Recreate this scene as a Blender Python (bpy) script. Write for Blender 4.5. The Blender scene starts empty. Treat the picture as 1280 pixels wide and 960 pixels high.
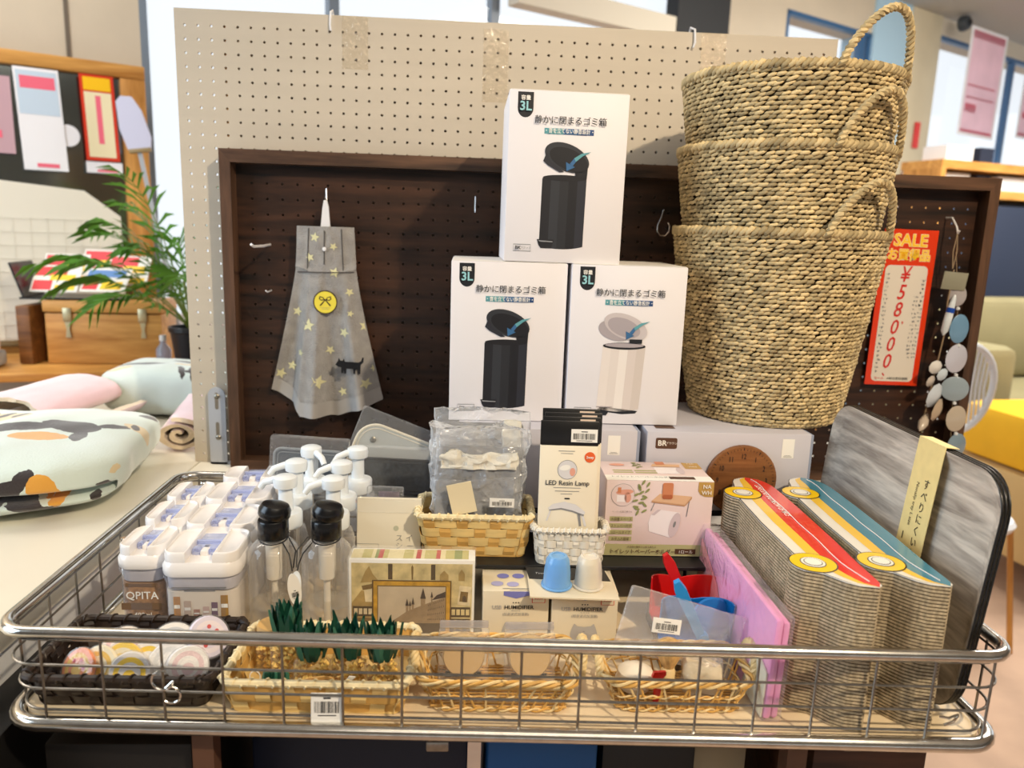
import bpy, bmesh, math, random
from math import sin, cos, pi, radians, sqrt, atan2, floor
from mathutils import Vector, Matrix, Euler, noise

random.seed(7)
S = bpy.context.scene
COL = S.collection

# ------------------------------------------------------------------ camera
cam_data = bpy.data.cameras.new('camera')
cam = bpy.data.objects.new('camera', cam_data)
COL.objects.link(cam)
cam_data.sensor_fit = 'HORIZONTAL'
cam_data.sensor_width = 36.0
cam_data.lens = 960.0 / 1280.0 * 36.0
cam_data.clip_start = 0.02
cam_data.clip_end = 80
PITCH, YAW, ROLL = radians(11.2), radians(3.0), radians(1.95)
fwd = Vector((sin(YAW) * cos(PITCH), cos(YAW) * cos(PITCH), -sin(PITCH)))
r0 = Vector((cos(YAW), -sin(YAW), 0))
u0 = r0.cross(fwd)
rt = r0 * cos(ROLL) + u0 * sin(ROLL)
up = -r0 * sin(ROLL) + u0 * cos(ROLL)
mw = Matrix(((rt.x, up.x, -fwd.x, 0), (rt.y, up.y, -fwd.y, 0), (rt.z, up.z, -fwd.z, 1.40), (0, 0, 0, 1)))
cam.matrix_world = mw
cam_data.dof.use_dof = True
cam_data.dof.focus_distance = 1.10
cam_data.dof.aperture_fstop = 4.0
S.camera = cam

# ------------------------------------------------------------------ light
world = bpy.data.worlds.new('overcast_sky')
S.world = world
world.use_nodes = True
bg = world.node_tree.nodes['Background']
bg.inputs['Color'].default_value = (0.88, 0.94, 1.0, 1)
bg.inputs['Strength'].default_value = 1.75


def lamp(name, kind, loc, target, energy, color, size=0.2, size_y=None, spot=None):
    d = bpy.data.lights.new(name, kind)
    d.energy = energy
    d.color = color
    if kind == 'AREA':
        d.size = size
        if size_y:
            d.shape = 'RECTANGLE'
            d.size_y = size_y
    elif kind == 'SPOT':
        d.shadow_soft_size = size
        d.spot_size = radians(spot or 60)
        d.spot_blend = 0.6
    else:
        d.shadow_soft_size = size
    o = bpy.data.objects.new(name, d)
    COL.objects.link(o)
    o.location = loc
    o.rotation_euler = (Vector(target) - Vector(loc)).to_track_quat('-Z', 'Y').to_euler()
    return o


lamp('ceiling_spotlight', 'SPOT', (1.05, -0.55, 2.75), (0.3, 1.1, 0.9), 290, (1.0, 0.82, 0.58), 0.05, spot=70)
lamp('shop_fill_light', 'AREA', (0.2, -0.6, 2.95), (0.2, 0.9, 1.0), 9, (1.0, 0.86, 0.66), 1.4, 0.5)
lamp('shop_fill_light', 'AREA', (-2.3, 1.9, 3.1), (-2.0, 3.0, 0.9), 95, (1.0, 0.93, 0.84), 2.4, 0.8)  # added fill that brightens the left wall, no fixture in view
lamp('shop_fill_light', 'AREA', (3.2, 3.2, 3.1), (3.2, 3.9, 0), 300, (1.0, 0.95, 0.86), 2.4, 1.2)  # fill added to lift the right-hand background
lamp('shop_fill_light', 'AREA', (0.6, -2.2, 3.1), (0.6, -2.0, 0), 32, (1.0, 0.90, 0.76), 3.0, 1.0)  # soft fill added behind the camera to raise the ambient
lamp('shopfront_daylight', 'AREA', (-2.6, 0.3, 1.9), (0.2, 1.3, 1.0), 70, (0.66, 0.83, 1.0), 1.6, 1.6)

S.view_settings.view_transform = 'Standard'
S.view_settings.look = 'None'
S.view_settings.gamma = 1.0
S.view_settings.exposure = -0.58
S.view_settings.use_curve_mapping = False
S.cycles.transparent_max_bounces = 40

# ------------------------------------------------------------------ materials
MATS = {}


def lin(c):
    return tuple((x / 12.92 if x <= 0.04045 else ((x + 0.055) / 1.055) ** 2.4) for x in c)


def rgb(r, g, b):
    return lin((r / 255, g / 255, b / 255))


def mat(name, color, rough=0.5, metal=0.0, spec=0.5, var=0.0, vscale=20.0, bump=0.0, bscale=80.0, trans=0.0, stretch=(1, 1, 1), coat=0.0, sheen=0.0, island=0.0, emit=None, sss=0.0):
    """principled material; var = brightness variation by noise, bump = fine relief, island = variation per separate piece"""
    if name in MATS:
        return MATS[name]
    m = bpy.data.materials.new(name)
    m.use_nodes = True
    nt = m.node_tree
    b = nt.nodes['Principled BSDF']
    b.inputs['Base Color'].default_value = (*color, 1)
    b.inputs['Roughness'].default_value = rough
    b.inputs['Metallic'].default_value = metal
    b.inputs['Specular IOR Level'].default_value = spec
    b.inputs['Transmission Weight'].default_value = trans
    b.inputs['Coat Weight'].default_value = coat
    b.inputs['Sheen Weight'].default_value = sheen
    if sss:
        b.inputs['Subsurface Weight'].default_value = sss
        b.inputs['Subsurface Radius'].default_value = (0.02, 0.02, 0.02)
    if emit:
        b.inputs['Emission Color'].default_value = (*emit[0], 1)
        b.inputs['Emission Strength'].default_value = emit[1]
    if var or bump:
        tc = nt.nodes.new('ShaderNodeTexCoord')
        mp = nt.nodes.new('ShaderNodeMapping')
        mp.inputs['Scale'].default_value = stretch
        nt.links.new(tc.outputs['Object'], mp.inputs['Vector'])
    if var or island:
        hsv = nt.nodes.new('ShaderNodeHueSaturation')
        hsv.inputs['Color'].default_value = (*color, 1)
        nt.links.new(hsv.outputs['Color'], b.inputs['Base Color'])
        src = None
        if var:
            n = nt.nodes.new('ShaderNodeTexNoise')
            n.inputs['Scale'].default_value = vscale
            n.inputs['Detail'].default_value = 5
            nt.links.new(mp.outputs['Vector'], n.inputs['Vector'])
            mr = nt.nodes.new('ShaderNodeMapRange')
            mr.inputs['From Min'].default_value = 0.3
            mr.inputs['From Max'].default_value = 0.7
            mr.inputs['To Min'].default_value = 1 - var
            mr.inputs['To Max'].default_value = 1 + var
            nt.links.new(n.outputs['Fac'], mr.inputs['Value'])
            src = mr.outputs['Result']
        if island:
            g = nt.nodes.new('ShaderNodeNewGeometry')
            mr2 = nt.nodes.new('ShaderNodeMapRange')
            mr2.inputs['To Min'].default_value = 1 - island
            mr2.inputs['To Max'].default_value = 1 + island
            nt.links.new(g.outputs['Random Per Island'], mr2.inputs['Value'])
            if src is not None:
                mu = nt.nodes.new('ShaderNodeMath')
                mu.operation = 'MULTIPLY'
                nt.links.new(src, mu.inputs[0])
                nt.links.new(mr2.outputs['Result'], mu.inputs[1])
                src = mu.outputs['Value']
            else:
                src = mr2.outputs['Result']
        nt.links.new(src, hsv.inputs['Value'])
    if bump:
        n2 = nt.nodes.new('ShaderNodeTexNoise')
        n2.inputs['Scale'].default_value = bscale
        n2.inputs['Detail'].default_value = 4
        nt.links.new(mp.outputs['Vector'], n2.inputs['Vector'])
        bp = nt.nodes.new('ShaderNodeBump')
        bp.inputs['Strength'].default_value = bump
        bp.inputs['Distance'].default_value = 0.004
        nt.links.new(n2.outputs['Fac'], bp.inputs['Height'])
        nt.links.new(bp.outputs['Normal'], b.inputs['Normal'])
    MATS[name] = m
    return m


def wood(name, dark, light, axis='X', scale=1.0, rough=0.45, spec=0.4):
    """grain running along one axis of the object"""
    if name in MATS:
        return MATS[name]
    m = mat(name, light, rough, spec=spec)
    nt = m.node_tree
    b = nt.nodes['Principled BSDF']
    tc = nt.nodes.new('ShaderNodeTexCoord')
    mp = nt.nodes.new('ShaderNodeMapping')
    s = [14.0 * scale] * 3
    s['XYZ'.index(axis)] = 1.4 * scale
    mp.inputs['Scale'].default_value = s
    nt.links.new(tc.outputs['Object'], mp.inputs['Vector'])
    n = nt.nodes.new('ShaderNodeTexNoise')
    n.inputs['Scale'].default_value = 1.6
    n.inputs['Detail'].default_value = 7
    n.inputs['Distortion'].default_value = 1.1
    nt.links.new(mp.outputs['Vector'], n.inputs['Vector'])
    n3 = nt.nodes.new('ShaderNodeTexNoise')
    n3.inputs['Scale'].default_value = 9
    n3.inputs['Detail'].default_value = 4
    nt.links.new(mp.outputs['Vector'], n3.inputs['Vector'])
    ad = nt.nodes.new('ShaderNodeMath')
    ad.operation = 'MULTIPLY_ADD'
    ad.inputs[1].default_value = 0.35
    nt.links.new(n3.outputs['Fac'], ad.inputs[0])
    nt.links.new(n.outputs['Fac'], ad.inputs[2])
    cr = nt.nodes.new('ShaderNodeValToRGB')
    cr.color_ramp.elements[0].position = 0.48
    cr.color_ramp.elements[0].color = (*dark, 1)
    cr.color_ramp.elements[1].position = 0.86
    cr.color_ramp.elements[1].color = (*light, 1)
    nt.links.new(ad.outputs['Value'], cr.inputs['Fac'])
    nt.links.new(cr.outputs['Color'], b.inputs['Base Color'])
    bp = nt.nodes.new('ShaderNodeBump')
    bp.inputs['Strength'].default_value = 0.15
    bp.inputs['Distance'].default_value = 0.002
    nt.links.new(n3.outputs['Fac'], bp.inputs['Height'])
    nt.links.new(bp.outputs['Normal'], b.inputs['Normal'])
    return m


def clear(name, tint=(1, 1, 1), body=0.08, gloss=1.0, rough=0.06, bump=0.0, bscale=40.0, bcol=(0.9, 0.92, 0.95), edge=0.0):
    """thin clear plastic: see-through with reflections and a little milkiness"""
    if name in MATS:
        return MATS[name]
    m = bpy.data.materials.new(name)
    m.use_nodes = True
    nt = m.node_tree
    nt.nodes.remove(nt.nodes['Principled BSDF'])
    out = nt.nodes['Material Output']
    tr = nt.nodes.new('ShaderNodeBsdfTransparent')
    tr.inputs['Color'].default_value = (*tint, 1)
    df = nt.nodes.new('ShaderNodeBsdfDiffuse')
    df.inputs['Color'].default_value = (*bcol, 1)
    gl = nt.nodes.new('ShaderNodeBsdfGlossy')
    gl.inputs['Roughness'].default_value = rough
    gl.inputs['Color'].default_value = (gloss, gloss, gloss, 1)
    m1 = nt.nodes.new('ShaderNodeMixShader')
    m1.inputs['Fac'].default_value = body
    nt.links.new(tr.outputs[0], m1.inputs[1])
    nt.links.new(df.outputs[0], m1.inputs[2])
    fr = nt.nodes.new('ShaderNodeFresnel')
    ge = nt.nodes.new('ShaderNodeNewGeometry')
    io = nt.nodes.new('ShaderNodeMapRange')
    io.inputs['To Min'].default_value = 1.40
    io.inputs['To Max'].default_value = 1 / 1.40
    nt.links.new(ge.outputs['Backfacing'], io.inputs['Value'])
    nt.links.new(io.outputs['Result'], fr.inputs['IOR'])
    m2 = nt.nodes.new('ShaderNodeMixShader')
    if edge:
        lw = nt.nodes.new('ShaderNodeLayerWeight')
        lw.inputs['Blend'].default_value = 0.35
        ml = nt.nodes.new('ShaderNodeMath')
        ml.operation = 'MULTIPLY_ADD'
        ml.inputs[1].default_value = edge
        ml.inputs[2].default_value = body
        nt.links.new(lw.outputs['Facing'], ml.inputs[0])
        nt.links.new(ml.outputs[0], m1.inputs['Fac'])
    nt.links.new(fr.outputs[0], m2.inputs['Fac'])
    nt.links.new(m1.outputs[0], m2.inputs[1])
    nt.links.new(gl.outputs[0], m2.inputs[2])
    nt.links.new(m2.outputs[0], out.inputs['Surface'])
    if bump:
        tc = nt.nodes.new('ShaderNodeTexCoord')
        n2 = nt.nodes.new('ShaderNodeTexNoise')
        n2.inputs['Scale'].default_value = bscale
        n2.inputs['Detail'].default_value = 3
        n2.inputs['Distortion'].default_value = 1.0
        nt.links.new(tc.outputs['Object'], n2.inputs['Vector'])
        bp = nt.nodes.new('ShaderNodeBump')
        bp.inputs['Strength'].default_value = bump
        bp.inputs['Distance'].default_value = 0.01
        nt.links.new(n2.outputs['Fac'], bp.inputs['Height'])
        for nd in (fr, gl, df):
            nt.links.new(bp.outputs['Normal'], nd.inputs['Normal'])
    MATS[name] = m
    return m


# ------------------------------------------------------------------ mesh builder
class MB:
    def __init__(self):
        self.v, self.f, self.m = [], [], []
        self.mi = 0
        self.mats = []

    def use(self, m):
        if m not in self.mats:
            self.mats.append(m)
        self.mi = self.mats.index(m)
        return self

    def add(self, vs, fs):
        b = len(self.v)
        self.v.extend([tuple(p) for p in vs])
        for f in fs:
            self.f.append(tuple(b + i for i in f))
            self.m.append(self.mi)
        return self

    def box(self, c, s, rot=None, bev=0.0):
        x, y, z = s[0] / 2, s[1] / 2, s[2] / 2
        M = Matrix.Translation(c)
        if rot is not None:
            M = M @ Euler(rot).to_matrix().to_4x4()
        if bev <= 0:
            vs = [M @ Vector(p) for p in ((-x, -y, -z), (x, -y, -z), (x, y, -z), (-x, y, -z), (-x, -y, z), (x, -y, z), (x, y, z), (-x, y, z))]
            return self.add(vs, [(3, 2, 1, 0), (4, 5, 6, 7), (0, 1, 5, 4), (1, 2, 6, 5), (2, 3, 7, 6), (3, 0, 4, 7)])
        bm = bmesh.new()
        bmesh.ops.create_cube(bm, size=1.0)
        for v in bm.verts:
            v.co = Vector((v.co.x * 2 * x, v.co.y * 2 * y, v.co.z * 2 * z))
        bmesh.ops.bevel(bm, geom=bm.edges[:] , offset=bev, segments=2, affect='EDGES', profile=0.5)
        bm.verts.index_update()
        vs = [M @ v.co for v in bm.verts]
        fs = [tuple(v.index for v in f.verts) for f in bm.faces]
        bm.free()
        return self.add(vs, fs)

    def span(self, a, b, bev=0.0):
        c = [(a[i] + b[i]) / 2 for i in range(3)]
        s = [abs(b[i] - a[i]) for i in range(3)]
        return self.box(c, s, None, bev)

    def tube(self, pts, r, seg=8, closed=False, rf=None):
        P = [Vector(p) for p in pts]
        n = len(P)
        rings = []
        up = None
        for i in range(n):
            if closed:
                t = P[(i + 1) % n] - P[i - 1]
            else:
                t = P[min(i + 1, n - 1)] - P[max(i - 1, 0)]
            t = t.normalized() if t.length > 1e-9 else Vector((0, 0, 1))
            if up is None:
                a = Vector((0, 0, 1)) if abs(t.z) < 0.9 else Vector((1, 0, 0))
                up = (a - t * a.dot(t)).normalized()
            else:
                up = (up - t * up.dot(t))
                up = up.normalized() if up.length > 1e-6 else Vector((1, 0, 0))
            sd = t.cross(up)
            rr = r if rf is None else r * rf(i / max(1, n - 1))
            rings.append([P[i] + (up * cos(2 * pi * k / seg) + sd * sin(2 * pi * k / seg)) * rr for k in range(seg)])
        vs = [p for ring in rings for p in ring]
        fs = []
        for i in range(n if closed else n - 1):
            j = (i + 1) % n
            for k in range(seg):
                l = (k + 1) % seg
                fs.append((i * seg + k, i * seg + l, j * seg + l, j * seg + k))
        if not closed:
            fs.append(tuple(reversed(range(seg))))
            fs.append(tuple((n - 1) * seg + k for k in range(seg)))
        return self.add(vs, fs)

    def rings(self, rs, cap0=True, cap1=True, loop=True):
        """skin a list of equal-length point rings"""
        n = len(rs[0])
        vs = [p for r in rs for p in r]
        fs = []
        for i in range(len(rs) - 1):
            for k in range(n if loop else n - 1):
                l = (k + 1) % n
                fs.append((i * n + k, i * n + l, (i + 1) * n + l, (i + 1) * n + k))
        if cap0:
            fs.append(tuple(reversed(range(n))))
        if cap1:
            fs.append(tuple((len(rs) - 1) * n + k for k in range(n)))
        return self.add(vs, fs)

    def lathe(self, prof, seg=24, c=(0, 0, 0), cap0=True, cap1=True, sx=1.0, sy=1.0):
        return self.rings([[(c[0] + r * sx * cos(2 * pi * k / seg), c[1] + r * sy * sin(2 * pi * k / seg), c[2] + z) for k in range(seg)] for r, z in prof], cap0, cap1)

    def prism(self, poly, h0, h1, T=None):
        """poly in 2d, extruded from h0 to h1; T maps (u, v, h) to 3d"""
        T = T or (lambda u, v, h: (u, v, h))
        n = len(poly)
        vs = [T(u, v, h0) for u, v in poly] + [T(u, v, h1) for u, v in poly]
        fs = [tuple(reversed(range(n))), tuple(range(n, 2 * n))]
        for k in range(n):
            l = (k + 1) % n
            fs.append((k, l, n + l, n + k))
        return self.add(vs, fs)

    def flat(self, poly, h, T):
        return self.add([T(u, v, h) for u, v in poly], [tuple(range(len(poly)))])

    def build(self, name, parent=None, m=None, loc=None, rot=None, smooth=True, ang=40):
        me = bpy.data.meshes.new(name)
        me.from_pydata(self.v, [], self.f)
        if m is not None:
            me.materials.append(m)
        else:
            for x in self.mats:
                me.materials.append(x)
            me.polygons.foreach_set('material_index', self.m)
        if smooth:
            me.polygons.foreach_set('use_smooth', [True] * len(me.polygons))
            try:
                me.set_sharp_from_angle(angle=radians(ang))
            except Exception:
                pass
        me.update()
        o = bpy.data.objects.new(name, me)
        COL.objects.link(o)
        if parent is not None:
            o.parent = parent
        if loc is not None:
            o.location = loc
        if rot is not None:
            o.rotation_euler = rot
        return o


def fix_normals(o):
    bm = bmesh.new()
    bm.from_mesh(o.data)
    bmesh.ops.recalc_face_normals(bm, faces=bm.faces)
    bm.to_mesh(o.data)
    bm.free()
    return o


def tag(o, label, cat, group=None, kind=None):
    o['label'] = label
    if cat:
        o['category'] = cat
    if group:
        o['group'] = group
    if kind:
        o['kind'] = kind
    return o


def thing(name, label, cat, loc=(0, 0, 0), rot=(0, 0, 0), group=None):
    o = bpy.data.objects.new(name, None)
    COL.objects.link(o)
    o.empty_display_size = 0.02
    o.location = loc
    o.rotation_euler = rot
    return tag(o, label, cat, group)


def stuff(o):
    o['kind'] = 'stuff'
    return o


def struct(o, label=None):
    o['kind'] = 'structure'
    if label:
        o['label'] = label
    return o


def kids(o):
    return [x for x in COL.objects if x.parent == o]


def dup(root, loc, rot=None, label=None, group=None):
    r = root.copy()
    COL.objects.link(r)
    r.location = loc
    if rot is not None:
        r.rotation_euler = rot
    if label:
        r['label'] = label
    if group:
        r['group'] = group
    for ch in kids(root):
        c = ch.copy()
        COL.objects.link(c)
        c.parent = r
        for g in kids(ch):
            d = g.copy()
            COL.objects.link(d)
            d.parent = c
    return r


# ------------------------------------------------------------------ shapes in 2d
def circ(cx, cy, r, n=20, ry=None, a0=0.0, a1=2 * pi):
    ry = ry or r
    full = abs(a1 - a0 - 2 * pi) < 1e-6
    k = n if full else n + 1
    return [(cx + r * cos(a0 + (a1 - a0) * i / n), cy + ry * sin(a0 + (a1 - a0) * i / n)) for i in range(k)]


def rrect(x0, y0, x1, y1, r, n=5):
    pts = []
    for cx, cy, a in ((x1 - r, y0 + r, -pi / 2), (x1 - r, y1 - r, 0), (x0 + r, y1 - r, pi / 2), (x0 + r, y0 + r, pi)):
        for i in range(n + 1):
            t = a + pi / 2 * i / n
            pts.append((cx + r * cos(t), cy + r * sin(t)))
    return pts


def rect(x0, y0, x1, y1):
    return [(x0, y0), (x1, y0), (x1, y1), (x0, y1)]


def front(u, v, h):
    """a sheet standing on the front (-Y) face: h lifts it towards the viewer"""
    return (u, -h, v)


def topside(z):
    return lambda u, v, h: (u, v, z + h)


def decal(name, parent, shapes, T, step=0.00035, h0=0.0003):
    """flat print: list of (material, polygon, layer)"""
    mb = MB()
    for sh in shapes:
        mb.use(sh[0]).flat(sh[1], h0 + step * (sh[2] if len(sh) > 2 else 0), T)
    return mb.build(name, parent, smooth=False)


_txt = {}


def text(body, size, m, parent, loc, rot=(pi / 2, 0, 0), align='CENTER', name='lettering', sx=1.0, bold=0.0, shear=0.0, spacing=1.0):
    key = (body, round(size, 5), align, bold, shear, spacing)
    me = _txt.get(key)
    if me is None:
        cu = bpy.data.curves.new('lettering', 'FONT')
        cu.body = body
        cu.size = size
        cu.align_x = align
        cu.align_y = 'CENTER'
        cu.resolution_u = 2
        cu.offset = bold * size
        cu.shear = shear
        cu.space_character = spacing
        t = bpy.data.objects.new('lettering', cu)
        COL.objects.link(t)
        dg = bpy.context.evaluated_depsgraph_get()
        me = bpy.data.meshes.new_from_object(t.evaluated_get(dg))
        me.name = 'lettering'
        bpy.data.objects.remove(t)
        bpy.data.curves.remove(cu)
        me.materials.clear()
        _txt[key] = me
    mesh = me.copy()
    mesh.materials.append(m)
    o = bpy.data.objects.new(name, mesh)
    COL.objects.link(o)
    o.parent = parent
    o.location = loc
    o.rotation_euler = rot
    o.scale = (sx, 1, 1)
    return o


def barcode(w, h, dark, white, cx, cz, seed=1, L=1):
    rnd = random.Random(seed)
    sh = [(white, rect(cx - w / 2, cz - h / 2, cx + w / 2, cz + h / 2), L)]
    x = cx - w * 0.42
    while x < cx + w * 0.40:
        bw = rnd.choice((0.010, 0.015, 0.03)) * w
        sh.append((dark, rect(x, cz - h * 0.28, x + bw, cz + h * 0.18), L + 1))
        x += bw + rnd.choice((0.012, 0.02, 0.03)) * w
    sh.append((dark, rect(cx - w * 0.12, cz + h * 0.28, cx + w * 0.12, cz + h * 0.34), L + 1))
    sh.append((dark, rect(cx - w * 0.3, cz - h * 0.40, cx + w * 0.3, cz - h * 0.36), L + 1))
    return sh


# common materials
WHITE = mat('white_plastic', rgb(240, 240, 238), 0.35)
WHITE_CARD = mat('white_card', rgb(230, 227, 231), 0.5, spec=0.35)
PAPER = mat('white_paper', rgb(238, 236, 230), 0.7)
BLACK = mat('black_plastic', rgb(18, 19, 22), 0.25)
INK = mat('black_ink', rgb(28, 29, 32), 0.5)
GREY_INK = mat('grey_ink', rgb(130, 130, 132), 0.6)
RED_INK = mat('red_ink', rgb(205, 35, 25), 0.5)
CHROME = mat('chrome', rgb(215, 212, 205), 0.16, metal=1.0, var=0.12, vscale=60)
STEEL = mat('grey_steel_wire', rgb(150, 145, 138), 0.3, metal=1.0, var=0.2, vscale=90)
DARKWOOD = wood('dark_walnut', rgb(18, 11, 8), rgb(80, 52, 36), 'X', 1.0)
DARKWOOD_V = wood('dark_walnut_upright', rgb(34, 22, 16), rgb(104, 74, 54), 'Z', 1.0)
DARKWOOD_F = wood('dark_walnut_frame', rgb(34, 22, 16), rgb(104, 74, 54), 'X', 1.0)
OAK = wood('honey_oak', rgb(176, 118, 52), rgb(222, 168, 92), 'X', 0.8)
OAK_V = wood('honey_oak_upright', rgb(160, 106, 46), rgb(214, 156, 82), 'Z', 0.8)
CLEAR = clear('clear_plastic', body=0.05, edge=0.25)
FILM = clear('clear_film', body=0.07, bump=0.6, bscale=28, rough=0.12, edge=0.15)

# ================================================================== SETTING
FLOOR_M = mat('tan_floor', rgb(184, 154, 132), 0.6, var=0.12, vscale=6, bump=0.1, bscale=200)
CONC = mat('grey_concrete', rgb(206, 194, 174), 0.85, var=0.06, vscale=3, bump=0.15, bscale=60)
CEIL_M = mat('pale_ceiling', rgb(190, 186, 178), 0.9)
ALU = mat('blue_grey_window_frame', rgb(52, 96, 140), 0.4)
REVEAL = mat('blue_lit_wall', rgb(176, 210, 232), 0.8)  # bluish light on the reveal is put into its wall colour
PANE = clear('window_glass', body=0.02)

struct(MB().span((-6, -2.2, -0.06), (9, 12, 0)).build('floor', m=FLOOR_M, smooth=False))
struct(MB().prism([(-5, -3.5), (9, -3.5), (9, 9.66), (-5, 1.18)], 3.2, 3.3).build('ceiling', m=CEIL_M, smooth=False))
struct(MB().span((-5, -3.7, 0), (9, -3.5, 3.2)).build('wall_front', m=mat('warm_grey_wall', rgb(150, 142, 130), 0.9), smooth=False))
struct(MB().span((-5.2, -3.5, 0), (-5, -0.6, 3.2)).build('wall_left', m=mat('warm_grey_wall', rgb(150, 142, 130), 0.9), smooth=False))
struct(MB().span((8.8, -3.5, 0), (9, 4.0, 3.2)).build('wall_right', m=mat('warm_grey_wall', rgb(150, 142, 130), 0.9), smooth=False))

WL, WR = (-1.5, 3.3, 0.0), (0, 0, atan2(0.518, 0.855))       # the back wall's own frame: s along it, t away from the shop


def wall_part(name, spans, m, kind=True):
    mb = MB()
    for a, b in spans:
        mb.span(a, b)
    o = mb.build(name, None, m, WL, WR, smooth=False)
    return struct(o) if kind else o


wb = wall_part('wall_back', [((-4.5, 0, 0), (0.15, 0.25, 3.2)), ((0.15, 0, 0), (3.44, 0.25, 0.3)), ((0.15, 0, 2.98), (3.44, 0.25, 3.2)),
                             ((3.44, 0, 0), (4.15, 0.25, 3.2)), ((4.15, 0, 0), (5.14, 0.25, 0.3)), ((4.15, 0, 2.93), (5.14, 0.25, 3.2)),
                             ((6.04, 0, 0), (11, 0.25, 1.2)), ((6.04, 0, 3.07), (11, 0.25, 3.2))], CONC)
tr = struct(MB().span((-0.115, -0.004, 0), (-0.1, 0.004, 3.2)).build('trim_1', None, mat('dark_joint', rgb(110, 100, 88), 0.9), WL, WR, smooth=False))
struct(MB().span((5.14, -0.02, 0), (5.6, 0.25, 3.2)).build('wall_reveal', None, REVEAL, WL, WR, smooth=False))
struct(MB().span((5.6, -0.03, 0), (6.04, 0.2, 3.2), 0.01).build('wall_column', None, mat('beige_column', rgb(212, 200, 172), 0.85, var=0.05, vscale=4), WL, WR))


def window(n, s0, s1, z0, z1, mull, fr):
    f = MB()
    w = 0.03
    f.span((s0, 0.0, z0), (s0 + w, 0.05, z1)).span((s1 - w, 0.0, z0), (s1, 0.05, z1)).span((s0, 0.0, z0), (s1, 0.05, z0 + w)).span((s0, 0.0, z1 - w), (s1, 0.05, z1))
    o = struct(f.build('window_%d' % n, None, fr, WL, WR, smooth=False))
    for s in mull:
        MB().span((s - 0.025, 0.0, z0 + w), (s + 0.025, 0.05, z1 - w)).build('mullion', o, fr, smooth=False)
    MB().span((s0 + w, 0.02, z0 + w), (s1 - w, 0.025, z1 - w)).build('pane', o, PANE, smooth=False)
    return o


DKFR = mat('dark_window_frame', rgb(120, 134, 150), 0.4)
window(1, 0.15, 3.44, 0.3, 2.98, (0.97, 1.84), DKFR)
window(2, 4.15, 5.14, 0.3, 2.93, (5.04,), ALU)
window(3, 6.04, 10.8, 1.2, 3.07, (7.35, 9.0), ALU)
b = wall_part('blind_box', [((3.02, -0.12, 2.58), (3.46, -0.02, 2.98))], mat('black_blind', rgb(26, 28, 32), 0.6), False)
tag(b, 'black roller blind box at the top of the window above the pegboard', 'blind')
b = wall_part('curtain_rail', [((1.90, -0.12, 2.54), (3.01, -0.02, 2.66))], mat('beige_rail', rgb(226, 218, 200), 0.6), False)
tag(b, 'beige rail beside the black roller blind box', 'rail')
b = thing('wall_speaker', 'small round dark speaker on the concrete above the right-hand window', 'speaker', (3.79, 6.35, 3.13), (pi / 2, 0, atan2(0.518, 0.855)))
MB().lathe([(0.055, 0), (0.06, 0.02), (0.05, 0.06), (0.02, 0.075)], 20).build('housing', b, mat('dark_grey_plastic', rgb(60, 66, 72), 0.5))
MB().lathe([(0.03, 0.076), (0.02, 0.082)], 16).build('cone', b, BLACK)


def wall_poster(name, label, s0, s1, z0, z1, t, bands, bg_m, lean=0.0, group=None):
    o = thing(name, label, 'poster', (WL[0] + 0.855 * s0 - 0.518 * t, WL[1] + 0.518 * s0 + 0.855 * t, z0), WR, group)
    w, h = s1 - s0, z1 - z0
    MB().prism([(0, 0), (w - lean * 0, 0), (w + lean, h), (lean, h)], 0, 0.003, front).build('sheet', o, bg_m, smooth=False)
    sh = []
    for m, a, b2, c, d in bands:
        f = lambda u, v: (u * w + lean * v, v * h)
        sh.append((m, [f(a, c), f(b2, c), f(b2, d), f(a, d)]))
    decal('print', o, sh, lambda u, v, hh: (u, -0.0035 - hh, v))
    return o


PINKP = mat('pale_pink_poster', rgb(238, 200, 218), 0.6, var=0.08, vscale=5)
PINKD = mat('pink_red_print', rgb(238, 106, 130), 0.6)
PW = mat('poster_white', rgb(240, 240, 245), 0.6)
wall_poster('hanging_poster', 'long pink sale poster hanging in front of the right-hand window', 5.945, 6.52, 2.27, 3.07, -0.3,
            [(PINKP, 0.06, 0.94, 0.03, 0.97), (PINKD, 0.06, 0.94, 0.90, 0.97), (PINKD, 0.06, 0.94, 0.03, 0.06), (PINKD, 0.1, 0.4, 0.22, 0.30), (PINKD, 0.1, 0.85, 0.46, 0.48), (PINKD, 0.1, 0.85, 0.35, 0.37)], PW, 0.02)
wall_poster('hanging_poster', 'pink poster cut by the right edge, further along the window', 6.90, 7.45, 2.33, 3.0, -0.3,
            [(PINKP, 0.06, 0.94, 0.03, 0.97), (PINKD, 0.06, 0.94, 0.03, 0.07), (PINKD, 0.1, 0.5, 0.25, 0.32)], PW, 0.02)
wall_poster('column_notice', 'narrow red notice stuck on the beige column', 5.80, 5.88, 2.17, 2.37, -0.04, [(mat('poster_red', rgb(222, 60, 56), 0.6), 0.05, 0.95, 0.05, 0.95)], mat('poster_red', rgb(222, 60, 56), 0.6))

# ------------------------------------------------------------------ left background
MIRR = mat('mirror_glass', rgb(150, 160, 162), 0.12, metal=1.0)
ML = (-1.5 + 0.518 * 0.2, 3.3 - 0.855 * 0.2, 0)  # mirror group set farther back, its positions and sizes scaled about the camera


def on_mirror(s, t, z):
    return (ML[0] + 0.855 * s - 0.518 * t, ML[1] + 0.518 * s + 0.855 * t, z)


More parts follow.
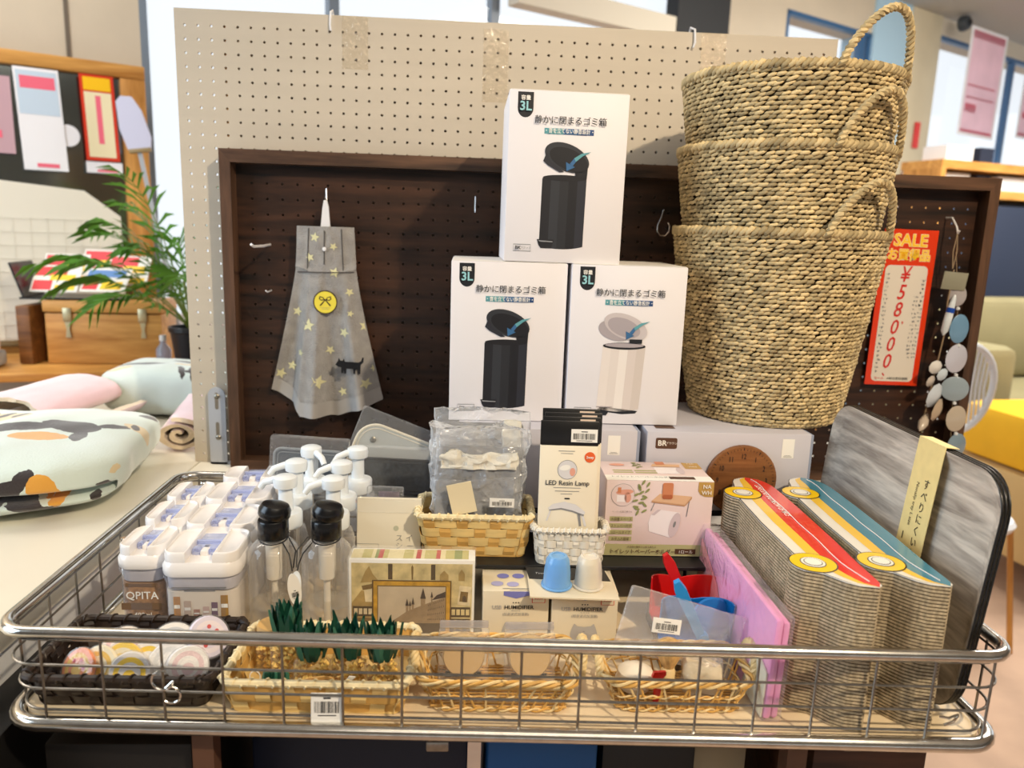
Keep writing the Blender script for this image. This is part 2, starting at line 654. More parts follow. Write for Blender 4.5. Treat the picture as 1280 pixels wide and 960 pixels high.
t = thing('standing_mirror', 'large oak framed mirror standing behind the palm', 'mirror', ML, WR)
MB().span((-0.9915, 0, 1.9246), (0.1267, 0.05, 1.9742), 0.004).build('top_rail', t, OAK)
MB().span((0.0382, 0.002, 0), (0.1267, 0.052, 1.9246), 0.004).build('mirror_post', t, OAK_V)
MB().span((-0.9915, 0.002, 0), (-0.9052, 0.052, 1.9246), 0.004).build('mirror_post', t, OAK_V)
MB().span((-0.9052, 0.002, 0.8603), (0.0382, 0.05, 0.9143), 0.004).build('bottom_rail', t, OAK)
MB().span((-0.9052, 0.03, 0.9143), (0.0382, 0.045, 1.9246)).build('mirror_pane', t, MIRR, smooth=False)
MB().span((-0.9052, 0.046, 0.9143), (0.0382, 0.05, 1.9246)).build('backing', t, OAK, smooth=False)


def small_poster(label, s0, s1, z0, z1, sheet, bands, t=-0.012, lean=0.0):
    o = thing('price_poster', label, 'poster', on_mirror(s0, t, z0), WR)
    w, h = s1 - s0, z1 - z0
    MB().prism([(lean, 0), (w + lean, 0), (w, h), (0, h)], 0, 0.002, front).build('sheet', o, sheet, smooth=False)
    f = lambda u, v: (u * w + lean * (1 - v), v * h)
    decal('print', o, [(m, [f(a, c), f(b2, c), f(b2, d), f(a, d)], l) for m, a, b2, c, d, l in bands], lambda u, v, hh: (u, -0.0025 - hh, v))
    return o


SR = mat('sale_red', rgb(214, 52, 24), 0.4)
SY = mat('sale_yellow', rgb(250, 196, 20), 0.4)
CREAM = mat('sale_cream', rgb(238, 226, 186), 0.5)
LBL = mat('pale_blue_print', rgb(196, 214, 232), 0.6)
small_poster('white and pale blue poster with pink heading hung in the oak mirror', -0.3072, -0.1669, 1.5641, 1.9181, PW, [(LBL, 0.05, 0.95, 0.55, 0.97, 0), (PINKD, 0.12, 0.9, 0.80, 0.92, 1), (PINKD, 0.3, 0.8, 0.03, 0.07, 1)], lean=0.012)
small_poster('red bordered yellow and cream price poster in the oak mirror', -0.101, 0.0123, 1.6126, 1.9203, SR, [(SY, 0.1, 0.9, 0.82, 0.97, 0), (CREAM, 0.1, 0.9, 0.04, 0.80, 0), (PINKD, 0.42, 0.58, 0.2, 0.76, 1)], lean=0.008)
small_poster('white slip under the red bordered price poster', -0.0956, 0.0274, 1.5673, 1.6083, PW, [(PINKD, 0.3, 0.9, 0.1, 0.3, 0)], t=-0.008)
small_poster('dull pink sheet at the left edge of the oak mirror', -0.4087, -0.3169, 1.6159, 1.8803, mat('dull_pink', rgb(196, 160, 170), 0.7), [(PINKD, 0.2, 0.6, 0.2, 0.3, 0)], t=-0.006)
d = MB().lathe([(0.039, 0), (0.039, 0.003)], 24).build('paper_disc', None, PW, on_mirror(-0.1485, -0.006, 1.6947), (pi / 2, 0, WR[2]))
tag(d, 'round white paper disc on the mirror between two posters', 'tag')

GRIDW = mat('white_grid_board', rgb(232, 228, 214), 0.6)
t = thing('display_board', 'white wire grid display board in front of the oak mirror', 'board', on_mirror(-0.6353, -0.08, 0.8765), WR)
t.scale = (1.06, 1, 1.06)
MB().prism([(0, 0.07), (0.60, 0.07), (0.60, 0.50), (0.49, 0.585), (0, 0.628)], -0.012, 0.0, front).build('panel', t, GRIDW, smooth=False)
GW = mat('white_wire', rgb(232, 230, 220), 0.5)
for i in range(12):
    MB().tube([(0.02 + i * 0.05, -0.0015, 0.07), (0.02 + i * 0.05, -0.0015, 0.49)], 0.0008, 5).build('wire', t, GW)
for i in range(10):
    MB().tube([(0, -0.0025, 0.08 + i * 0.045), (0.6, -0.0025, 0.08 + i * 0.045)], 0.0008, 5).build('wire', t, GW)

t = thing('padded_panel', 'pale lavender rounded panel leaning on the oak mirror post', 'panel', (-1.275, 3.07, 1.66), (0, radians(-9), 0.25))
t.scale = (1.22, 1.22, 1.22)
pm = mat('lavender_fabric', rgb(200, 202, 226), 0.7)
MB().prism([(-0.03, 0), (0.035, 0), (0.042, 0.03), (0.03, 0.11), (0.012, 0.15), (-0.018, 0.155), (-0.034, 0.14), (-0.04, 0.06)], -0.012, 0.012, front).build('cover', t, pm)
MB().span((-0.028, -0.013, -0.012), (0.034, 0.013, 0.0), 0.002).build('base', t, mat('dull_gold', rgb(150, 130, 90), 0.5))
MB().span((-0.006, -0.006, -0.69), (0.006, 0.006, -0.012)).build('stand', t, mat('grey_pole', rgb(170, 176, 184), 0.4))

# shelf bench with trunk, flyers, palm
t = thing('shelf_bench', 'long honey-coloured wooden bench behind the folded blankets', 'bench', (-1.60, 2.44, -0.03), (0, 0, radians(16)))
MB().span((-0.15, 0, 0.905), (0.74, 0.44, 0.93), 0.003).build('top_board', t, OAK)
MB().span((-0.15, -0.1, 0.84), (0.56, 0.0, 0.865), 0.003).build('front_shelf', t, OAK)
MB().span((-0.15, -0.02, 0.7), (0.56, 0.0, 0.84), 0.002).build('front_board', t, wood('brown_board', rgb(96, 60, 30), rgb(140, 92, 48)))
for x in (-0.12, 0.50):
    MB().span((x, -0.08, 0.03), (x + 0.04, -0.04, 0.84)).build('leg', t, OAK_V, smooth=False)
    MB().span((x, 0.39, 0.03), (x + 0.04, 0.43, 0.905)).build('leg', t, OAK_V, smooth=False)

t = thing('wooden_chest', 'honey brown wooden chest with two metal clasps under the palm', 'chest', (-1.275, 2.70, 0.9015), (0, 0, radians(6)))
t.scale = (1.09, 1.0, 1.09)
MB().span((-0.172, 0, 0), (0.172, 0.19, 0.16), 0.003).build('body', t, OAK)
MB().span((-0.176, -0.004, 0.164), (0.176, 0.194, 0.2), 0.003).build('lid', t, OAK)
BR_ = mat('aged_brass', rgb(190, 176, 140), 0.35, metal=0.9)
for x in (-0.104, 0.118):
    c = MB().span((x - 0.013, -0.008, 0.135), (x + 0.013, -0.001, 0.178), 0.002).build('clasp', t, BR_)
    MB().prism([(x - 0.008, 0.085), (x + 0.008, 0.085), (x + 0.004, 0.11), (x + 0.009, 0.134), (x - 0.009, 0.134), (x - 0.004, 0.11)], 0.0005, 0.006, front).build('hasp', c, BR_)
t = MB().span((-1.545, 2.66, 0.902), (-1.50, 2.83, 1.10), 0.003).build('upright_plank', m=wood('brown_board', rgb(96, 60, 30), rgb(140, 92, 48)))
tag(t, 'dark wooden panel standing against the left of the chest', 'panel')

FL_R, FL_Y, FL_B = mat('flyer_red', rgb(226, 50, 60), 0.5), mat('flyer_yellow', rgb(252, 210, 40), 0.5), mat('flyer_blue', rgb(96, 140, 200), 0.5)
t = thing('leaflet_tray', 'black tray holding sale leaflets on top of the wooden chest', 'tray', (-1.35, 2.79, 1.122), (0, 0, radians(8)))
MB().span((-0.20, -0.09, 0), (0.13, 0.09, 0.006)).build('base', t, BLACK, smooth=False)
MB().box((-0.205, 0, 0.064), (0.006, 0.18, 0.12), (0, -0.3, 0)).build('side', t, BLACK, smooth=False)
fl = [(-0.10, 0.03, 0.03, -0.5, 0.1, 'red and yellow sale leaflet standing at the back of the black tray'),
      (0.01, 0.05, 0.045, -0.45, -0.05, 'red and white sale leaflet propped beside the first in the tray'),
      (-0.09, -0.07, 0.008, -0.75, 0.12, 'white leaflet with red and yellow blocks at the front of the tray'),
      (0.06, -0.07, 0.012, -0.85, 0.0, 'white leaflet with a blue bar beside the palm leaves'),
      (0.10, 0.02, 0.03, -0.5, -0.1, 'pink and yellow leaflet half hidden by the palm')]
for i, (x, y, z, rx, rz, lb) in enumerate(fl):
    o = thing('sale_leaflet', lb, 'leaflet', (-1.35 + x * 1.08, 2.79 + y, 1.137 + z), (rx, 0, rz), 'sale leaflets on the chest')
    MB().span((-0.075, -0.001, 0), (0.075, 0.001, 0.115)).build('sheet', o, PAPER, smooth=False)
    blk = [(FL_R, rect(-0.07, 0.07, 0.03, 0.11)), (FL_Y, rect(-0.02, 0.05, 0.06, 0.075), 1), (FL_R, rect(-0.07, 0.008, -0.01, 0.05)), (FL_Y, rect(0.0, 0.008, 0.065, 0.03))]
    if i == 3:
        blk = [(FL_B, rect(-0.07, 0.07, 0.06, 0.105)), (FL_R, rect(-0.07, 0.01, -0.02, 0.05)), (FL_Y, rect(-0.01, 0.012, 0.06, 0.05))]
    decal('print', o, blk, lambda u, v, h: (u, -0.0012 - h, v))

LEAF = mat('palm_green', rgb(86, 138, 40), 0.5, var=0.3, vscale=14, sss=0.0)
STEM = mat('palm_stem', rgb(120, 140, 60), 0.5)
t = thing('potted_palm', 'bushy green palm in a black pot beside the pegboard', 'plant', (-0.955, 2.62, 0.902))
MB().lathe([(0.045, 0), (0.062, 0.13), (0.068, 0.135), (0.068, 0.15), (0.06, 0.15), (0.058, 0.12)], 24, cap1=True).build('pot', t, mat('black_pot', rgb(22, 26, 34), 0.35))
rnd = random.Random(4)
fronds = [(-0.30, -0.1, 0.40, 0.28), (-0.42, 0.05, 0.30, 0.30), (-0.20, 0.12, 0.62, 0.20), (-0.10, -0.08, 0.72, 0.14), (-0.34, 0.15, 0.52, 0.24), (-0.22, -0.12, 0.24, 0.30), (0.08, 0.12, 0.66, 0.16),
          (-0.02, 0.1, 0.5, 0.3), (-0.46, -0.02, 0.42, 0.34), (-0.15, 0.02, 0.46, 0.26), (-0.28, 0.04, 0.58, 0.3), (0.05, -0.05, 0.34, 0.22), (-0.12, 0.16, 0.30, 0.3)]
for fx, fy, fz, droop in fronds:
    fx, fz, droop = fx * 0.86, fz * 0.72, droop * 0.8
    pts = []
    for i in range(15):
        a = i / 14
        pts.append(Vector((fx * a ** 1.2, (fy - 0.13) * a ** 1.2, 0.14 + fz * (1.35 * a - 0.35 * a * a) - droop * max(0, a - 0.55) ** 2 * 1.6)))
    fr = MB().tube(pts, 0.003, 5, rf=lambda q: 1 - 0.7 * q).build('frond', t, STEM)
    mb = MB()
    for i in range(4, 15):
        p = pts[i]
        tan = (pts[min(14, i + 1)] - pts[i - 1]).normalized()
        side = tan.cross(Vector((0, 0, 1))).normalized()
        L = 0.15 * (1 - 0.45 * abs(i - 9) / 6)
        for sg in (-1, 1):
            dr = (side * sg * 0.8 + tan * 0.75 + Vector((0, 0, rnd.uniform(-0.3, 0.1)))).normalized()
            w = tan * 0.007
            q = p + dr * L * 0.5 + Vector((0, 0, 0.006))
            e = p + dr * L + Vector((0, 0, -0.02))
            mb.add([p - w * 0.5, p + w * 0.5, q + w, e, q - w], [(0, 1, 2, 3, 4)])
    stuff(mb.build('leaflets', fr, LEAF, smooth=False))
t = thing('spray_bottle', 'small clear bottle behind the pale blanket beside the pegboard', 'bottle', (-1.046, 2.62, 0.9015))
MB().lathe([(0.02, 0), (0.024, 0.01), (0.024, 0.07), (0.01, 0.09), (0.01, 0.1)], 18).build('body', t, clear('bluish_bottle', (0.75, 0.82, 0.95), 0.3, bcol=(0.6, 0.7, 0.9)))
MB().lathe([(0.011, 0.1), (0.011, 0.118)], 14).build('cap', t, WHITE)
for i, (x, y, z, a, lb) in enumerate([(-1.66, 2.58, 0.902, 0.2, 'pale pile of folded cloth at the left edge behind the chest'), ]):
    o = MB()
    o.span((-0.09, -0.07, 0), (0.09, 0.07, 0.05), 0.012)
    o = o.build('folded_cloth', None, mat('pale_grey_cloth', rgb(190, 194, 200), 0.9, var=0.2, vscale=30), (x, y, z), (0, 0, a))
    tag(o, lb, 'cloth')
    o = MB().span((-0.08, -0.06, 0), (0.08, 0.06, 0.035), 0.01).build('folded_cloth', None, mat('white_pink_cloth', rgb(226, 208, 206), 0.9, var=0.2, vscale=40), (x + 0.01, y, z + 0.052), (0, 0, a + 0.3))
    tag(o, 'white and pink folded cloth on top of the pale pile at the left edge', 'cloth')

# ------------------------------------------------------------------ right background
t = thing('display_shelf', 'honey wood and white display shelves below the right-hand window', 'shelf', (2.75, 4.6, 0), (0, 0, radians(18)))
for i, z in enumerate((1.86, 1.70)):
    MB().span((0, 0, z), (1.6, 0.3, z + 0.05)).build('shelf_board', t, OAK, smooth=False)
for x in (0, 1.56):
    MB().span((x, 0.0, 0), (x + 0.04, 0.3, 1.86)).build('side_panel', t, OAK_V, smooth=False)
MB().span((0, 0.28, 0.0), (1.6, 0.3, 1.86)).build('back_panel', t, PW, smooth=False)
BXW, BXB = mat('white_box_far', rgb(225, 225, 228), 0.6), mat('navy_box_far', rgb(28, 36, 56), 0.6)
c, s_ = cos(radians(18)), sin(radians(18))
MB().span((0.045, 0.02, 0.6), (1.555, 0.275, 1.66), 0.004).build('cupboard', t, mat('navy_cupboard', rgb(40, 50, 72), 0.6))
for z in (1.912, 1.752):
    for j, (x0, x1, m_, nm) in enumerate([(0.08, 0.30, BXW, 'white'), (0.36, 0.47, BXB, 'navy'), (0.55, 0.95, BXW, 'wide white')]):
        if z > 1.9 and j == 2:
            continue
        o = MB().span((x0, 0.05, z), (x1, 0.22, z + 0.09)).build('storage_box', None, m_, (2.75, 4.6, 0), (0, 0, radians(18)), smooth=False)
        lv = {1.912: 'top', 1.752: 'second', 1.592: 'third'}[z]
        tag(o, '%s box on the %s board of the far honey wood shelves' % (nm, lv), 'box', 'boxes on the far shelves')
BEI = mat('beige_upholstery', rgb(138, 130, 96), 0.85, var=0.06, vscale=8)
t = thing('beige_sofa', 'beige sofa on the far side of the dark pegboard frame', 'sofa', (2.65, 3.95, 0), (0, 0, radians(12)))
MB().span((-0.3, -0.42, 0.12), (1.2, 0.4, 0.66), 0.05).build('seat', t, BEI)
MB().span((-0.3, 0.2, 0.66), (1.2, 0.42, 1.12), 0.06).build('backrest', t, BEI)
MB().span((-0.34, -0.42, 0.12), (-0.12, 0.4, 0.94), 0.05).build('armrest', t, BEI)
for x, y in ((-0.25, -0.35), (1.1, -0.35), (-0.25, 0.35), (1.1, 0.35)):
    MB().span((x, y, 0), (x + 0.05, y + 0.05, 0.12)).build('leg', t, BLACK, smooth=False)
t = thing('yellow_bench', 'low bench under a bright yellow cloth beside the white wire chair', 'bench', (2.62, 3.02, 0), (0, 0, radians(8)))
YEL = mat('bright_yellow_cloth', rgb(240, 186, 30), 0.8, var=0.06, vscale=6)
MB().span((-0.40, -0.28, 0.50), (0.8, 0.3, 0.74), 0.05).build('cushion', t, YEL)
MB().span((-0.41, -0.29, 0.14), (0.8, 0.3, 0.498), 0.02).build('base', t, mat('sand_cloth', rgb(206, 176, 120), 0.85))
for x, y in ((-0.4, -0.25), (0.7, -0.25), (-0.4, 0.25), (0.7, 0.25)):
    MB().span((x, y - 0.02, 0), (x + 0.05, y + 0.02, 0.14)).build('leg', t, BLACK, smooth=False)
t = thing('wire_chair', 'white wire-backed chair showing past the dark frame edge', 'chair', (1.765, 2.62, 0), (0, 0, radians(10)))
CW = mat('white_chair_wire', rgb(232, 236, 242), 0.4)
oc = [(0.13 * cos(a), 0.02, 0.90 + 0.16 * sin(a)) for a in [2 * pi * i / 32 for i in range(32)]]
oc = [(x * (1.05 + 0.5 * (z - 0.9)), y, z) for x, y, z in oc]
MB().tube(oc, 0.012, 8, True).build('back_hoop', t, CW)
for i in range(13):
    x = -0.108 + i * 0.018
    zz = 0.155 * sqrt(max(0, 1 - (x / 0.13) ** 2))
    MB().tube([(x, 0.02, 0.9 - zz), (x, 0.028, 0.9), (x, 0.02, 0.9 + zz)], 0.0045, 5).build('back_wire', t, CW)
MB().lathe([(0.12, 0.44), (0.13, 0.46), (0.12, 0.475)], 24, (0, -0.12, 0)).build('seat', t, CW)
MB().tube([(0.0, 0.02, 0.74), (0, 0.03, 0.6), (0, 0.0, 0.46)], 0.012, 8).build('back_post', t, CW)
for sx in (-1, 1):
    for sy in (-1, 1):
        MB().tube([(sx * 0.08, -0.12 + sy * 0.08, 0.445), (sx * 0.11, -0.12 + sy * 0.13, 0)], 0.01, 6).build('leg', t, OAK_V)
t = thing('dark_bag', 'dark bag on the floor stand behind the stacked baskets', 'bag', (2.0, 4.3, 0))
MB().span((-0.1, -0.1, 1.72), (0.16, 0.1, 1.92), 0.05).build('bag_body', t, BXB)
MB().tube([(-0.05, 0, 1.9), (-0.03, 0, 1.99), (0.08, 0, 1.99), (0.1, 0, 1.9)], 0.01, 6).build('bag_handle', t, BXB)
MB().span((-0.14, -0.14, 1.68), (0.2, 0.14, 1.72)).build('stand_top', t, OAK, smooth=False)
MB().span((-0.02, -0.03, 0), (0.05, 0.03, 1.68)).build('stand_post', t, OAK_V, smooth=False)

# ================================================================== WHITE COUNTER AND BLANKETS
CTOP = 0.898
CNT = mat('cream_laminate', rgb(232, 226, 210), 0.35, var=0.03, vscale=4)
t = thing('white_counter', 'pale white counter carrying the folded blankets and the pegboards', 'counter', (0, 0, 0))
MB().span((-2.0, 0.55, CTOP - 0.035), (-0.578, 2.16, CTOP), 0.003).build('worktop', t, CNT)
MB().span((-0.576, 1.525, CTOP - 0.035), (1.08, 1.9, CTOP), 0.003).build('worktop', t, CNT)
MB().span((-0.615, 0.60, 0.70), (-0.597, 2.14, CTOP - 0.036)).build('side_panel', t, mat('white_panel', rgb(232, 234, 238), 0.4), smooth=False)
MB().span((-0.58, 1.54, 0.70), (1.05, 1.56, CTOP - 0.036)).build('front_panel', t, mat('white_panel', rgb(232, 234, 238), 0.4), smooth=False)
for x, y in ((-1.95, 0.62), (-0.66, 0.62), (-1.95, 2.08), (-0.66, 2.08), (0.98, 1.62), (0.98, 1.84)):
    MB().span((x, y, 0), (x + 0.045, y + 0.045, CTOP - 0.036)).build('leg', t, mat('grey_leg', rgb(120, 120, 122), 0.5), smooth=False)


def spow(c, e):
    return (abs(c) ** e) * (1 if c >= 0 else -1)


def soft_slab(half, e=0.38, ez=0.5, nu=150, nv=80, amp=0.009, nscale=8.0, seed=0.0, shape=None):
    """a plump folded cloth lying on z=0; returns vertices and quads"""
    a, b, c = half

    def even(ee, t0, t1, n):
        N = 1200
        pts = [(spow(cos(t0 + (t1 - t0) * i / N), ee), spow(sin(t0 + (t1 - t0) * i / N), ee)) for i in range(N + 1)]
        acc = [0.0]
        for p, q in zip(pts, pts[1:]):
            acc.append(acc[-1] + sqrt((p[0] - q[0]) ** 2 + (p[1] - q[1]) ** 2))
        out, k = [], 0
        for i in range(n + 1):
            s = acc[-1] * i / n
            while k < N - 1 and acc[k + 1] < s:
                k += 1
            f = (s - acc[k]) / max(1e-9, acc[k + 1] - acc[k])
            out.append((pts[k][0] + (pts[k + 1][0] - pts[k][0]) * f, pts[k][1] + (pts[k + 1][1] - pts[k][1]) * f))
        return out
    U, V = even(e, 0, 2 * pi, nu), even(ez, -pi / 2, pi / 2, nv)
    vs, fs = [], []
    for j in range(nv + 1):
        cv, sv = V[j]
        for i in range(nu):
            x = a * cv * U[i][0]
            y = b * cv * U[i][1]
            z = c * sv
            p = Vector((x, y, z))
            n = noise.noise(Vector((x * nscale, y * nscale, z * nscale + seed))) + 0.5 * noise.noise(Vector((x * nscale * 2.3, y * nscale * 2.3, z * nscale * 2 + seed)))
            d = Vector((x / a, y / b, z / c))
            d = d.normalized() if d.length > 1e-6 else Vector((0, 0, 1))
            p += d * n * amp
            if shape:
                p = shape(p)
            vs.append((p.x, p.y, max(p.z + c, 0.001)))
    for j in range(nv):
        for i in range(nu):
            k = (i + 1) % nu
            fs.append((j * nu + i, j * nu + k, (j + 1) * nu + k, (j + 1) * nu + i))
    return vs, fs


def fleece(name, patches):
    """pale fleece with a printed pattern: each patch is a soft-edged ellipsoid (colour, centre, radii, turn)"""
    m = mat(name, rgb(208, 222, 216), 0.95, sheen=0.6, bump=0.25, bscale=260)
    nt = m.node_tree
    L = nt.links.new
    tc = nt.nodes.new('ShaderNodeTexCoord')
    nz = nt.nodes.new('ShaderNodeTexNoise')
    nz.inputs['Scale'].default_value = 60
    L(tc.outputs['Object'], nz.inputs['Vector'])
    ad = nt.nodes.new('ShaderNodeVectorMath')
    ad.operation = 'MULTIPLY_ADD'
    ad.inputs[1].default_value = (0.010, 0.010, 0.010)
    L(nz.outputs['Color'], ad.inputs[0])
    L(tc.outputs['Object'], ad.inputs[2])
    cur = None
    for col, c, r, turn in patches:
        mp = nt.nodes.new('ShaderNodeMapping')
        mp.vector_type = 'TEXTURE'
        mp.inputs['Location'].default_value = (c[0] + 0.005, c[1] + 0.005, c[2] + 0.005)
        mp.inputs['Rotation'].default_value = turn
        mp.inputs['Scale'].default_value = r
        L(ad.outputs[0], mp.inputs['Vector'])
        ln = nt.nodes.new('ShaderNodeVectorMath')
        ln.operation = 'LENGTH'
        L(mp.outputs['Vector'], ln.inputs[0])
        lt = nt.nodes.new('ShaderNodeMath')
        lt.operation = 'LESS_THAN'
        lt.inputs[1].default_value = 1.0
        L(ln.outputs['Value'], lt.inputs[0])
        mx = nt.nodes.new('ShaderNodeMix')
        mx.data_type = 'RGBA'
        L(lt.outputs[0], mx.inputs['Factor'])
        if cur is None:
            mx.inputs['A'].default_value = (*rgb(208, 222, 216), 1)
            mx.inputs[6].default_value = (*rgb(208, 222, 216), 1)
        else:
            L(cur, mx.inputs[6])
        mx.inputs[7].default_value = (*col, 1)
        cur = mx.outputs[2]
    L(cur, nt.nodes['Principled BSDF'].inputs['Base Color'])
    return m


DKF, ORF, TNF = rgb(50, 42, 42), rgb(222, 160, 62), rgb(222, 202, 160)


def patterned_blanket(label, loc, rot, half, top_p, front_p, crease, seed, group='folded fleece blankets', e=0.38, shape=None, name='a'):
    def shp(p):
        if shape:
            p = shape(p)
        zz = (p.z + half[2]) / (2 * half[2])
        if crease and p.y < -half[1] * 0.55:
            g = math.exp(-((zz - crease - 0.03 * sin(p.x * 9)) / 0.06) ** 2)
            p = Vector((p.x, p.y + 0.05 * g, p.z))
        return p
    vs, fs = soft_slab(half, e=e, seed=seed, shape=shp, nu=170, nv=90)
    cols = {1: DKF, 2: ORF, 3: TNF}
    pt = [(cols[m], (cx, cy, half[2] * 1.8), (rx, ry, half[2] * 0.8), (0, 0, an)) for m, cx, cy, rx, ry, an in top_p]
    pt += [(cols[m], (cx, -half[1] * 1.0, cz), (rx, half[1] * 0.55, rz), (0, -an, 0)) for m, cx, cz, rx, rz, an in front_p]
    mb = MB().use(fleece('pale_fleece_' + name, pt))
    mb.add(vs, fs)
    o = mb.build('fleece_blanket', None, None, loc, rot)
    return tag(o, label, 'blanket', group)


D, O, T_ = 1, 2, 3
top1 = [(D, 0.08, 0.0, 0.13, 0.022, 0.25), (D, 0, -0.05, 0.05, 0.016, 0.6), (D, 0.2, 0.03, 0.055, 0.03, -0.2), (D, 0.23, -0.02, 0.014, 0.04, 0.2), (O, 0.17, -0.04, 0.05, 0.026, 0.05), (D, 0.27, 0.05, 0.03, 0.01, 0.5),
        (T_, 0.32, 0.07, 0.045, 0.02, -0.35), (D, 0.3, 0.075, 0.008, 0.018, 0.3), (D, 0.33, 0.065, 0.008, 0.018, 0.3), (D, 0.35, 0.06, 0.006, 0.014, 0.3),
        (T_, 0.03, 0.10, 0.075, 0.03, 0.1), (D, 0.02, 0.12, 0.008, 0.022, -0.5), (D, 0.05, 0.115, 0.008, 0.022, -0.5), (D, 0.08, 0.11, 0.008, 0.022, -0.5),
        (D, 0.36, 0.16, 0.01, 0.02, 0.6), (D, 0.33, 0.165, 0.01, 0.02, 0.6), (D, 0.3, 0.17, 0.02, 0.014, 0), (T_, -0.03, -0.09, 0.03, 0.014, 0.3), (D, -0.03, 0.03, 0.05, 0.008, -0.2)]
frn1 = [(D, 0.175, 0.058, 0.042, 0.017, 0.55), (D, 0.21, 0.083, 0.017, 0.012, 0), (D, 0.2, 0.036, 0.05, 0.014, -0.55), (D, 0.24, 0.018, 0.018, 0.011, -0.3), (O, 0.233, 0.062, 0.022, 0.026, 0.2), (O, 0.247, 0.045, 0.014, 0.02, 0), (O, 0.14, 0.042, 0.016, 0.008, 0),
        (D, 0.31, 0.05, 0.014, 0.012, 0.6), (T_, 0.325, 0.074, 0.013, 0.014, 0), (O, 0.337, 0.055, 0.008, 0.02, -0.4), (D, 0.297, 0.032, 0.008, 0.012, 0.7),
        (O, 0.025, 0.02, 0.035, 0.017, 0.0), (D, 0.06, 0.015, 0.016, 0.02, 0.1)]


def shp_front(p):
    k = (p.x / 0.32 + 1) / 2
    return Vector((p.x, p.y - 0.07 * (1 - k) + 0.03, p.z * (1.0 - 0.12 * k)))


patterned_blanket('pale blue fleece blanket with brown and orange animals, nearest on the counter', (-0.955, 1.400, CTOP), (0, 0, 0.12), (0.325, 0.225, 0.060), top1, frn1, 0.34, 1.3, shape=shp_front, name='front')
top2 = [(D, -0.1, -0.03, 0.07, 0.012, 0.1), (D, 0.02, -0.08, 0.008, 0.03, 0.5), (D, 0.05, -0.085, 0.008, 0.03, 0.5), (D, 0.08, -0.09, 0.05, 0.008, -0.1), (D, 0.0, 0.03, 0.05, 0.012, 0), (T_, 0.03, -0.03, 0.05, 0.012, 0), (T_, -0.14, -0.07, 0.03, 0.015, 0.2)]
frn2 = [(D, 0.09, 0.028, 0.02, 0.008, 0.1), (O, 0.07, 0.03, 0.014, 0.008, 0), (D, 0.13, 0.03, 0.016, 0.007, 0)]
patterned_blanket('pale fleece blanket with brown flecks, farthest back against the pegboard edge', (-0.760, 2.050, CTOP), (0, 0, -0.05), (0.20, 0.11, 0.066), top2, frn2, 0.0, 5.1, name='back')

PK = mat('pink_fleece', rgb(230, 196, 206), 0.9, sheen=0.8, var=0.08, vscale=9, bump=0.2, bscale=200)
PKD = mat('cream_sherpa', rgb(226, 206, 178), 0.95, sheen=0.5, bump=0.8, bscale=320)


def rolled_blanket(label, loc, rot, ax, az, length, turns, start, seed, th=0.011, group='folded fleece blankets', taper=0.0):
    n = 90
    O_, I_ = [], []
    for i in range(n + 1):
        q = i / n
        a = start + 2 * pi * turns * q
        r = 0.16 + 0.84 * q ** 0.85
        O_.append((ax * r * cos(a), az * r * sin(a)))
        r2 = max(0.03, r - th / ((ax + az) / 2))
        I_.append((ax * r2 * cos(a), az * r2 * sin(a)))
    mb = MB()
    K = 14

    def P(pt, k):
        y = -length / 2 + length * k / K
        s = 1.0 - taper * (k / K)
        w = 0.007 * (noise.noise(Vector((pt[0] * 22, y * 14, pt[1] * 22 + seed))) + 0.6 * noise.noise(Vector((pt[0] * 60, y * 22, pt[1] * 60 + seed))))
        ed = 0.012 * (1 if k == 0 else 0) * noise.noise(Vector((pt[0] * 40, 3.3, pt[1] * 40 + seed)))
        return (pt[0] * s * (1 + w * 6), y + ed, max(0.001, az + pt[1] * s * (1 + w * 8)))
    for side, pts, m, in ((0, O_, PK), (1, I_, PKD)):
        mb.use(m)
        vs = [P(p, k) for k in range(K + 1) for p in pts]
        L = n + 1
        fs = [(k * L + i, k * L + i + 1, (k + 1) * L + i + 1, (k + 1) * L + i) for k in range(K) for i in range(n)]
        mb.add(vs, fs)
    mb.use(PKD)
    for k in (0, K):
        vs = [P(p, k) for p in O_] + [P(p, k) for p in I_]
        mb.add(vs, [(i, i + 1, n + 2 + i, n + 1 + i) for i in range(n)])
    for e in (0, n):
        vs = [P(O_[e], k) for k in range(K + 1)] + [P(I_[e], k) for k in range(K + 1)]
        mb.add(vs, [(k, k + 1, K + 2 + k, K + 1 + k) for k in range(K)])
    o = mb.build('fleece_blanket', None, None, loc, rot)
    return tag(o, label, 'blanket', group)


rolled_blanket('pink rolled fleece blanket beside the grey bracket showing its spiral end', (-0.668, 1.795, CTOP), (0, 0, 0.20), 0.058, 0.039, 0.26, 2.2, 0.6, 2.0, 0.010)
rolled_blanket('wide pink folded blanket with cream lining behind the nearest blanket', (-0.990, 1.815, CTOP + 0.001), (0, 0, -0.16), 0.160, 0.068, 0.28, 1.55, 2.6, 7.0, 0.014)

# ================================================================== PEGBOARDS
PEGW = mat('cream_pegboard', rgb(196, 184, 166), 0.55, var=0.035, vscale=5, stretch=(0.6, 1, 6), bump=0.05, bscale=60)
PEGB = wood('dark_walnut_panel', rgb(13, 8, 6), rgb(70, 44, 30), 'X', 0.9, rough=0.4)


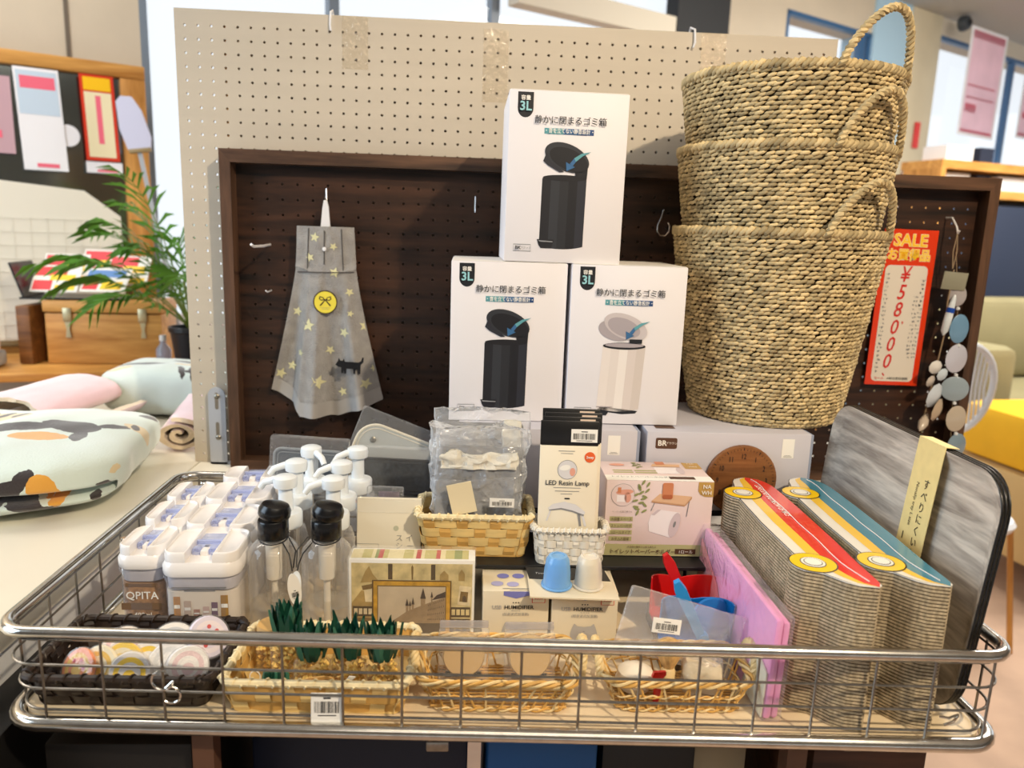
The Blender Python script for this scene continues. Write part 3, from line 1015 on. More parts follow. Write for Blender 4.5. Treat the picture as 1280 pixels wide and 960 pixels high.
def pegboard(x0, x1, z0, z1, hx, hz, pitch, r, th):
    """a sheet with real round holes: front face at y=0"""
    mb = MB()
    i0, i1 = int(math.ceil((x0 + pitch / 2 - hx) / pitch)), int(floor((x1 - pitch / 2 - hx) / pitch))
    j0, j1 = int(math.ceil((z0 + pitch / 2 - hz) / pitch)), int(floor((z1 - pitch / 2 - hz) / pitch))
    gx0, gx1 = hx + (i0 - 0.5) * pitch, hx + (i1 + 0.5) * pitch
    gz0, gz1 = hz + (j0 - 0.5) * pitch, hz + (j1 + 0.5) * pitch
    h = pitch / 2
    sq = [(h, 0), (h, h), (0, h), (-h, h), (-h, 0), (-h, -h), (0, -h), (h, -h)]
    oc = [(r * cos(pi / 4 * k), r * sin(pi / 4 * k)) for k in range(8)]
    for i in range(i0, i1 + 1):
        for j in range(j0, j1 + 1):
            cx, cz = hx + i * pitch, hz + j * pitch
            vs = [(cx + a, 0, cz + b) for a, b in sq] + [(cx + a, 0, cz + b) for a, b in oc] + [(cx + a, th, cz + b) for a, b in oc] + [(cx + a, th, cz + b) for a, b in sq]
            fs = []
            for k in range(8):
                l = (k + 1) % 8
                fs += [(k, 8 + k, 8 + l, l), (8 + k, 16 + k, 16 + l, 8 + l), (24 + k, 24 + l, 16 + l, 16 + k)]
            mb.add(vs, fs)
    if gx0 > x0:
        mb.span((x0, 0, z0), (gx0, th, z1))
    if x1 > gx1:
        mb.span((gx1, 0, z0), (x1, th, z1))
    if gz0 > z0:
        mb.span((gx0, 0, z0), (gx1, th, gz0))
    if z1 > gz1:
        mb.span((gx0, 0, gz1), (gx1, th, z1))
    return mb


t = thing('cream_pegboard', 'large cream pegboard standing behind the dark framed pegboard', 'pegboard', (0, 1.600, 0))
pegboard(-0.585, 0.71, CTOP + 0.001, 1.797, -0.566, 1.767, 0.025, 0.0027, 0.005).build('board', t, PEGW, smooth=False)
MB().span((-0.503, 0.03, CTOP + 0.001), (0.70, 0.036, 1.786)).build('unseen_backing_panel', t, wood('plywood_brown', rgb(96, 72, 48), rgb(140, 108, 74)), smooth=False)  # unseen panel added so the pegboard holes look dark
MB().span((-0.50, 0.006, CTOP + 0.001), (-0.48, 0.03, 1.78)).build('batten', t, OAK_V, smooth=False)
MB().span((0.68, 0.006, CTOP + 0.001), (0.70, 0.03, 1.78)).build('batten', t, OAK_V, smooth=False)
TAPE = clear('clear_tape', (0.99, 0.98, 0.96), 0.03, bump=0.5, bscale=60, bcol=(0.85, 0.8, 0.7))
MB().span((0.435, -0.0008, 1.715), (0.485, -0.0003, 1.797)).build('tape', t, TAPE, smooth=False)
MB().span((-0.268, -0.0008, 1.70), (-0.218, -0.0003, 1.797)).build('tape', t, TAPE, smooth=False)
MB().span((0.005, -0.0008, 1.65), (0.055, -0.0003, 1.785)).build('tape', t, TAPE, smooth=False)

t = thing('support_bracket', 'grey metal bracket with two slots holding the cream pegboard edge', 'bracket', (-0.530, 1.588, CTOP + 0.001))
GP = mat('grey_painted_metal', rgb(176, 180, 188), 0.45)
mb = MB()
out = rrect(-0.0175, 0, 0.0175, 0.165, 0.0172, 6)
out = [(-0.0175, 0), (0.0175, 0)] + [p for p in out if p[1] > 0.1]
mb.prism(out, -0.0, 0.004, front)
mb.span((-0.0175, -0.004, 0), (0.03, 0.008, 0.004))
mb.build('plate', t, GP)
SLOT = mat('slot_shade', rgb(120, 112, 100), 0.7)
for z in (0.118, 0.055):
    decal('slot', t, [(SLOT, rrect(-0.0035, z, 0.0035, z + 0.036, 0.0034, 4))], lambda u, v, h: (u, -0.0042 - h, v))
SC = mat('zinc_screw', rgb(150, 146, 136), 0.35, metal=0.9)
for z in (0.146, 0.058):
    s2 = MB().lathe([(0.0055, 0), (0.0055, 0.0012), (0.0035, 0.003), (0.001, 0.0032)], 16).build('screw', t, SC, (0.001, -0.0043, z), (pi / 2, 0, 0))

t = thing('dark_pegboard', 'dark walnut pegboard with a deep wooden frame holding towel and sign', 'pegboard', (0, 1.58, 0))
pegboard(-0.473, 1.031, CTOP + 0.02, 1.513, -0.443, 1.477, 0.0297, 0.0025, 0.0025).build('panel', t, PEGB, smooth=False)
MB().add([(-0.494, -0.035, 1.538), (1.052, -0.035, 1.538), (1.031, -0.035, 1.513), (-0.473, -0.035, 1.513), (-0.494, 0.012, 1.538), (1.052, 0.012, 1.538), (1.031, 0.012, 1.513), (-0.473, 0.012, 1.513)],
         [(3, 2, 1, 0), (0, 1, 5, 4), (2, 3, 7, 6), (4, 5, 6, 7), (1, 2, 6, 5), (3, 0, 4, 7)]).build('top_rail', t, DARKWOOD_F, smooth=False)
MB().add([(-0.494, -0.035, CTOP + 0.001), (-0.473, -0.035, CTOP + 0.001), (-0.473, -0.035, 1.513), (-0.494, -0.035, 1.538), (-0.494, 0.012, CTOP + 0.001), (-0.473, 0.012, CTOP + 0.001), (-0.473, 0.012, 1.513), (-0.494, 0.012, 1.538)],
         [(0, 1, 2, 3), (1, 5, 6, 2), (0, 3, 7, 4), (5, 4, 7, 6), (2, 6, 7, 3), (0, 4, 5, 1)]).build('side_rail', t, DARKWOOD_V, smooth=False)
MB().add([(1.031, -0.035, CTOP + 0.001), (1.052, -0.035, CTOP + 0.001), (1.052, -0.035, 1.538), (1.031, -0.035, 1.513), (1.031, 0.012, CTOP + 0.001), (1.052, 0.012, CTOP + 0.001), (1.052, 0.012, 1.538), (1.031, 0.012, 1.513)],
         [(0, 1, 2, 3), (1, 5, 6, 2), (0, 3, 7, 4), (5, 4, 7, 6), (2, 6, 7, 3), (0, 4, 5, 1)]).build('side_rail', t, DARKWOOD_V, smooth=False)
MB().span((-0.473, -0.035, CTOP + 0.001), (1.031, 0.012, CTOP + 0.022)).build('bottom_rail', t, DARKWOOD_F, smooth=False)

HK = mat('hook_metal', rgb(205, 200, 196), 0.25, metal=1.0)
WHK = mat('white_hook_plastic', rgb(228, 226, 228), 0.35)


def peg_hook(label, x, z, pts, m=HK, r=0.0017):
    o = MB().tube([(x + a, 1.578 + b, z + c) for a, b, c in pts], r, 7).build('peg_hook', None, m)
    return tag(o, label, 'hook', 'hooks in the pegboards')


peg_hook('long white hook poking out near the left frame, upper of two', -0.41, 1.359, [(0, 0.001, 0), (0, -0.05, -0.002), (-0.004, -0.1, -0.002), (-0.006, -0.11, 0.002)], WHK, 0.0026)
peg_hook('short thin hook below the long white one near the left frame', -0.41, 1.268, [(0, 0.001, 0), (0, -0.03, -0.001), (-0.001, -0.036, 0.002)], WHK, 0.0017)
peg_hook('thin upright pin left of the white boxes under the frame top', -0.003, 1.45, [(0, 0.001, 0.016), (0, -0.008, 0.016), (0, -0.009, -0.014)], HK, 0.0011)
pts = [(0.0, 0.001, 0.028), (0.0, -0.012, 0.028), (-0.004, -0.014, 0.012), (-0.010, -0.014, -0.002), (-0.010, -0.014, -0.014), (-0.004, -0.014, -0.022), (0.006, -0.014, -0.022), (0.013, -0.014, -0.014), (0.014, -0.014, -0.004), (0.010, -0.014, 0.004)]
peg_hook('curled wire hook between the top white box and the stacked baskets', 0.375, 1.425, pts, HK, 0.0015)
peg_hook('steel hook carrying the grey star towel', -0.296, 1.449, [(0, 0.001, 0.022), (0, -0.006, 0.022), (0, -0.007, -0.002), (0, -0.012, -0.008), (0, -0.018, -0.004), (0, -0.018, 0.006)], HK, 0.0015)
peg_hook('pale pin carrying the shell chime near the right frame', 0.968, 1.44, [(0, 0.001, 0.018), (0, -0.020, 0.018), (0.001, -0.038, 0.0), (0.0, -0.046, -0.014), (0, -0.050, -0.008)], WHK, 0.0018)


def board_hook(label, x, s):
    o = MB().tube([(x + a * s, 1.598 + b, 1.797 + c) for a, b, c in ((0, 0.012, -0.016), (0, 0.012, 0.004), (0, 0.006, 0.009), (0.006, -0.004, 0.004), (0.008, -0.006, -0.02), (0.005, -0.005, -0.03))], 0.002, 7).build('board_hook', None, WHK)
    return tag(o, label, 'hook', 'hooks over the cream board top')


board_hook('white plastic hook over the top of the cream pegboard, towards its left end', -0.286, -0.3)
board_hook('white plastic hook over the top of the cream pegboard, left of the stacked baskets', 0.413, 1.0)
o = MB().tube([(0.672, 1.597, 1.747), (0.675, 1.588, 1.745), (0.683, 1.586, 1.757)], 0.0015, 6).build('board_hook', None, WHK)
tag(o, 'tiny white clip in the cream pegboard by the top basket handle', 'hook', 'hooks over the cream board top')

# ------------------------------------------------------------------ star towel
TW = mat('grey_terry_towel', rgb(158, 154, 150), 0.95, sheen=0.5, bump=0.9, bscale=420, var=0.14, vscale=50)
TWH = mat('grey_towel_hem', rgb(170, 166, 162), 0.9, bump=0.3, bscale=600)
STAR = mat('pale_yellow_star', rgb(222, 216, 170), 0.95, bump=0.6, bscale=420)
SEAM = mat('towel_seam_shadow', rgb(84, 80, 78), 0.95)
t = thing('hand_towel', 'grey terry hand towel with pale stars and a small black cat patch', 'towel', (-0.293, 1.560, 1.02))


def tw_edges(v):
    """v 0 top, 1 bottom: left and right x, and bottom line"""
    k = max(0.0, (v - 0.25) / 0.75)
    l = -0.056 - 0.004 * min(1, v * 4) - 0.056 * k ** 1.1
    r = 0.054 + 0.004 * min(1, v * 4) + 0.052 * k ** 1.2
    return l, r


def tw(u, v):
    l, r = tw_edges(v)
    x = l + (r - l) * u
    bot = 0.0 + 0.05 * max(0, (0.27 - u) / 0.27) ** 0.7 * (1 if u < 0.27 else 0) + 0.035 * max(0, (u - 0.6) / 0.4)
    z = 0.378 + (bot - 0.378) * v
    k = max(0.0, (v - 0.22) / 0.78)
    y = -0.014 - 0.012 * sin(pi * u)
    y += -k * 0.020 * cos(2 * pi * (u * 2.1 - 0.75)) - k * 0.006 * sin(2 * pi * u * 5 + 1)
    if u < 0.24:
        y += 0.016 * k * min(1, (0.24 - u) / 0.06)
    y += -0.004 * math.exp(-((v - 0.235) / 0.012) ** 2)
    y += 0.0018 * noise.noise(Vector((u * 9, v * 16, 2)))
    return Vector((x, min(y, 0.006), z))


NU, NVT = 70, 80
mb = MB()
vs = [tw(i / NU, j / NVT) for j in range(NVT + 1) for i in range(NU + 1)]
N1 = (NU + 1)
vs2 = [p + Vector((0, 0.005, 0)) for p in vs]
fs = []
off = len(vs)
for j in range(NVT):
    for i in range(NU):
        a = j * N1 + i
        fs.append((a, a + N1, a + N1 + 1, a + 1))
        fs.append((off + a, off + a + 1, off + a + N1 + 1, off + a + N1))
for i in range(NU):
    fs.append((i, i + 1, off + i + 1, off + i))
    a = NVT * N1 + i
    fs.append((a, off + a, off + a + 1, a + 1))
for j in range(NVT):
    a = j * N1
    fs.append((a, off + a, off + a + N1, a + N1))
    a += NU
    fs.append((a, a + N1, off + a + N1, off + a))
mb.add(vs + vs2, fs)
fix_normals(mb.build('cloth', t, TW))
mb = MB()
ring = []
for i in range(NU + 1):
    ring.append([tw(i / NU, 0.925) + Vector((0, -0.0012, 0)), tw(i / NU, 1.0) + Vector((0, -0.0012, -0.001))])
mb.rings(ring, False, False, loop=False)
mb.build('hem', t, TWH)


def tw_xz(x, z):
    best = None
    v = (0.378 - z) / 0.378
    for _ in range(4):
        l, r = tw_edges(min(1, max(0, v)))
        u = min(0.99, max(0.01, (x - l) / (r - l)))
        bot = 0.0 + (0.05 * max(0, (0.27 - u) / 0.27) ** 0.7 if u < 0.27 else 0) + 0.035 * max(0, (u - 0.6) / 0.4)
        v = min(0.995, max(0.0, (0.378 - z) / (0.378 - bot)))
    return tw(u, v)


mb = MB()
for sx, sz, r, a0 in ((-0.02, 0.357, 0.010, 0.2), (0.016, 0.340, 0.008, 0.5), (-0.03, 0.318, 0.009, 0.9), (0.018, 0.29, 0.011, 0.3), (0.046, 0.252, 0.009, 0.7), (-0.035, 0.185, 0.014, 0.1), (0.035, 0.172, 0.011, 0.4), (0.075, 0.185, 0.012, 0.2),
                      (0.006, 0.135, 0.010, 0.6), (-0.075, 0.098, 0.011, 0.2), (-0.016, 0.072, 0.015, 0.4), (0.03, 0.05, 0.010, 0.9), (0.078, 0.07, 0.012, 0.5), (-0.053, 0.128, 0.008, 0.2), (-0.098, 0.082, 0.012, 0.5), (0.048, 0.21, 0.007, 0.3), (-0.06, 0.21, 0.010, 0.3), (0.092, 0.1, 0.008, 0.8)):
    c = tw_xz(sx, sz) + Vector((0, -0.0012, 0))
    pts = [c]
    for k in range(10):
        rr = r if k % 2 == 0 else r * 0.45
        p = tw_xz(sx + rr * sin(a0 + pi * k / 5), sz + rr * cos(a0 + pi * k / 5))
        pts.append(p + Vector((0, -0.0012, 0)))
    mb.add(pts, [(0, 1 + (k + 1) % 10, 1 + k) for k in range(10)])
mb.build('star_print', t, STAR)
mb = MB()
for a, b in (((-0.032, 0.374), (-0.036, 0.29)), ((0.031, 0.374), (0.034, 0.29)), ((-0.001, 0.37), (-0.002, 0.305)), ((-0.056, 0.289), (0.054, 0.291))):
    mb.tube([tw_xz(a[0] + (b[0] - a[0]) * q / 8, a[1] + (b[1] - a[1]) * q / 8) + Vector((0, -0.0006, 0)) for q in range(9)], 0.0012, 5)
mb.build('seams', t, SEAM)
MB().lathe([(0.004, 0), (0.004, 0.003), (0.002, 0.004)], 12).build('button', t, WHK, tw_xz(-0.001, 0.335) + Vector((0, -0.001, 0)), (pi / 2, 0, 0))
mb = MB()
mb.prism([(-0.010, 0.372), (0.009, 0.372), (0.006, 0.415), (0.003, 0.428), (-0.003, 0.428), (-0.006, 0.412)], 0.012, 0.018, front)
mb.build('hanging_loop', t, WHK)
# black cat patch
cat = [(-0.026, 0.012), (-0.021, 0.019), (-0.019, 0.025), (-0.016, 0.020), (-0.011, 0.020), (-0.0095, 0.025), (-0.007, 0.018), (0.020, 0.017), (0.025, 0.020), (0.027, 0.027), (0.030, 0.027), (0.029, 0.017), (0.024, 0.012), (0.023, -0.006), (0.019, -0.006), (0.018, 0.004), (0.014, 0.004), (0.013, -0.006), (0.0095, -0.006),
       (0.009, 0.004), (-0.004, 0.004), (-0.005, -0.006), (-0.009, -0.006), (-0.0095, 0.004), (-0.0105, -0.005), (-0.0145, -0.005), (-0.0145, 0.006), (-0.021, 0.008)]
CATY = min(tw_xz(0.046 + a, 0.098 + b).y for a, b in cat) - 0.0012
MB().prism([(0.046 + a, 0.098 + b) for a, b in cat], 0, 0.0022, lambda u, v, h: (u, CATY - h, v)).build('cat_patch', t, mat('black_felt', rgb(14, 15, 20), 0.95, bump=0.5, bscale=500), smooth=False)
tp = tw_xz(0.0, 0.232)
g = MB().lathe([(0.0235, 0), (0.0235, 0.0012)], 32).build('round_tag', t, mat('dark_brown_card', rgb(62, 44, 24), 0.6), (0.0, tp.y - 0.0075, 0.232), (pi / 2, 0, radians(4)))
MB().lathe([(0.0212, 0.0014), (0.0212, 0.002)], 32).build('tag_face', g, mat('lemon_card', rgb(232, 214, 70), 0.6))
bw = mat('ribbon_brown', rgb(58, 42, 24), 0.6)
decal('ribbon_print', g, [(bw, [(0, 0.005), (-0.004, 0.010), (-0.011, 0.012), (-0.012, 0.006), (-0.008, 0.003), (-0.001, 0.004)]), (bw, [(0, 0.005), (0.004, 0.010), (0.011, 0.012), (0.012, 0.006), (0.008, 0.003), (0.001, 0.004)]),
                          (mat('lemon_card', (1, 1, 0)), [(-0.003, 0.006), (-0.006, 0.009), (-0.0095, 0.0095), (-0.0095, 0.006), (-0.007, 0.005)], 1), (mat('lemon_card', (1, 1, 0)), [(0.003, 0.006), (0.006, 0.009), (0.0095, 0.0095), (0.0095, 0.006), (0.007, 0.005)], 1),
                          (bw, [(-0.001, 0.005), (-0.011, -0.006), (-0.009, -0.008), (0.0005, 0.004)]), (bw, [(0.001, 0.005), (0.011, -0.006), (0.009, -0.008), (-0.0005, 0.004)]), (GREY_INK, rect(-0.010, -0.011, 0.010, -0.0105)), (GREY_INK, rect(-0.007, -0.014, 0.007, -0.0135))],
      lambda u, v, h: (u, v, 0.0022 + h))

# ------------------------------------------------------------------ sale sign
t = thing('price_sign', 'red and white laminated sale sign reading 58000 on the dark pegboard', 'sign', (0.889, 1.566, 1.107), (0, radians(0.6), 0))
MB().span((-0.057, 0, 0), (0.057, 0.002, 0.325)).build('sheet', t, mat('sign_red', rgb(222, 58, 18), 0.25, coat=0.5), smooth=False)
decal('print', t, [(mat('sign_white', rgb(226, 218, 206), 0.3, coat=0.5), rrect(-0.045, 0.008, 0.045, 0.252, 0.010))], front)
YO = mat('sign_yellow', rgb(250, 200, 20), 0.4)
YP = mat('sign_pale_outline', rgb(250, 226, 170), 0.4)
text('SALE', 0.034, YP, t, (0, -0.0006, 0.302), bold=0.05, sx=1.0)
text('SALE', 0.034, YO, t, (0, -0.0010, 0.302), bold=0.012, sx=1.0)
text('お買得品', 0.025, YP, t, (0, -0.0006, 0.272), bold=0.06, sx=0.92)
text('お買得品', 0.025, YO, t, (0, -0.0010, 0.272), bold=0.015, sx=0.92)
for i, ch in enumerate('¥58000'):
    text(ch, 0.044, RED_INK, t, (-0.003 - i * 0.0028, -0.0010, 0.232 - i * 0.0365), sx=0.82, bold=0.008, shear=0.2)
text(',', 0.03, RED_INK, t, (0.006, -0.0010, 0.142))
text("-", 0.03, RED_INK, t, (-0.018, -0.0010, 0.024), rot=(pi / 2, 0.9, 0))
rnd = random.Random(9)
mb = MB()
for col, z0, z1 in ((-0.038, 0.03, 0.235), (0.026, 0.06, 0.19), (0.038, 0.06, 0.225)):
    z = z1
    while z > z0:
        for _ in range(3):
            x = col + rnd.uniform(-0.004, 0.004)
            mb.flat([(x, z), (x + rnd.uniform(0.001, 0.005), z - rnd.uniform(0, 0.004)), (x + 0.0006, z - rnd.uniform(0.002, 0.006))], 0.0009, front)
        z -= 0.0085
mb.build('pencil_notes', t, GREY_INK, smooth=False)
text('※税込表示価格', 0.007, INK, t, (0.012, -0.0010, 0.014))
text('セール', 0.007, RED_INK, t, (-0.028, -0.0010, 0.014))

# ------------------------------------------------------------------ shell chime
t = thing('shell_chime', 'hanging chime of pale shell discs and white shells beside the sale sign', 'ornament', (0.968, 1.533, 1.44))
TW_ = mat('twine', rgb(150, 130, 104), 0.9)


def shell_mat(n, c):
    return mat(n, c, 0.22, var=0.12, vscale=40, coat=0.4)


MB().tube([(0.0, -0.0, -0.012), (0.004, 0, -0.05), (0.000, 0, -0.085), (-0.004, 0, -0.05), (0.0, 0.0, -0.012)], 0.0012, 5).build('cord', t, TW_)
MB().tube([(0.002, 0, -0.05), (0.012, 0, -0.10), (0.028, 0, -0.2), (0.035, 0, -0.30), (0.05, 0, -0.45), (0.056, 0, -0.50)], 0.0008, 5).build('cord', t, TW_)
MB().tube([(0.002, -0.002, -0.085), (-0.002, -0.003, -0.15), (0.001, -0.002, -0.22), (-0.006, 0, -0.30), (-0.016, 0, -0.40)], 0.0016, 5).build('cord', t, TW_)
g = MB().box((0.004, -0.006, -0.108), (0.046, 0.002, 0.036), (0.1, 0.06, -0.2), 0.0008).build('paper_tag', t, mat('grey_green_card', rgb(142, 140, 122), 0.7))
for i, (x, z, rx, rz, c) in enumerate([(0.0165, -0.137, 0.016, 0.022, (170, 164, 166)), (0.0295, -0.205, 0.020, 0.030, (110, 150, 184)), (0.033, -0.267, 0.030, 0.030, (196, 198, 214)), (0.039, -0.331, 0.027, 0.026, (150, 166, 178)), (0.0516, -0.395, 0.022, 0.028, (190, 178, 162)), (0.061, -0.454, 0.027, 0.027, (130, 152, 168))]):
    d = MB().lathe([(0.001, -0.0016), (0.9, -0.0012), (1.0, 0.0), (0.9, 0.0012), (0.001, 0.0016)], 28).build('shell_disc', t, shell_mat('shell_%d_tone' % i, rgb(*c)), (x, -0.004, z), (pi / 2, 0, 0.3 * (i % 3 - 1)))
    d.scale = (rx, rz, 1)
    MB().lathe([(0.001, -0.004), (0.004, -0.002), (0.004, 0.002), (0.001, 0.004)], 12).build('bead', t, shell_mat('white_bead', rgb(220, 224, 228)), (x + 0.004, -0.004, z - rz - 0.0045))
g = MB().lathe([(0.001, -0.04), (0.007, -0.03), (0.008, 0.0), (0.005, 0.035), (0.002, 0.045)], 14).build('spindle_shell', t, shell_mat('white_shell', rgb(214, 224, 232)), (0.001, -0.008, -0.18), (0, 0.16, 0))
MB().lathe([(0.0078, 0.008), (0.0078, 0.018)], 14).build('blue_band', g, mat('cobalt_band', rgb(20, 70, 170), 0.3))
for i, (x, z, s, m_) in enumerate([(-0.014, -0.285, 0.014, (226, 224, 220)), (0.003, -0.300, 0.013, (206, 220, 232)), (-0.020, -0.315, 0.012, (200, 190, 180)), (-0.008, -0.345, 0.026, (206, 216, 228)), (0.002, -0.375, 0.024, (190, 172, 150)), (-0.022, -0.40, 0.017, (198, 184, 168))]):
    mb = MB()
    n = 18
    if i == 5:
        mb.lathe([(0.001, -1.7), (0.35, -1.3), (0.6, -0.4), (0.45, 0.5), (0.2, 1.1), (0.02, 1.5)], 14)
    else:
        rr = [[(0, -0.35, 0)] * n]
        for q in (0.35, 0.7, 1.0):
            rr.append([(q * cos(2 * pi * k / n) * (1 + 0.07 * (k % 2)), -0.35 * (1 - q * q), q * sin(2 * pi * k / n) * (1 + 0.07 * (k % 2))) for k in range(n)])
        rr.append([(0, 0.05, 0)] * n)
        mb.rings(rr, False, False)
    g = mb.build('shell', t, shell_mat('shell_tone_%d' % i, rgb(*m_)), (x, -0.012, z), (0.2, 0.3 * (i - 2), 0.2 * i))
    g.scale = (s, s, s)

# ================================================================== CHROME WAGON
T = 0.848            # top of its floor board
QUAD = [(-0.515, 0.792), (0.614, 0.752), (0.614, 1.315), (-0.5175, 1.341)]  # corners unprojected from image pixels; wagon and most contents scaled about the camera


def rquad(r, z, inset=0.0, n=6, out=0.0):
    """rounded outline of the wagon at height z"""
    P = [Vector((x, y, 0)) for x, y in QUAD]
    c = sum(P, Vector()) / 4
    pts = []
    Q = []
    for p in P:
        s = Vector((1 if p.x > c.x else -1, 1 if p.y > c.y else -1, 0))
        Q.append(p - s * inset)
    for i in range(4):
        p, a, b = Q[i], Q[i - 1], Q[(i + 1) % 4]
        u, w = (a - p).normalized(), (b - p).normalized()
        A, B = p + u * r, p + w * r
        O_ = p + u * r + w * r
        for k in range(n + 1):
            th = k / n * pi / 2
            pts.append(O_ + (A - O_) * cos(th) + (B - O_) * sin(th))
        L = (Q[(i + 1) % 4] - p).length
        m = max(2, int(L / 0.08))
        e = Q[(i + 1) % 4] - w * r
        for k in range(1, m):
            pts.append(B + (e - B) * (k / m))
    return [(p.x, p.y, z) for p in pts]


t = thing('display_wagon', 'chrome wire display wagon full of household goods', 'wagon', (0, 0, 0))
MB().tube(rquad(0.035, 0.9545), 0.0072, 14, True).build('top_rail', t, CHROME, ang=60)
MB().tube(rquad(0.040, 0.8435), 0.0088, 14, True).build('bottom_rail', t, CHROME, ang=60)
for z, ins in ((0.945, 0.003), (0.9150, 0.002), (0.8840, 0.005), (0.8560, 0.008)):
    MB().tube(rquad(0.035, z, ins), 0.0016, 7, True).build('hoop_wire', t, STEEL)
A, B, C_, D_ = [Vector((x, y, 0)) for x, y in QUAD]


def upright(p, q, f, inset):
    v = p + (q - p) * f
    n = Vector((-(q - p).y, (q - p).x, 0)).normalized() * inset
    a = v + n
    b = v + n * 2.4
    MB().tube([(a.x, a.y, 0.949), (a.x, a.y, 0.93), (b.x, b.y, 0.845)], 0.0016, 6).build('upright_wire', t, STEEL)


for i in range(17):
    upright(A, B, (0.048 + 0.0655 * i) / 1.12, 0.001)
    upright(C_, D_, (0.04 + 0.0655 * i) / 1.12, 0.001)
for i in range(8):
    upright(B, C_, (0.05 + 0.065 * i) / 0.563, 0.001)
    upright(D_, A, (0.05 + 0.065 * i) / 0.549, 0.001)
MB().prism([(p[0], p[1]) for p in rquad(0.03, 0, 0.010)], T - 0.016, T).build('floor_board', t, mat('cream_board', rgb(226, 206, 172), 0.45, var=0.05, vscale=14), smooth=False)
for x, y in ((-0.496, 1.065), (0.608, 1.06), (-0.47, 1.318), (0.57, 1.298)):
    MB().lathe([(0.006, -0.85), (0.006, 0.098), (0.0045, 0.1)], 14, (x, y, 0.85)).build('post', t, CHROME)
WB = mat('brown_stand_wood', rgb(96, 66, 50), 0.5, var=0.1, vscale=20)
for x in (-0.30, 0.40):
    MB().span((x - 0.012, 0.80, 0), (x + 0.012, 0.824, 0.832)).build('stand_leg', t, WB, smooth=False)
    MB().span((x - 0.012, 1.24, 0), (x + 0.012, 1.264, 0.832)).build('stand_leg', t, WB, smooth=False)
    MB().span((x - 0.010, 0.824, 0.80), (x + 0.010, 1.24, 0.832)).build('stand_rail', t, WB, smooth=False)
for x in (-0.03, 0.455):
    MB().span((x - 0.013, 0.776, 0.818), (x + 0.013, 0.79, 0.831), 0.002).build('clip', t, STEEL)

# things stored on the floor under the wagon, and black blocks added to darken it
o = MB().span((0.030, 0.86, 0.0), (0.170, 1.2, 0.79), 0.004).build('storage_carton', None, mat('blue_carton', rgb(16, 84, 150), 0.5))
tag(o, 'bright blue carton under the middle of the wagon', 'box')
o = MB().span((-0.275, 0.90, 0.0), (0.005, 1.22, 0.775), 0.004).build('storage_carton', None, mat('navy_carton', rgb(10, 22, 48), 0.5))
tag(o, 'dark navy carton under the wagon behind its left leg', 'box')
o = MB().span((0.305, 0.90, 0.0), (0.380, 1.2, 0.78), 0.004).build('storage_carton', None, mat('sand_carton', rgb(170, 158, 132), 0.6))
tag(o, 'narrow sand-coloured carton under the wagon beside its right leg', 'box')
o = MB().span((0.430, 0.82, 0.0), (0.575, 1.23, 0.79), 0.004).build('wooden_crate', None, wood('crate_wood', rgb(50, 30, 20), rgb(92, 58, 40)))
tag(o, 'dark brown wooden crate under the right end of the wagon', 'crate')
o = MB().span((-0.487, 0.815, 0.0), (-0.318, 1.23, 0.80), 0.004).build('wooden_crate', None, mat('under_wagon_black', rgb(20, 18, 18), 0.5))  # black block added to darken the space below the wagon
tag(o, 'black block added for darkness under the left end of the wagon', 'crate')

o = MB().span((0.178, 0.87, 0.0), (0.300, 1.2, 0.785), 0.004).build('storage_carton', None, mat('black_carton', rgb(16, 15, 16), 0.35))
tag(o, 'black shiny carton under the wagon right of the bright blue one', 'box')

o = MB().span((-0.590, 0.66, 0.0), (-0.530, 1.03, 0.815), 0.004).build('gap_darkener', None, mat('gap_black', rgb(15, 15, 16), 0.5))  # invented filler that keeps the gap beside the wagon dark
tag(o, 'narrow black filler block added to darken the gap between the white counter and the wagon', 'filler')

# chrome hooks left hanging on the front wires
o = MB().tube([(-0.332 + 0.0115 * sin(a) + (0.0 if a < pi * 1.5 else 0.0), 0.779, 0.905 + 0.0115 * cos(a)) for a in [0.4 - 2 * pi * 0.8 * k / 20 for k in range(21)]] +
              [(-0.3225 + 0.010 * sin(a), 0.777, 0.8885 + 0.010 * cos(a)) for a in [-0.6 + 2 * pi * 0.72 * k / 16 for k in range(17)]], 0.0013, 7).build('wire_hook', None, CHROME)
tag(o, 'round S-shaped chrome hook on the front wires before the black basket', 'hook')
o = MB().tube([(0.533, 0.750, 0.882), (0.538, 0.742, 0.886), (0.548, 0.742, 0.890), (0.552, 0.747, 0.886), (0.545, 0.744, 0.880), (0.535, 0.744, 0.876)], 0.0015, 6).build('wire_hook', None, CHROME)
tag(o, 'small twisted wire clip on the front wire before the teal board stack', 'hook')

# ------------------------------------------------------------------ risers inside the wagon
RZ = 0.928
BK = mat('black_powder_coat', rgb(20, 20, 22), 0.45)
t = thing('riser_shelf', 'low black shelf riser lifting the small baskets inside the wagon', 'shelf', (0, 0, 0))
MB().span((-0.070, 1.035, RZ - 0.006), (0.366, 1.162, RZ), 0.001).build('board', t, BK, smooth=False)
for x in (-0.062, 0.13, 0.352):
    for y in (1.045, 1.15):
        MB().tube([(x, y, T + 0.0005), (x, y, RZ - 0.006)], 0.003, 6).build('leg', t, BK)
t = thing('riser_shelf', 'taller black shelf riser under the boxes lying at the back of the wagon', 'shelf', (0, 0, 0))
MB().span((-0.045, 1.168, 0.957), (0.552, 1.298, 0.963), 0.001).build('board', t, BK, smooth=False)
for x in (-0.035, 0.50):
    for y in (1.176, 1.292):
        MB().tube([(x, y, T + 0.0005), (x, y, 0.957)], 0.003, 6).build('leg', t, BK)

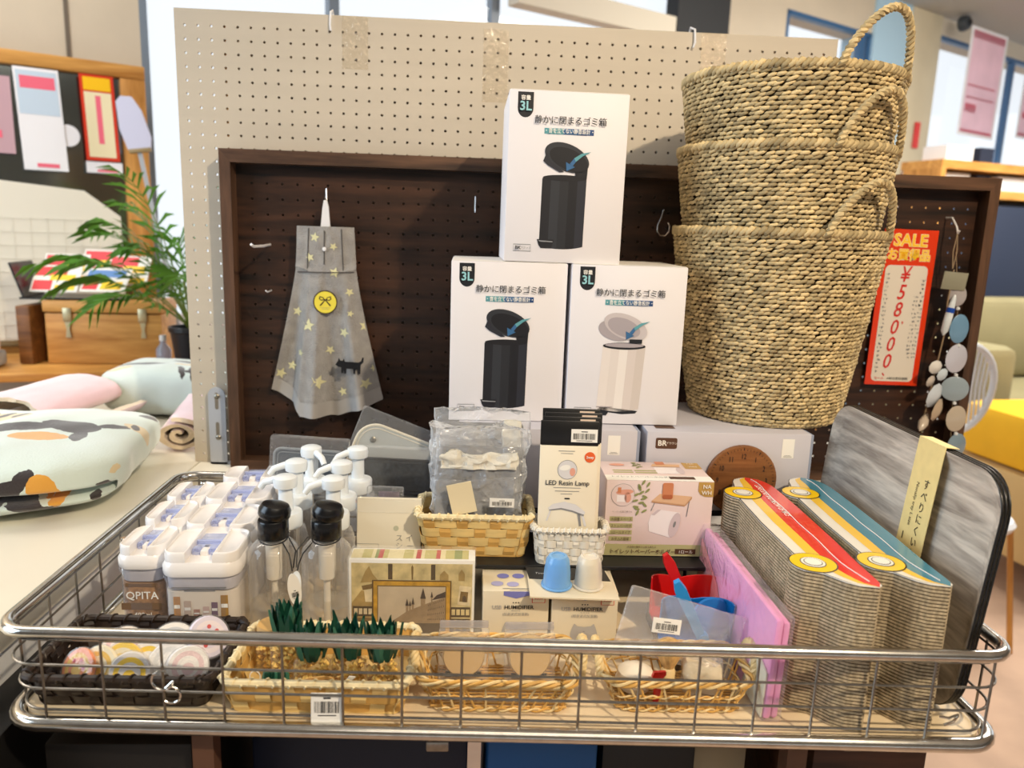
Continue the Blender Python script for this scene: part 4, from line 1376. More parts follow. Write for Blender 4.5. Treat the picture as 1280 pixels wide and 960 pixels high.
# ------------------------------------------------------------------ pedal bin cartons
NAVY = mat('print_near_black', rgb(22, 26, 34), 0.45)
TEAL1, TEAL2, TEAL3 = mat('print_teal', rgb(92, 158, 168), 0.5), mat('print_blue', rgb(52, 102, 150), 0.5), mat('print_deep_blue', rgb(40, 76, 128), 0.5)
AQ = mat('print_aqua', rgb(150, 205, 214), 0.5)
BINK = [mat('bin_black_%d' % i, rgb(*c), 0.45) for i, c in enumerate(((34, 36, 42), (44, 47, 54), (26, 27, 34), (20, 21, 28), (38, 40, 50)))]
BINW = [mat('bin_white_%d' % i, rgb(*c), 0.5) for i, c in enumerate(((214, 204, 200), (222, 214, 210), (228, 220, 216), (206, 196, 190), (232, 226, 222)))]
LIDW = mat('bin_lid_pale', rgb(198, 190, 192), 0.5)
LIDW2 = mat('bin_lid_shade', rgb(168, 160, 166), 0.5)
CARD_EDGE = mat('card_slot', rgb(120, 110, 105), 0.8)
TOPFLAP = mat('box_top_card', rgb(232, 228, 222), 0.5)
BW, BH, BD = 0.184, 0.257, 0.20


def ellp(cx, cy, rx, ry, an=0.0, n=28):
    return [(cx + rx * cos(2 * pi * k / n) * cos(an) - ry * sin(2 * pi * k / n) * sin(an), cy + rx * cos(2 * pi * k / n) * sin(an) + ry * sin(2 * pi * k / n) * cos(an)) for k in range(n)]


def bin_carton(label, loc, rot, white=False):
    t = thing('bin_carton', label, 'box', loc, rot, 'pedal bin cartons')
    MB().span((-BW / 2, 0, 0), (BW / 2, BD, BH), 0.0012).build('carton', t, WHITE_CARD)
    fl = MB().span((-BW / 2 + 0.002, 0.0015, BH + 0.0003), (BW / 2 - 0.002, BD - 0.002, BH + 0.001)).build('top_flap', t, TOPFLAP, smooth=False)
    u = lambda f: -BW / 2 + BW * f
    v = lambda f: BH * (1 - f)
    sh = []
    # badge
    sh.append((NAVY, [(u(.07), v(.012)), (u(.07), v(.105))] + [(u(.135) - BW * .065 * cos(pi * k / 10), v(.105) - BW * .072 * sin(pi * k / 10)) for k in range(1, 10)] + [(u(.20), v(.105)), (u(.20), v(.012))]))
    sh.append((TEAL1, rect(u(.30), v(.244), u(.46), v(.210)))); sh.append((TEAL2, rect(u(.46), v(.244), u(.60), v(.210)))); sh.append((TEAL3, rect(u(.60), v(.244), u(.715), v(.210))))
    P = BINW if white else BINK
    x0, x1 = .30, .675
    yt, yb = .50, .90
    n = 5
    order = [2, 1, 4, 0, 3] if white else [2, 1, 0, 3, 4]
    cy = lambda f, k: 0.018 * (1 - (2 * (f - x0) / (x1 - x0) - 1) ** 2) * k
    for i in range(n):
        a, b = x0 + (x1 - x0) * i / n, x0 + (x1 - x0) * (i + 1) / n
        lean = 0.006 if not white else -0.03
        top = [(u(a + (b - a) * k / 4), v(yt - cy(a + (b - a) * k / 4, 1))) for k in range(5)]
        bot = [(u(a + (b - a) * k / 4 + (lean if white else -.006)), v(yb + cy(a + (b - a) * k / 4, 1))) for k in range(4, -1, -1)]
        sh.append((P[order[i]], top + bot))
    if white:
        sh.append((NAVY, ellp(u(.487), v(.497), BW * .188, BH * .022), 1))
        sh.append((LIDW2, ellp(u(.487), v(.492), BW * .17, BH * .014), 2))
        sh.append((LIDW2, ellp(u(.40), v(.40), BW * .15, BH * .062, -.25), 2))
        sh.append((LIDW, ellp(u(.49), v(.375), BW * .2, BH * .075, -.35), 3))
        sh.append((LIDW2, ellp(u(.475), v(.38), BW * .15, BH * .055, -.35), 4))
        sh.append((NAVY, rect(u(.53), v(.478), u(.64), v(.452)), 5))
        sh.append((NAVY, [(u(.27), v(.915)), (u(.31), v(.885)), (u(.64), v(.912)), (u(.62), v(.928)), (u(.50), v(.935))], -0))
        sh.append((NAVY, [(u(.265), v(.918)), (u(.385), v(.918)), (u(.36), v(.945)), (u(.28), v(.938))], 2))
        sh.append((LIDW2, rect(u(.27), v(.886), u(.41), v(.890)), 3))
    else:
        sh.append((P[3], ellp(u(.49), v(.495), BW * .187, BH * .018), 1))
        sh.append((BINK[1], ellp(u(.50), v(.376), BW * .198, BH * .078, -.36), 2))
        sh.append((BINK[4], [(u(.30), v(.40)), (u(.33), v(.345)), (u(.36), v(.40)), (u(.48), v(.46)), (u(.44), v(.462)), (u(.34), v(.425))], 3))
        sh.append((P[3], ellp(u(.515), v(.386), BW * .172, BH * .060, -.36), 3))
        sh.append((P[3], [(u(.565), v(.43)), (u(.68), v(.43)), (u(.675), v(.492)), (u(.58), v(.492))], 2))
        sh.append((P[2], [(u(.275), v(.862)), (u(.42), v(.862)), (u(.41), v(.885)), (u(.40), v(.915)), (u(.31), v(.915)), (u(.29), v(.895))], 2))
        sh.append((mat('bin_pedal_glint', rgb(150, 152, 158), 0.4), [(u(.285), v(.868)), (u(.41), v(.872)), (u(.41), v(.877)), (u(.30), v(.876))], 3))
    # arrow
    sh.append((TEAL1, [(u(.70), v(.338)), (u(.62), v(.350)), (u(.56), v(.378)), (u(.575), v(.398)), (u(.63), v(.365))], 6))
    sh.append((TEAL2, [(u(.56), v(.378)), (u(.525), v(.410)), (u(.545), v(.428)), (u(.575), v(.398))], 6))
    sh.append((TEAL2, [(u(.492), v(.402)), (u(.568), v(.430)), (u(.498), v(.455))], 6))
    # colour code box outline
    for a, b, c, d in ((.075, .895, .225, .898), (.075, .935, .225, .938), (.075, .895, .077, .938), (.223, .895, .225, .938)):
        sh.append((GREY_INK, rect(u(a), v(d), u(c), v(b)), 1))
    decal('print', t, sh, front)
    y = -0.0034
    text('容量', 0.0075, PAPER, t, (u(.135), y, v(.048)), bold=0.02)
    text('3L', 0.0185, AQ, t, (u(.135), y, v(.095)), bold=0.025)
    text('静かに閉まるゴミ箱', 0.0126, INK, t, (u(.515), y, v(.168)), bold=0.008, sx=0.98)
    text('・音を立てない静音設計・', 0.0078, PAPER, t, (u(.508), y, v(.2275)), bold=0.012, sx=0.83)
    text('WH' if white else 'BK', 0.0072, INK, t, (u(.115), y, v(.917)), bold=0.03)
    text('/ホワイト' if white else '/ブラック', 0.0044, GREY_INK, t, (u(.178), y, v(.917)))
    return t


bin_carton('white pedal bin carton with a black bin print, on top of the pyramid of three', (0.1365, 1.225, 1.3545), (0, radians(0.3), radians(0.5)))
bin_carton('white pedal bin carton with a black bin print, lower left of the pyramid', (0.0545, 1.222, 1.0960), (0, 0, radians(0.8)))
bin_carton('white carton printed with a white pedal bin, beside the stacked baskets', (0.2445, 1.214, 1.0965), (0, 0, radians(-0.9)), True)

LAV = mat('lavender_grey_card', rgb(196, 194, 204), 0.55)
BRN = mat('print_brown', rgb(84, 54, 36), 0.5)


def br_carton(label, loc, w, h, dep, badge):
    t = thing('bin_carton', label, 'box', loc, (0, 0, 0), 'pedal bin cartons lying at the back')
    MB().span((0, 0, 0), (w, dep, h), 0.0012).build('carton', t, LAV)
    sh = [(PAPER, rect(w - 0.047, h - 0.040, w - 0.027, h - 0.008)), (GREY_INK, rect(w - 0.044, h - 0.038, w - 0.030, h - 0.0372), 1), (GREY_INK, rect(w - 0.042, h - 0.036, w - 0.032, h - 0.0354), 1)]
    if badge:
        sh.append((BRN, rrect(0.014, h - 0.028, 0.049, h - 0.010, 0.003)))
    decal('print', t, sh, front)
    if badge:
        text('BR', 0.0125, PAPER, t, (0.0245, -0.0012, h - 0.019), bold=0.02)
        text('ブラウン', 0.0048, PAPER, t, (0.0395, -0.0012, h - 0.019))
        decal('top_print', t, [(BRN, rect(0.018, 0.02, 0.05, 0.04))], topside(h))
    MB().span((w + 0.0005, 0.004, 0), (w + 0.0055, dep, h - 0.002)).build('side_flap', t, mat('blue_grey_card', rgb(150, 160, 184), 0.55), smooth=False)
    return t


br_carton('grey carton lying under the two lower bin cartons, mostly hidden', (-0.02, 1.176, 0.9635), 0.285, 0.1315, 0.225, False)
br_carton('grey carton with a brown BR badge under the stacked seagrass baskets', (0.281, 1.176, 0.9635), 0.268, 0.1315, 0.225, True)

# ------------------------------------------------------------------ wall clock
t = thing('wooden_clock', 'round brown wooden clock standing before the carton with the BR badge', 'clock', (0.437, 1.1745, 0.966), (0, 0, 0))
CKW = wood('clock_wood', rgb(96, 58, 30), rgb(150, 100, 58), 'X', 1.0)
g = MB().lathe([(0.056, 0), (0.058, 0.002), (0.058, 0.006), (0.056, 0.008)], 48).build('case', t, CKW, (0, 0, 0.053), (pi / 2, 0, 0))
mb = MB()
for k in range(60):
    a = 2 * pi * k / 60
    r0_, r1_ = 0.050, 0.053 if k % 5 else 0.0545
    w = 0.0003 if k % 5 else 0.0006
    d, s2 = Vector((sin(a), cos(a), 0)), Vector((cos(a), -sin(a), 0))
    mb.add([d * r0_ - s2 * w, d * r0_ + s2 * w, d * r1_ + s2 * w, d * r1_ - s2 * w], [(0, 1, 2, 3)])
mb.build('minute_marks', g, INK, (0, 0, 0.0085), smooth=False)
for k in range(1, 13):
    a = 2 * pi * k / 12
    text(str(k), 0.0125, INK, t, (0.040 * sin(a), -0.0090, 0.053 + 0.040 * cos(a)), sx=0.7, name='numeral')
MB().prism([(-0.001, 0), (0.001, 0), (0.0006, 0.03), (-0.0006, 0.03)], 0.0095, 0.0102, lambda u, v, h: (u * 0.5 + v * 0.8, -h, 0.053 - v * 0.6)).build('hour_hand', t, INK, smooth=False)
MB().prism([(-0.001, 0), (0.001, 0), (0.0006, 0.04), (-0.0006, 0.04)], 0.0105, 0.0112, lambda u, v, h: (u - v * 0.5, -h, 0.053 - v * 0.8)).build('minute_hand', t, INK, smooth=False)

# ------------------------------------------------------------------ toilet paper holder carton
t = thing('holder_carton', 'pinkish carton printed with a paper roll holder, beside the white lamp basket', 'box', (0.281, 1.072, RZ + 0.0005), (0, 0, radians(-0.5)))
W2, H2 = 0.160, 0.1185
PNK = mat('pinkish_card', rgb(226, 206, 204), 0.5)
OLV = mat('print_olive', rgb(176, 172, 124), 0.55)
GLD = mat('print_gold', rgb(190, 150, 78), 0.5)
SKIN = mat('print_salmon', rgb(222, 160, 140), 0.55)
WDP = mat('print_light_wood', rgb(222, 180, 142), 0.55)
AMB = mat('print_amber', rgb(206, 132, 92), 0.5)
GRN = mat('print_leaf', rgb(140, 146, 92), 0.6)
PW2 = mat('print_white', rgb(240, 232, 234), 0.5)
PGR = mat('print_pale_grey', rgb(206, 190, 194), 0.5)
MB().span((-W2 / 2, 0, 0), (W2 / 2, 0.095, H2), 0.001).build('carton', t, PNK)
u = lambda f: -W2 / 2 + W2 * f
v = lambda f: H2 * (1 - f)
sh = [(OLV, rect(u(0), v(1) + 0.0008, u(1), v(.84)))]
sh += [(BRN, rect(u(.68), v(.965), u(.875), v(.895)), 1)]
sh += [(GLD, [(u(.855), v(0.005)), (u(.855), v(.12)), (u(.875), v(.165)), (u(.92), v(.195)), (u(.999), v(.195)), (u(.999), v(0.005))], 1)]
sh += [(OLV, rect(u(.045), v(f + .058), u(.26), v(f)), 1) for f in (.475, .565, .652, .738)]
sh += [(GREY_INK, circ(u(.155), v(.19), 0.0175, 28), 1), (PNK, circ(u(.155), v(.19), 0.0171, 28), 2), (SKIN, ellp(u(.17), v(.15), .013, .004, .1), 3), (SKIN, ellp(u(.20), v(.22), .005, .008), 3), (PW2, rect(u(.10), v(.28), u(.19), v(.19)), 3), (AMB, rect(u(.105), v(.16), u(.135), v(.09)), 4)]
sh += [(WDP, [(u(.425), v(.262)), (u(.50), v(.165)), (u(.80), v(.195)), (u(.74), v(.305))], 1), (mat('print_wood_edge', rgb(196, 150, 112), 0.55), [(u(.425), v(.262)), (u(.74), v(.305)), (u(.74), v(.325)), (u(.425), v(.28))], 2), (mat('print_wood_edge', (1, 1, 1)), [(u(.74), v(.305)), (u(.80), v(.195)), (u(.80), v(.225)), (u(.74), v(.325))], 2)]
sh += [(AMB, rrect(u(.52), v(.23), u(.62), v(.02), .003), 3), (mat('print_amber_dark', rgb(176, 98, 60), 0.5), rrect(u(.525), v(.23), u(.615), v(.175), .002), 4)]
sh += [(PW2, [(u(.43), v(.44)), (u(.49), v(.37)), (u(.70), v(.41)), (u(.62), v(.745)), (u(.42), v(.665)), (u(.41), v(.55))], 1), (PGR, ellp(u(.655), v(.575), .0075, .020, -.22), 2), (GREY_INK, ellp(u(.655), v(.565), .0018, .005, -.22), 3), (PGR, [(u(.43), v(.44)), (u(.49), v(.37)), (u(.52), v(.375)), (u(.46), v(.45))], 2)]
sh += [(GREY_INK, [(u(.45), v(.29)), (u(.457), v(.29)), (u(.43), v(.39)), (u(.423), v(.39))], 2), (GREY_INK, [(u(.775), v(.26)), (u(.782), v(.26)), (u(.765), v(.46)), (u(.758), v(.46))], 2)]
rnd = random.Random(2)
for k in range(16):
    f = k / 15
    sh.append((GRN, ellp(u(.34 + .05 * sin(k * 1.9) - .03 * f), v(.02 + .40 * f), .0045, .0018, rnd.uniform(-1.2, 1.2), 10), 3))
decal('print', t, sh, front)
y = -0.0026
text('NA', 0.0086, PAPER, t, (u(.932), y, v(.06)), bold=.01); text('WH', 0.0086, PAPER, t, (u(.932), y, v(.14)), bold=.01)
for s_, f in (('大容量スペース', .505), ('ストッパー付き', .595), ('1ロールタイプ', .682), ('お手入れ簡単', .768)):
    text(s_, 0.0056, BRN, t, (u(.153), y, v(f)), sx=0.8)
text('トイレットペーパーホルダー', 0.0088, BRN, t, (u(.37), y, v(.935)), sx=0.88, bold=.01)
text('木目調の棚板で小物も飾れる', 0.0034, BRN, t, (u(.36), y, v(.87)))
text('1ロール', 0.0062, PAPER, t, (u(.778), y, v(.93)))
text('ペーパーの取り替えも', 0.0030, BRN, t, (u(.155), y, v(.405)))
sh = [(GLD, rect(u(.83), .062, u(.995), .093)), (OLV, rect(u(.10), .045, u(.29), .051)), (OLV, rect(u(.10), .035, u(.29), .041)), (OLV, rect(u(.31), .045, u(.52), .051)), (OLV, rect(u(.31), .035, u(.52), .041)), (BRN, rect(u(.60), .008, u(.84), .02)), (WDP, [(u(.50), .07), (u(.53), .082), (u(.80), .082), (u(.78), .068)], 1), (AMB, rect(u(.56), .078, u(.65), .094), 2), (PW2, rect(u(.52), .035, u(.76), .066)), (PGR, ellp(u(.76), .050, .006, .016), 1), (SKIN, ellp(u(.17), .076, .012, .006), 1), (PAPER, rect(u(.0), .0, u(.999), .024), 0)]
sh[5] = (BRN, rect(u(.60), .008, u(.84), .02), 1)
for k in range(7):
    sh.append((GRN, ellp(u(.36 + .03 * sin(k * 2)), .062 + .004 * k, .0045, .0018, rnd.uniform(-1, 1), 10), 2))
decal('top_print', t, sh, topside(H2))
text('トイレットペーパーホルダー', 0.0085, GREY_INK, t, (u(.34), .014, H2 + .0012), rot=(0, 0, 0), sx=.85)
text('NA', 0.008, PAPER, t, (u(.91), .085, H2 + .0012), rot=(0, 0, 0)); text('WH', 0.008, PAPER, t, (u(.91), .070, H2 + .0012), rot=(0, 0, 0))

# ================================================================== SEAGRASS BASKETS
SG = mat('seagrass', rgb(190, 170, 128), 0.75, var=0.14, vscale=9, island=0.42, spec=0.3)
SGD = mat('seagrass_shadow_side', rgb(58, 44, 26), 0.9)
t0 = thing('seagrass_basket', 'lowest seagrass basket of the stack of three, standing on the grey cartons', 'basket', (0.523, 1.335, 1.0955), (0, 0, 0), 'stacked seagrass baskets')
SG_H, SG_R0, SG_R1 = 0.318, 0.126, 0.176


def sg_r(z):
    q = z / SG_H
    return SG_R0 + (SG_R1 - SG_R0) * (q ** 0.8)


def strand(mb, p, d, n, L, r):
    """one short slanted twist of grass: a pointed five-sided spindle"""
    s = d.cross(n).normalized()
    ring = lambda c, rr: [c + (n * cos(2 * pi * k / 5) * 0.8 + s * sin(2 * pi * k / 5)) * rr for k in range(5)]
    a, b = ring(p - d * L * 0.28, r), ring(p + d * L * 0.28, r)
    mb.add([p - d * L * 0.56 - n * r * 0.7] + a + b + [p + d * L * 0.56 - n * r * 0.7],
           [(0, 1 + (k + 1) % 5, 1 + k) for k in range(5)] + [(1 + k, 1 + (k + 1) % 5, 6 + (k + 1) % 5, 6 + k) for k in range(5)] + [(11, 6 + k, 6 + (k + 1) % 5) for k in range(5)])


rnd = random.Random(11)
mb = MB()
rows = 47
for j in range(rows):
    z = 0.006 + (SG_H - 0.014) * j / (rows - 1)
    r = sg_r(z)
    n = 86
    for i in range(n):
        a = 2 * pi * (i + 0.5 * (j % 2)) / n + rnd.uniform(-0.012, 0.012)
        nn = Vector((cos(a), sin(a), 0))
        tt = Vector((-sin(a), cos(a), 0))
        L = 2 * pi * r / n * rnd.uniform(1.2, 1.6)
        d = (tt + Vector((0, 0, rnd.uniform(0.08, 0.38)))).normalized()
        strand(mb, nn * (r + rnd.uniform(-0.001, 0.0012)) + Vector((0, 0, z + rnd.uniform(-0.0008, 0.0008))), d, nn, L, 0.0031 * rnd.uniform(0.85, 1.15))
stuff(mb.build('woven_wall', t0, SG, smooth=True, ang=80))
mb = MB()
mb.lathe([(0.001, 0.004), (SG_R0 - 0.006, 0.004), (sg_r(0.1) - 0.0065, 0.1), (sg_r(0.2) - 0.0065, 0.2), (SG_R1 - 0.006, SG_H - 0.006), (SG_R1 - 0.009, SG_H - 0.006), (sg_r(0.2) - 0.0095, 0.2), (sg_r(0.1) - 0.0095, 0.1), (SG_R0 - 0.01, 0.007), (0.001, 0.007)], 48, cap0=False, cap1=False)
mb.build('lining', t0, SGD)  # dark inner shell, its colour puts shade into the weave gaps


def rope_ring(r, z, n, rad, lean=0.8):
    mb = MB()
    for i in range(n):
        a = 2 * pi * i / n
        nn = Vector((cos(a), sin(a), 0))
        tt = Vector((-sin(a), cos(a), 0))
        d = (tt + Vector((0, 0, lean))).normalized()
        out = (nn * rnd.uniform(0.9, 1) + Vector((0, 0, 0.5))).normalized()
        strand(mb, nn * r + Vector((0, 0, z + rnd.uniform(-0.001, 0.001))), d, out, 0.021, rad)
    return mb


stuff(rope_ring(SG_R1 + 0.001, SG_H, 118, 0.0052).build('rim', t0, SG, ang=80))
stuff(rope_ring(SG_R0 - 0.001, 0.006, 90, 0.0045, 0.4).build('foot_ring', t0, SG, ang=80))


def rope(pts, rad, turns, strands=2, off=None):
    mb = MB()
    P = [Vector(p) for p in pts]
    n = 90
    acc = [0]
    for i in range(1, len(P)):
        acc.append(acc[-1] + (P[i] - P[i - 1]).length)

    def at(s):
        s *= acc[-1]
        for i in range(1, len(P)):
            if s <= acc[i] + 1e-9:
                f = (s - acc[i - 1]) / max(1e-9, acc[i] - acc[i - 1])
                return P[i - 1].lerp(P[i], f), (P[i] - P[i - 1]).normalized()
        return P[-1], (P[-1] - P[-2]).normalized()
    for k in range(strands):
        q = []
        for i in range(n + 1):
            p, tn = at(i / n)
            u_ = tn.cross(Vector((0.3, 1, 0.2))).normalized()
            w_ = tn.cross(u_)
            a = 2 * pi * (turns * i / n + k / strands)
            q.append(p + (u_ * cos(a) + w_ * sin(a)) * rad * 0.6)
        mb.tube(q, rad * 0.75, 6)
    return mb


for ph, fold in ((radians(-65), 1), (radians(115), -1)):
    pts = []
    for i in range(25):
        q = i / 24
        a = ph - radians(23) + radians(46) * q
        up_ = sin(pi * q) ** 0.75 * 0.082
        ro = SG_R1 + 0.003 + 0.015 * sin(pi * q) if fold > 0 else SG_R1 + 0.006 + 0.004 * sin(pi * q)
        pts.append((cos(a) * ro, sin(a) * ro, SG_H + fold * up_ - 0.004))
    rope(pts, 0.0052, 15).build('handle', t0, SG)
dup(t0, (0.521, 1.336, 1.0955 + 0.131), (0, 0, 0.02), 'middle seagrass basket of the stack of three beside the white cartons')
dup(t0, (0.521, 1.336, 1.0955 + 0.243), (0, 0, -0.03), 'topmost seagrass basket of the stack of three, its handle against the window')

# ================================================================== SKATEBOARD SHAPED SCRATCHING BOARDS
CRD = mat('corrugated_card', rgb(176, 160, 132), 0.9, var=0.35, vscale=260, stretch=(1, 1, 0.4))
CRD2 = mat('corrugated_gap_shade', rgb(78, 64, 46), 0.95, var=0.6, vscale=220)  # inset gaps between sheets, their shade painted as darker card
SCR_H = 0.178
WHL = 0.0275


def interp(tab, y):
    for (a, x0), (b, x1) in zip(tab, tab[1:]):
        if y <= b:
            f = (y - a) / (b - a) if b > a else 0
            return x0 + (x1 - x0) * max(0, f)
    return tab[-1][1]


LEFT = [(0.0, 0.074), (0.004, 0.056), (0.012, 0.044), (0.030, 0.030), (0.055, 0.018), (0.09, 0.0145), (0.19, 0.012), (0.28, 0.0145), (0.325, 0.020), (0.342, 0.026), (0.362, 0.030), (0.374, 0.036), (0.381, 0.046), (0.384, 0.056)]
RIGHT = [(0.0, 0.076), (0.004, 0.0805), (0.015, 0.082), (0.06, 0.082), (0.14, 0.086), (0.25, 0.088), (0.31, 0.088), (0.34, 0.087), (0.362, 0.083), (0.376, 0.074), (0.384, 0.060)]
W1, W2_ = (0.0275, 0.062), (0.0285, 0.309)


def scratch_outline(inset=0.0):
    ys = [0.384 * i / 46 for i in range(47)]
    ys = sorted(set(ys + [0.004, 0.012, 0.376, 0.381]))
    r = [(interp(RIGHT, y) - inset, y) for y in ys]
    l = []
    for y in reversed(ys):
        x = interp(LEFT, y) + inset
        for cx, cy in (W1, W2_):
            q = WHL - inset
            if abs(y - cy) < q:
                x = min(x, cx - sqrt(q * q - (y - cy) ** 2))
        l.append((x, y))
    return r + l


def scratcher(label, loc, deck, deck2, rot):
    t = thing('scratching_board', label, 'cat scratcher', loc, rot, 'skateboard shaped scratching boards')
    N = 42
    o0, o1 = scratch_outline(), scratch_outline(0.0022)
    mb = MB()
    p = SCR_H / N
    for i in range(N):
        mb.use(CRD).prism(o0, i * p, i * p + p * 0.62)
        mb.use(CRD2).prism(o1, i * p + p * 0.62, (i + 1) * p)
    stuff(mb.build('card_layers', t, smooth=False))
    MB().prism(o0, SCR_H, SCR_H + 0.0012).build('printed_top', t, mat('scratcher_white', rgb(232, 228, 218), 0.25, coat=0.6), smooth=False)
    z = SCR_H + 0.0012
    ys = [0.384 * i / 40 for i in range(41)]

    def band(m, a, b, L=0):
        out = []
        for y in ys:
            out.append((interp(LEFT, y) + (interp(RIGHT, y) - interp(LEFT, y)) * a, y, interp(LEFT, y) + (interp(RIGHT, y) - interp(LEFT, y)) * b))
        return [(m, [(x0, y0), (x1, y0), (x3, y1), (x2, y1)], L) for (x0, y0, x1), (x2, y1, x3) in zip(out, out[1:])]
    YL = mat('scratcher_yellow', rgb(240, 196, 62), 0.25, coat=0.6)
    sh = band(INK, -0.004, 0.02, 0) + band(YL, 0.24, 0.45, 0) + band(deck, 0.45, 1.0, 0)
    YW = mat('wheel_yellow', rgb(246, 204, 20), 0.25, coat=0.6)
    WC = mat('wheel_white', rgb(240, 238, 228), 0.3, coat=0.6)
    for cx, cy in (W1, W2_):
        for k, (m, r) in enumerate(((INK, WHL + 0.0004), (YW, WHL - 0.0012), (INK, 0.0150), (WC, 0.0138), (INK, 0.0108), (WC, 0.0098))):
            sh.append((m, circ(cx, cy, r, 32), 2 + k))
    decal('print', t, sh, topside(z), step=0.0002, h0=0.0002)
    # shrink film seam along the middle
    pts = [(interp(LEFT, y) * 0.32 + interp(RIGHT, y) * 0.68 + 0.0006 * sin(y * 60), y, z + 0.0012) for y in [0.012 + 0.36 * i / 30 for i in range(31)]]
    MB().tube(pts, 0.0006, 5).build('film_seam', t, mat('film_white', rgb(240, 236, 232), 0.3))
    return t


DK_R = mat('scratcher_red', rgb(222, 44, 34), 0.2, coat=0.7, bump=0.08, bscale=40)
DK_T = mat('scratcher_teal', rgb(66, 132, 156), 0.2, coat=0.7, bump=0.08, bscale=40)
SCX = 0.380
r_ = scratcher('red-topped stack shaped like a skateboard with yellow wheels', (SCX - 0.0005, 0.770, T + 0.0008), DK_R, None, (0, 0, 0))
t_ = scratcher('teal-topped stack shaped like a skateboard with yellow wheels beside the grey trays', (SCX + 0.0835, 0.776, T + 0.0008), DK_T, None, (0, 0, radians(-1.2)))
text('LOVE LOVE AND MEOW OF MICE', 0.0105, PAPER, r_, (0.0600, 0.278, SCR_H + 0.0026), rot=(0, 0, radians(-91)), sx=0.82, shear=0.3, bold=0.01)

# ================================================================== WOOD GRAIN TRAYS
TRW = wood('grey_wood_print', rgb(150, 140, 130), rgb(226, 216, 202), 'Y', 2.0, rough=0.35)
TRB = mat('tray_black', rgb(20, 19, 18), 0.35)


def tray(label, loc, rot):
    t = thing('serving_tray', label, 'tray', loc, rot, 'wood grain serving trays')
    a, b = 0.415, 0.300
    P = lambda r_, ins, n: [(-n, u_, v_) for u_, v_ in rrect(ins, ins, a - ins, b - ins, r_ - ins * 0.6, 8)]
    mb = MB().use(TRW)
    mb.rings([P(0.05, 0.0012, 0.0), P(0.05, 0.003, -0.0003), P(0.05, 0.008, -0.003), P(0.05, 0.018, -0.0095), P(0.05, 0.026, -0.0115)], False, True)
    mb.build('tray_face', t, ang=60)
    mb = MB().use(TRB)
    mb.rings([P(0.05, 0.0012, 0.0), P(0.05, 0.0, -0.0008), P(0.05, 0.0, -0.0022), P(0.05, 0.006, -0.0045), P(0.05, 0.017, -0.0115), P(0.05, 0.026, -0.0135)], False, True)
    mb.build('tray_back', t, ang=60)
    return t


tl = [(0.5675, 0, 'front grey wood grain tray leaning at the right end, with the yellow paper band'), (0.5730, 0.004, 'middle wood grain tray of the three leaning at the right end'), (0.5785, 0.008, 'rearmost wood grain tray of the three leaning at the right end')]
TRAYROT = (0, radians(5.2), 0)
tr0 = tray(tl[0][2], (tl[0][0], 0.783, T + 0.0035), TRAYROT)
for x, dy, lb in tl[1:]:
    dup(tr0, (x, 0.783 + dy * 0.3, T + 0.0035), TRAYROT, lb)
bnd = thing('paper_band', 'yellow paper band wrapped over the top of the leaning trays', 'label', (tl[0][0], 0.783, T + 0.0035), TRAYROT)
BY = mat('band_yellow', rgb(240, 218, 150), 0.6, var=0.05, vscale=60)
MB().span((-0.0012, 0.118, 0.02), (-0.0004, 0.176, 0.3024)).build('front_strip', bnd, BY, smooth=False)
MB().span((-0.0012, 0.118, 0.3024), (0.0165, 0.176, 0.3032)).build('top_strip', bnd, BY, smooth=False)
RB = (pi / 2, pi / 2, -pi / 2)
for k, ch in enumerate('すべりにくいトレー'):
    text(ch, 0.0150, INK, bnd, (-0.0018, 0.138, 0.246 - k * 0.0158), rot=(pi / 2, 0, -pi / 2), sx=0.9)
text('Nonslip tray L size', 0.008, INK, bnd, (-0.0018, 0.156, 0.215), rot=(pi / 2, pi / 2, -pi / 2))
for k, ch in enumerate('1780円'):
    text(ch, 0.015, INK, bnd, (-0.0018, 0.164, 0.168 - k * 0.016), rot=(pi / 2, 0, -pi / 2), sx=0.9)

# ================================================================== PINK PACK, SCOOPS
PKL = mat('pink_satin', rgb(232, 150, 206), 0.35, var=0.12, vscale=10, bump=0.3, bscale=14)
PKS = mat('salmon_satin', rgb(226, 122, 128), 0.4, var=0.15, vscale=14, bump=0.3, bscale=14)
t = thing('pink_cloth_pack', 'folded pink and lilac cloth pack in clear film left of the red board stack', 'cloth', (0.3475, 0.785, T + 0.001), (0, radians(2), 0))
MB().span((0.0, 0.004, 0.002), (0.010, 0.285, 0.128), 0.004).build('cloth_fold', t, PKL)
MB().span((0.0102, 0.006, 0.002), (0.019, 0.280, 0.124), 0.004).build('cloth_fold', t, PKL)
MB().prism([(0.14, 0.01), (0.284, 0.01), (0.284, 0.11), (0.20, 0.075)], 0, 0.002, lambda u, v, h: (-0.001 - h, u, v)).build('salmon_panel', t, PKS, smooth=False)
MB().prism([(0.006, 0.004), (0.075, 0.004), (0.055, 0.05), (0.03, 0.068), (0.006, 0.06)], 0, 0.0015, lambda u, v, h: (-0.001 - h, u, v)).build('paper_insert', t, mat('pale_green_card', rgb(214, 214, 196), 0.6), smooth=False)
mb = MB().span((-0.0035, 0.0, 0.0), (0.0215, 0.290, 0.134), 0.005)
mb.build('film', t, FILM)


